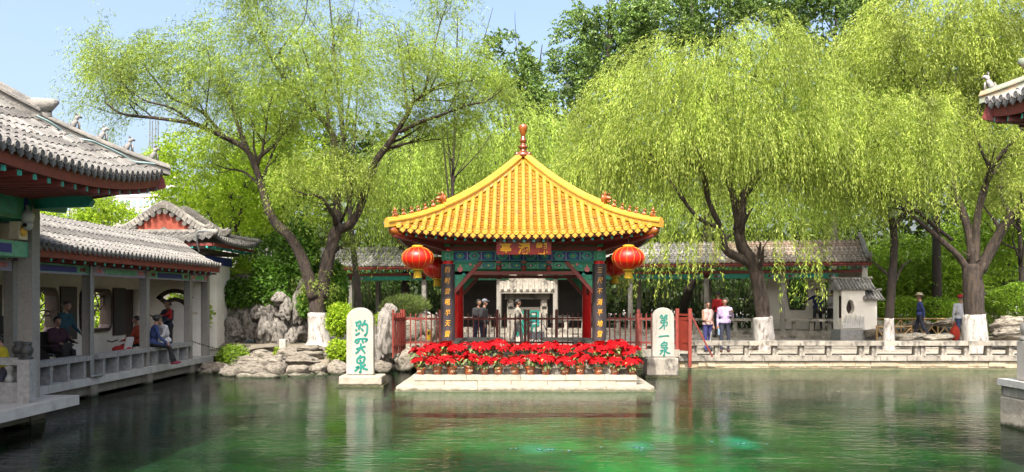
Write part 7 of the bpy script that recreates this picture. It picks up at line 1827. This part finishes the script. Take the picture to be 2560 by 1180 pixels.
def person(label, loc, face, h=1.68, lean=0.0, twist=0.0, hips=None, legs=((0, 0), (0, 0)), arms=((-.1, .12, .2), (-.1, .12, .2)), shirt=(.5, .5, .5), shirt2=None, pants=(.05, .05, .07), shoes=(.03, .03, .03), sleeve=1.0,
           hair='short', hairm='hair', build=1.0, head_yaw=0.0, head_pitch=0.0, skirt=False, cat='person', hat=None, voxel=.017, trim=None, group=None, pantcut=1.0):
    """local frame: +y forward, +x right hand side. legs: (thigh pitch forward, knee bend) right,left; arms: (shoulder pitch forward, abduction, elbow bend) right,left"""
    k = h / 1.70; seg = []   # (a, ra, b, rb, mat)   mats: 0 skin 1 shirt 2 pants 3 shoes 4 eye 5 lip 6 trim
    th, shn = .43 * k, .42 * k
    hz = hips if hips is not None else .92 * k
    # pelvis height from the straightest leg
    hip = Vector((0, 0, hz)); bw = build
    spine = Matrix.Rotation(-lean, 3, 'X') @ Matrix.Rotation(twist, 3, 'Z')
    def sp(v): return hip + spine @ (Vector(v) * k)
    chest = sp((0, 0, .30)); neck = sp((0, .0, .50)); headc = neck + (Matrix.Rotation(-lean * .4 - head_pitch, 3, 'X') @ Vector((0, .015, .15))) * k
    seg.append((sp((-.085 * bw, 0, .0)), .115 * k * bw, sp((.085 * bw, 0, .0)), .115 * k * bw, 2)); seg.append((sp((0, 0, .04)), .125 * k * bw, sp((0, 0, .2)), .125 * k * bw, 1))
    seg.append((sp((-.075 * bw, 0, .22)), .115 * k * bw, sp((-.095 * bw, 0, .38)), .105 * k * bw, 1)); seg.append((sp((.075 * bw, 0, .22)), .115 * k * bw, sp((.095 * bw, 0, .38)), .105 * k * bw, 1)); seg.append((sp((-.13 * bw, 0, .43)), .065 * k, sp((.13 * bw, 0, .43)), .065 * k, 1))
    seg.append((sp((0, 0, .42)), .06 * k, neck + Vector((0, 0, .05 * k)), .05 * k, 0))
    # head
    HR = Matrix.Rotation(head_yaw, 3, 'Z') @ Matrix.Rotation(-head_pitch, 3, 'X')
    def hd(v): return headc + HR @ (Vector(v) * k)
    seg.append((hd((0, -.015, .035)), .082 * k, hd((0, .02, .02)), .078 * k, 0)); seg.append((hd((0, .03, -.01)), .066 * k, hd((0, .045, -.065)), .046 * k, 0)); seg.append((hd((0, .095, .0)), .010 * k, hd((0, .108, -.022)), .014 * k, 0))
    for s in (-1, 1): seg.append((hd((s * .083, .0, .0)), .014 * k, hd((s * .083, -.005, -.03)), .011 * k, 0)); seg.append((hd((s * .032, .088, .012)), .009 * k, hd((s * .034, .088, .012)), .009 * k, 4))
    seg.append((hd((-.018, .088, -.052)), .008 * k, hd((.018, .088, -.052)), .008 * k, 5))
    feet = []
    for i, s in enumerate((1, -1)):
        tp, kb = legs[i]; hj = hip + Vector((s * .09 * k * bw, 0, -.02 * k)); out = .06 * s
        d1 = Vector((out, math.sin(tp), -math.cos(tp))).normalized(); kn = hj + d1 * th; d2 = Vector((out * .2, math.sin(tp - kb), -math.cos(tp - kb))).normalized(); an = kn + d2 * shn
        seg.append((hj, .088 * k * bw, kn, .062 * k * pantcut, 2)); seg.append((kn, .060 * k * pantcut, an, .044 * k * (pantcut ** 2), 2))
        fd = Vector((s * .12, 1, 0)).normalized(); fz = an - Vector((0, 0, .045 * k)); seg.append((an, .042 * k, fz, .042 * k, 3)); seg.append((fz - fd * .03 * k, .036 * k, fz + fd * .14 * k, .030 * k, 3)); feet.append(fz)
    for i, s in enumerate((1, -1)):
        pt, ab, eb = arms[i]; sj = sp((s * .185 * bw, 0, .425))
        A = spine @ Vector((s * math.sin(ab), math.sin(pt) * math.cos(ab), -math.cos(pt) * math.cos(ab))); el = sj + A * .285 * k
        inw = -s * .25 * min(1, eb); B = spine @ Vector((s * math.sin(ab) * .5 + inw, math.sin(pt + eb), -math.cos(pt + eb))).normalized(); wr = el + B * .25 * k
        seg.append((sj, .056 * k, el, .043 * k, 1)); seg.append((el, .041 * k, el.lerp(wr, .5), .037 * k, 1 if sleeve >= 1 else 0)); seg.append((el.lerp(wr, .5), .036 * k, wr, .028 * k, 1 if sleeve >= 1 else 0))
        if sleeve < .2: seg[-3] = (sj, .054 * k, el, .04 * k, 0)
        pal = wr + B * .06 * k; seg.append((wr, .026 * k, pal, .031 * k, 0)); side = B.cross(Vector((0, 0, 1)) if abs(B.z) < .9 else Vector((0, 1, 0))).normalized(); curl = side.cross(B)
        for f in range(4):
            o = pal + side * (f - 1.5) * .021 * k; L = (.05, .06, .056, .045)[f] * k; m_ = o + B * L * .6 + B * .02 * k; seg.append((o, .0095 * k, m_, .009 * k, 0)); seg.append((m_, .009 * k, m_ + (B * .7 - curl * .6 * (1 if eb < .6 else -1)).normalized() * L * .6, .008 * k, 0))
        tb = wr + B * .03 * k - side * .03 * k; seg.append((tb, .011 * k, tb - side * .03 * k + B * .035 * k, .009 * k, 0))
    low = min(min(p[0].z - p[1], p[2].z - p[3]) for p in seg)
    # mesh: union of the tapered limbs, remeshed into one skin
    mb = MB()
    for a, ra, b_, rb, m in seg: capsule(mb, a, ra, b_, rb, 8 if max(ra, rb) < .02 else 12)
    me = bpy.data.meshes.new('body'); me.from_pydata(mb.v, [], mb.f); o = bpy.data.objects.new('body', me); COL.objects.link(o)
    md = o.modifiers.new('r', 'REMESH'); md.mode = 'VOXEL'; md.voxel_size = voxel; md.use_smooth_shade = True
    sm = o.modifiers.new('s', 'SMOOTH'); sm.iterations = 2; sm.factor = .4
    dg = bpy.context.evaluated_depsgraph_get(); me2 = bpy.data.meshes.new_from_object(o.evaluated_get(dg)); bpy.data.objects.remove(o)
    n = len(me2.polygons); C = np.empty(n * 3, np.float32); me2.polygons.foreach_get('center', C); C = C.reshape(-1, 3).astype(float)
    best = np.full(n, 1e9); idx = np.zeros(n, np.int32)
    for a, ra, b_, rb, m in seg:
        a_, bb = np.array(a), np.array(b_); d = bb - a_; L2 = max(d @ d, 1e-9); t = np.clip(((C - a_) @ d) / L2, 0, 1); dist = np.linalg.norm(C - (a_ + t[:, None] * d), axis=1) - (ra + (rb - ra) * t)
        if m in (4, 5): dist -= .004
        if m in (1, 2) : dist -= .004
        k_ = dist < best; best[k_] = dist[k_]; idx[k_] = m
    # hem of the shirt and the cuffs end in clean lines
    hem = (C - np.array(hip)) @ np.array(spine.col[2]); idx[(idx == 2) & (hem > -.02 * k) & (np.abs(C[:, 0]) < .2)] = 1
    mats = [M['skin'], cloth(shirt, shirt2), cloth(pants), cloth(shoes), M['eye'], M['lip'], cloth(trim or (.7, .7, .7))]
    me2.materials.clear()
    for m in mats: me2.materials.append(m)
    if trim:
        side_l = (idx == 2) & (C[:, 0] < -.10 * k) & (np.abs(C[:, 1] - .02) < .03); idx[side_l] = 6
    me2.polygons.foreach_set('material_index', idx); me2.polygons.foreach_set('use_smooth', np.ones(n, bool)); me2.name = 'body'; me2.update()
    t = thing('person', label, cat, Vector(loc) - Vector((0, 0, low if hips is None else 0)) if hips is None else loc, face, group)
    link('body', me2, t)
    # hair: a shell over crown and back of the head
    V, F = ICO3; hv = []
    for p in V:
        q = Vector(p); f = 1 + .05 * mnoise.noise(q * 5)
        back = .25 if hair == 'long' else .1
        low_ = -.9 if (hair in ('long', 'bob') and q.y < .35) else (-.35 if q.y < -.1 else .12 + .3 * max(0, q.y))
        z = max(q.z, low_)
        hv.append(hd((q.x * .096 * f, (q.y * .105 - .012) * f * (1 + back * (z < 0) * (q.y < 0)), .035 + z * .092 * f * (1.35 if z < 0 and hair == 'long' else 1))))
    hb = MB(); hb.add(hv, F); hb.build('hair', hairm, t, smooth=True)
    if hair == 'bun': hb = MB(); hb.add([hd((v.x * .045, v.y * .04 - .10, v.z * .045 + .07)) for v in V], F); hb.build('hair_bun', hairm, t, smooth=True)
    if hat:
        hb = MB(); m_ = hat
        if m_ == 'straw':
            for r0, z0, r1, z1 in ((.175, .075, .105, .085), (.105, .085, .098, .15), (.098, .15, .05, .17), (.05, .17, .002, .172)):
                nn = 20; vs = [hd((r * math.cos(2 * PI * i / nn), r * math.sin(2 * PI * i / nn), z)) for r, z in ((r0, z0), (r1, z1)) for i in range(nn)]; hb.add(vs, [(i, (i + 1) % nn, nn + (i + 1) % nn, nn + i) for i in range(nn)])
            hb.build('hat', 'straw', t)
        else:
            hb.add([hd((v.x * .104, v.y * .112 - .008, max(v.z, -.05) * .105 + .045)) for v in V], F); hb.prism([(-.07, 0), (.07, 0), (.05, .08), (-.05, .08)], hd((0, .085, .055)), HR @ Vector((k, 0, 0)), HR @ Vector((0, k, -.15 * k)), HR @ Vector((0, 0, .012)))
            hb.build('cap', cloth(m_), t, smooth=True)
    return t


def gz(x, y): return bank_z(x, y) + .014
def P_(px, Y): return Vector(((px - PX0) / FPX * Y, Y, gz(0, Y)))
Yp = 27.0
# on the bank
pw = person('woman in pink sleeveless top and blue track trousers standing by the bank rail', P_(1769, 26.9), R(-150), 1.60, arms=((.05, .1, 1.3), (-.1, .1, .5)), shirt=(.62, .30, .28), shirt2=(.75, .62, .58), pants=(.045, .045, .20), sleeve=.1, hair='bun', trim=(.75, .75, .75), head_yaw=R(-20), legs=((.06, .02), (-.08, .02)), build=1.05)
pm_ = person('man in lilac shirt holding a phone standing by the bank rail', P_(1812, 26.9), R(175), 1.70, arms=((-.05, .14, .15), (.35, .15, 1.9)), shirt=(.46, .34, .62), shirt2=(.58, .48, .72), pants=(.03, .035, .07), shoes=(.16, .05, .03), legs=((.1, .05), (-.06, .02)), head_yaw=R(-10))
ph = thing('phone', 'dark phone held up by the man in the lilac shirt', 'phone', P_(1822, 26.55) + Vector((0.04, .0, 1.27))); MB().box((0, 0, 0), (.075, .012, .14)).build('phone_body', 'iron', ph); ph.rotation_euler = (R(-20), 0, 0)
wb = thing('water_bottle', 'small blue water bottle held low by the lilac-shirted man', 'bottle', P_(1797, 26.75) + Vector((0, 0, .66))); MB().lathe([(.03, -.1), (.033, -.08), (.033, .05), (.015, .09), (.015, .12)], 10).build('bottle_body', cloth((.25, .4, .55)), wb)
person('person in red T-shirt with back turned leaning at the gallery bench', GA + gd * gx(1797, -.9) + Vector((-gd.y, gd.x, 0)) * -.9 + Vector((0, 0, .68)), R(10), 1.74, arms=((.5, .25, .1), (.2, .15, .3)), shirt=(.55, .01, .015), pants=(.03, .03, .035), sleeve=.5, lean=.08)
person('person in dark blue with a black shoulder bag standing inside the gallery end', GA + gd * gx(2044, .7) + Vector((-gd.y, gd.x, 0)) * .7 + Vector((0, 0, .9)), R(150), 1.66, arms=((1.1, .5, .4), (.1, .1, .5)), shirt=(.02, .03, .12), pants=(.015, .017, .025), legs=((.12, .05), (-.1, .05)))
bg = thing('shoulder_bag', 'black shoulder bag at the hip of the dark blue figure', 'bag', GA + gd * gx(2052, .45) + Vector((-gd.y, gd.x, 0)) * .45 + Vector((0, 0, 1.72))); b = MB().lathe([(.13, -.15), (.2, -.08), (.2, .08), (.16, .13)], 12, sy=.45); b.build('bag_body', 'iron', bg, smooth=True)
person('woman in grey patterned top looking down inside the gallery door', GA + gd * gx(2080, .9) + Vector((-gd.y, gd.x, 0)) * .9 + Vector((0, 0, .9)), R(185), 1.60, arms=((.2, .12, 1.5), (.2, .12, 1.5)), shirt=(.35, .34, .36), shirt2=(.62, .6, .6), pants=(.015, .015, .018), head_pitch=R(28), hair='short', shoes=(.6, .6, .6))
person('walker in straw hat and dark blue cardigan on the path', P_(2300, 30.6), R(65), 1.68, arms=((-.15, .1, .35), (-.45, .1, .4)), shirt=(.03, .05, .20), pants=(.02, .022, .045), legs=((.28, .1), (-.25, .3)), hat='straw', hairm='hairgrey')
p = person('person in red cap and white shirt walking away beside the thick trunk', P_(2402, 28.6), R(-6), 1.72, arms=((.05, .12, .1), (-.05, .18, .1)), shirt=(.62, .64, .70), pants=(.05, .085, .18), hat=(.5, .02, .02), legs=((.15, .05), (-.15, .1)), shoes=(.05, .05, .07))
c = P_(2388, 28.45); bgr = thing('red_carrier_bag', 'bulging red net bag carried by the red-capped person', 'bag', c + Vector((0, 0, .45)))
V, F = ICO3; b = MB(); b.add([(v.x * .16 * (1 + .2 * mnoise.noise(v * 2)), v.y * .12, v.z * .26 * (1 + .15 * mnoise.noise(v * 3)) - (.05 if v.z < 0 else 0)) for v in V], F); b.build('bag_body', cloth((.55, .04, .015)), bgr, smooth=True)
MB().tube([(-.03, 0, .22), (-.02, 0, .36), (.02, 0, .36), (.03, 0, .22)], .012, 6).build('bag_handle', cloth((.55, .04, .015)), bgr)
# between the pavilion and the gallery
person('woman in black with sunglasses walking behind the fence', Vector(((1197 - PX0) / FPX * 27.6, 27.6, .5)), R(-160), 1.62, arms=((.2, .12, 1.2), (.0, .1, .4)), shirt=(.03, .03, .035), pants=(.03, .035, .08), hair='long', head_yaw=R(10))
person('companion in dark clothes and grey cap beside the woman in black', Vector(((1211 - PX0) / FPX * 28.0, 28.0, .5)), R(-100), 1.62, arms=((.1, .1, .6), (.0, .1, .4)), shirt=(.02, .02, .022), pants=(.03, .035, .08), hat=(.18, .19, .22))
person('man in beige shirt pushing a stroller past the memorial stone', Vector(((1294 - PX0) / FPX * 27.6, 27.6, .46)), R(-80), 1.68, arms=((.55, .08, .35), (.55, .08, .35)), shirt=(.55, .50, .42), pants=(.5, .5, .5), sleeve=.5, legs=((.25, .1), (-.2, .25)))
st = thing('stroller', 'baby stroller with bright blue and white canopy before the memorial stone', 'stroller', Vector(((1338 - PX0) / FPX * 27.5, 27.5, .46)))
b = MB(); nn = 10; vs = []
for i in range(nn + 1):
    a = PI * .05 + PI * .75 * i / nn
    for y in (-.2, .2): vs.append((.32 * math.cos(a) + .05, y, .62 + .34 * math.sin(a)))
b.add(vs, [(2 * i, 2 * i + 1, 2 * i + 3, 2 * i + 2) for i in range(nn)]); o = b.build('canopy', cloth((.02, .35, .65)), st); o.modifiers.new('s', 'SOLIDIFY').thickness = .02
b = MB(); b.lathe([(.05, 0), (.05, .01)], 10); b.box((.05, 0, .5), (.5, .38, .24)); b.build('seat', cloth((.6, .62, .66)), st)
for x in (-.25, .3):
    for y in (-.2, .2): o = MB().lathe([(.11, -.015), (.11, .015)], 14).build('wheel', 'iron', st, (x, y, .11)); o.rotation_euler = (R(90), 0, 0); MB().tube([(x, y, .11), (.03, y, .42)], .014, 6).build('frame_tube', 'metal', st)
MB().tube([(-.2, -.18, .5), (-.5, -.18, .95), (-.5, .18, .95), (-.2, .18, .5)], .014, 6).build('push_handle', 'metal', st)
MB().lathe([(.07, -.06), (.09, 0), (.07, .06)], 10, c=(.22, -.1, .42)).build('toy', cloth((.6, .05, .03)), st)

# in the left corridor (deck z = .432)
DZ = .432
person('man in teal checked shirt standing bent over beside the wheelchair', Vector((-10.62, 19.55, DZ)), R(-100), 1.66, lean=.22, arms=((.45, .1, .5), (.5, .1, .6)), shirt=(.015, .10, .15), shirt2=(.02, .06, .09), pants=(.012, .012, .016), head_yaw=R(5), hairm='hairgrey')
wc_ = thing('wheelchair', 'black and chrome wheelchair behind the bench in the corridor', 'wheelchair', (-10.35, 18.85, DZ), R(-115))
MB().box((0, 0, .48), (.46, .44, .07)).build('seat', cloth((.02, .02, .022)), wc_); MB().box((0, -.23, .74), (.46, .06, .5)).build('backrest', cloth((.025, .025, .03)), wc_)
for s in (-1, 1):
    o = MB().lathe([(.29, -.02), (.31, 0), (.29, .02)], 22, c=(0, 0, 0)).build('wheel', 'iron', wc_, (s * .29, -.12, .31)); o.rotation_euler = (0, R(90), 0)
    o = MB().lathe([(.10, -.02), (.11, 0), (.10, .02)], 14).build('caster', 'iron', wc_, (s * .22, .34, .11)); o.rotation_euler = (0, R(90), 0)
    MB().tube([(s * .26, -.25, .95), (s * .26, -.25, .5), (s * .26, .25, .5), (s * .22, .34, .12)], .014, 6).build('frame_tube', 'metal', wc_); MB().box((s * .27, .0, .68), (.05, .36, .04)).build('armrest', 'iron', wc_)
MB().box((0, .3, .6), (.26, .1, .3)).build('hanging_bag', cloth((.03, .03, .03)), wc_)
person('elderly woman in dark purple coat seated in the wheelchair', Vector((-10.35, 18.85, DZ)), R(-115), 1.58, hips=.62, legs=((1.45, 1.35), (1.45, 1.35)), arms=((.5, .15, .9), (.5, .15, .9)), shirt=(.05, .015, .03), pants=(.02, .02, .022), hair='bob', build=1.1)
# seated pair on the bench
person('woman in blue top seated on the bench with legs over the deck edge', Vector((-9.42, 21.65, DZ)), R(-65), 1.60, hips=.60, lean=.18, legs=((1.35, 1.15), (1.30, .9)), arms=((.5, .1, .5), (.5, .1, .6)), shirt=(.02, .06, .22), shirt2=(.03, .04, .12), pants=(.012, .012, .016), hair='bob', shoes=(.25, .02, .05), head_yaw=R(40), build=1.08)
person('young woman in white shirt and jeans seated on the bench reading a phone', Vector((-9.46, 22.55, DZ)), R(150), 1.60, hips=.60, lean=.30, legs=((1.4, 1.3), (1.4, 1.3)), arms=((.75, .1, .9), (.75, .1, .9)), shirt=(.70, .70, .72), pants=(.03, .13, .30), hair='short', head_pitch=R(25))
ph = thing('phone', 'white phone in the hands of the white-shirted woman', 'phone', (-9.68, 22.05, 1.36)); MB().box((0, 0, 0), (.08, .015, .15)).build('phone_body', 'white', ph); ph.rotation_euler = (R(-40), 0, R(30))
person('man in dark vest standing by the fan window with a child in his arms', Vector((-10.15, 24.35, DZ)), R(150), 1.68, arms=((.5, .25, 1.5), (.5, .25, 1.5)), shirt=(.02, .025, .06), pants=(.03, .03, .035), hair='short')
person('child in red jacket carried in front of the fan window', Vector((-10.0, 24.12, 1.28)), R(120), .95, hips=.32, legs=((1.2, 1.1), (1.2, 1.1)), arms=((.6, .1, .8), (.6, .1, .8)), shirt=(.50, .02, .02), pants=(.03, .035, .08), voxel=.014)
person('person with black bun seated deeper in the corridor behind the blue-topped woman', Vector((-10.2, 22.6, DZ)), R(100), 1.60, hips=.55, lean=.1, legs=((1.4, 1.3), (1.4, 1.3)), arms=((.5, .1, .8), (.5, .1, .8)), shirt=(.45, .06, .02), pants=(.02, .02, .02), hair='bun')
tk_ = thing('toy_tricycle', 'red and white toy tricycle parked against the corridor bench', 'tricycle', (-9.95, 21.1, DZ), R(80))
V, F = ICO3; b = MB(); b.add([(v.x * .16, v.y * .26, .46 + v.z * .10) for v in V], F); b.build('body', cloth((.5, .02, .02)), tk_, smooth=True); b = MB(); b.box((0, -.2, .62), (.24, .05, .3), rot=Matrix.Rotation(.25, 3, 'X')); b.build('backrest', 'white', tk_)
for (x, y) in ((0, .3), (-.18, -.22), (.18, -.22)): o = MB().lathe([(.11, -.02), (.12, 0), (.11, .02)], 14).build('wheel', 'iron', tk_, (x, y, .12)); o.rotation_euler = (0, R(90), 0); MB().tube([(x, y, .12), (x * .5, y * .6, .42)], .018, 6).build('frame_tube', 'metal', tk_)
MB().tube([(-.2, .26, .68), (0, .28, .64), (.2, .26, .68)], .016, 6).build('handlebar', 'iron', tk_)
person('child in yellow raincoat crouching behind the near balustrade', Vector((-8.75, 14.35, DZ)), R(110), 1.15, hips=.58, lean=.2, legs=((.35, .3), (.3, .3)), arms=((.4, .15, .6), (.4, .15, .6)), shirt=(.72, .58, .02), pants=(.1, .1, .15), hair='short', head_pitch=R(15), voxel=.014)
person('person in dark clothes bending down beyond the near stone column', Vector((-10.3, 16.5, DZ)), R(-60), 1.62, hips=.55, lean=.5, legs=((1.4, 1.3), (1.4, 1.3)), arms=((.6, .1, .9), (.6, .1, .9)), shirt=(.10, .012, .015), pants=(.02, .02, .02))
person('person in black at the far left edge of the corridor', Vector((-9.95, 15.9, DZ)), R(-120), 1.66, arms=((.1, .1, .4), (.1, .1, .4)), shirt=(.012, .012, .014), pants=(.015, .015, .018))
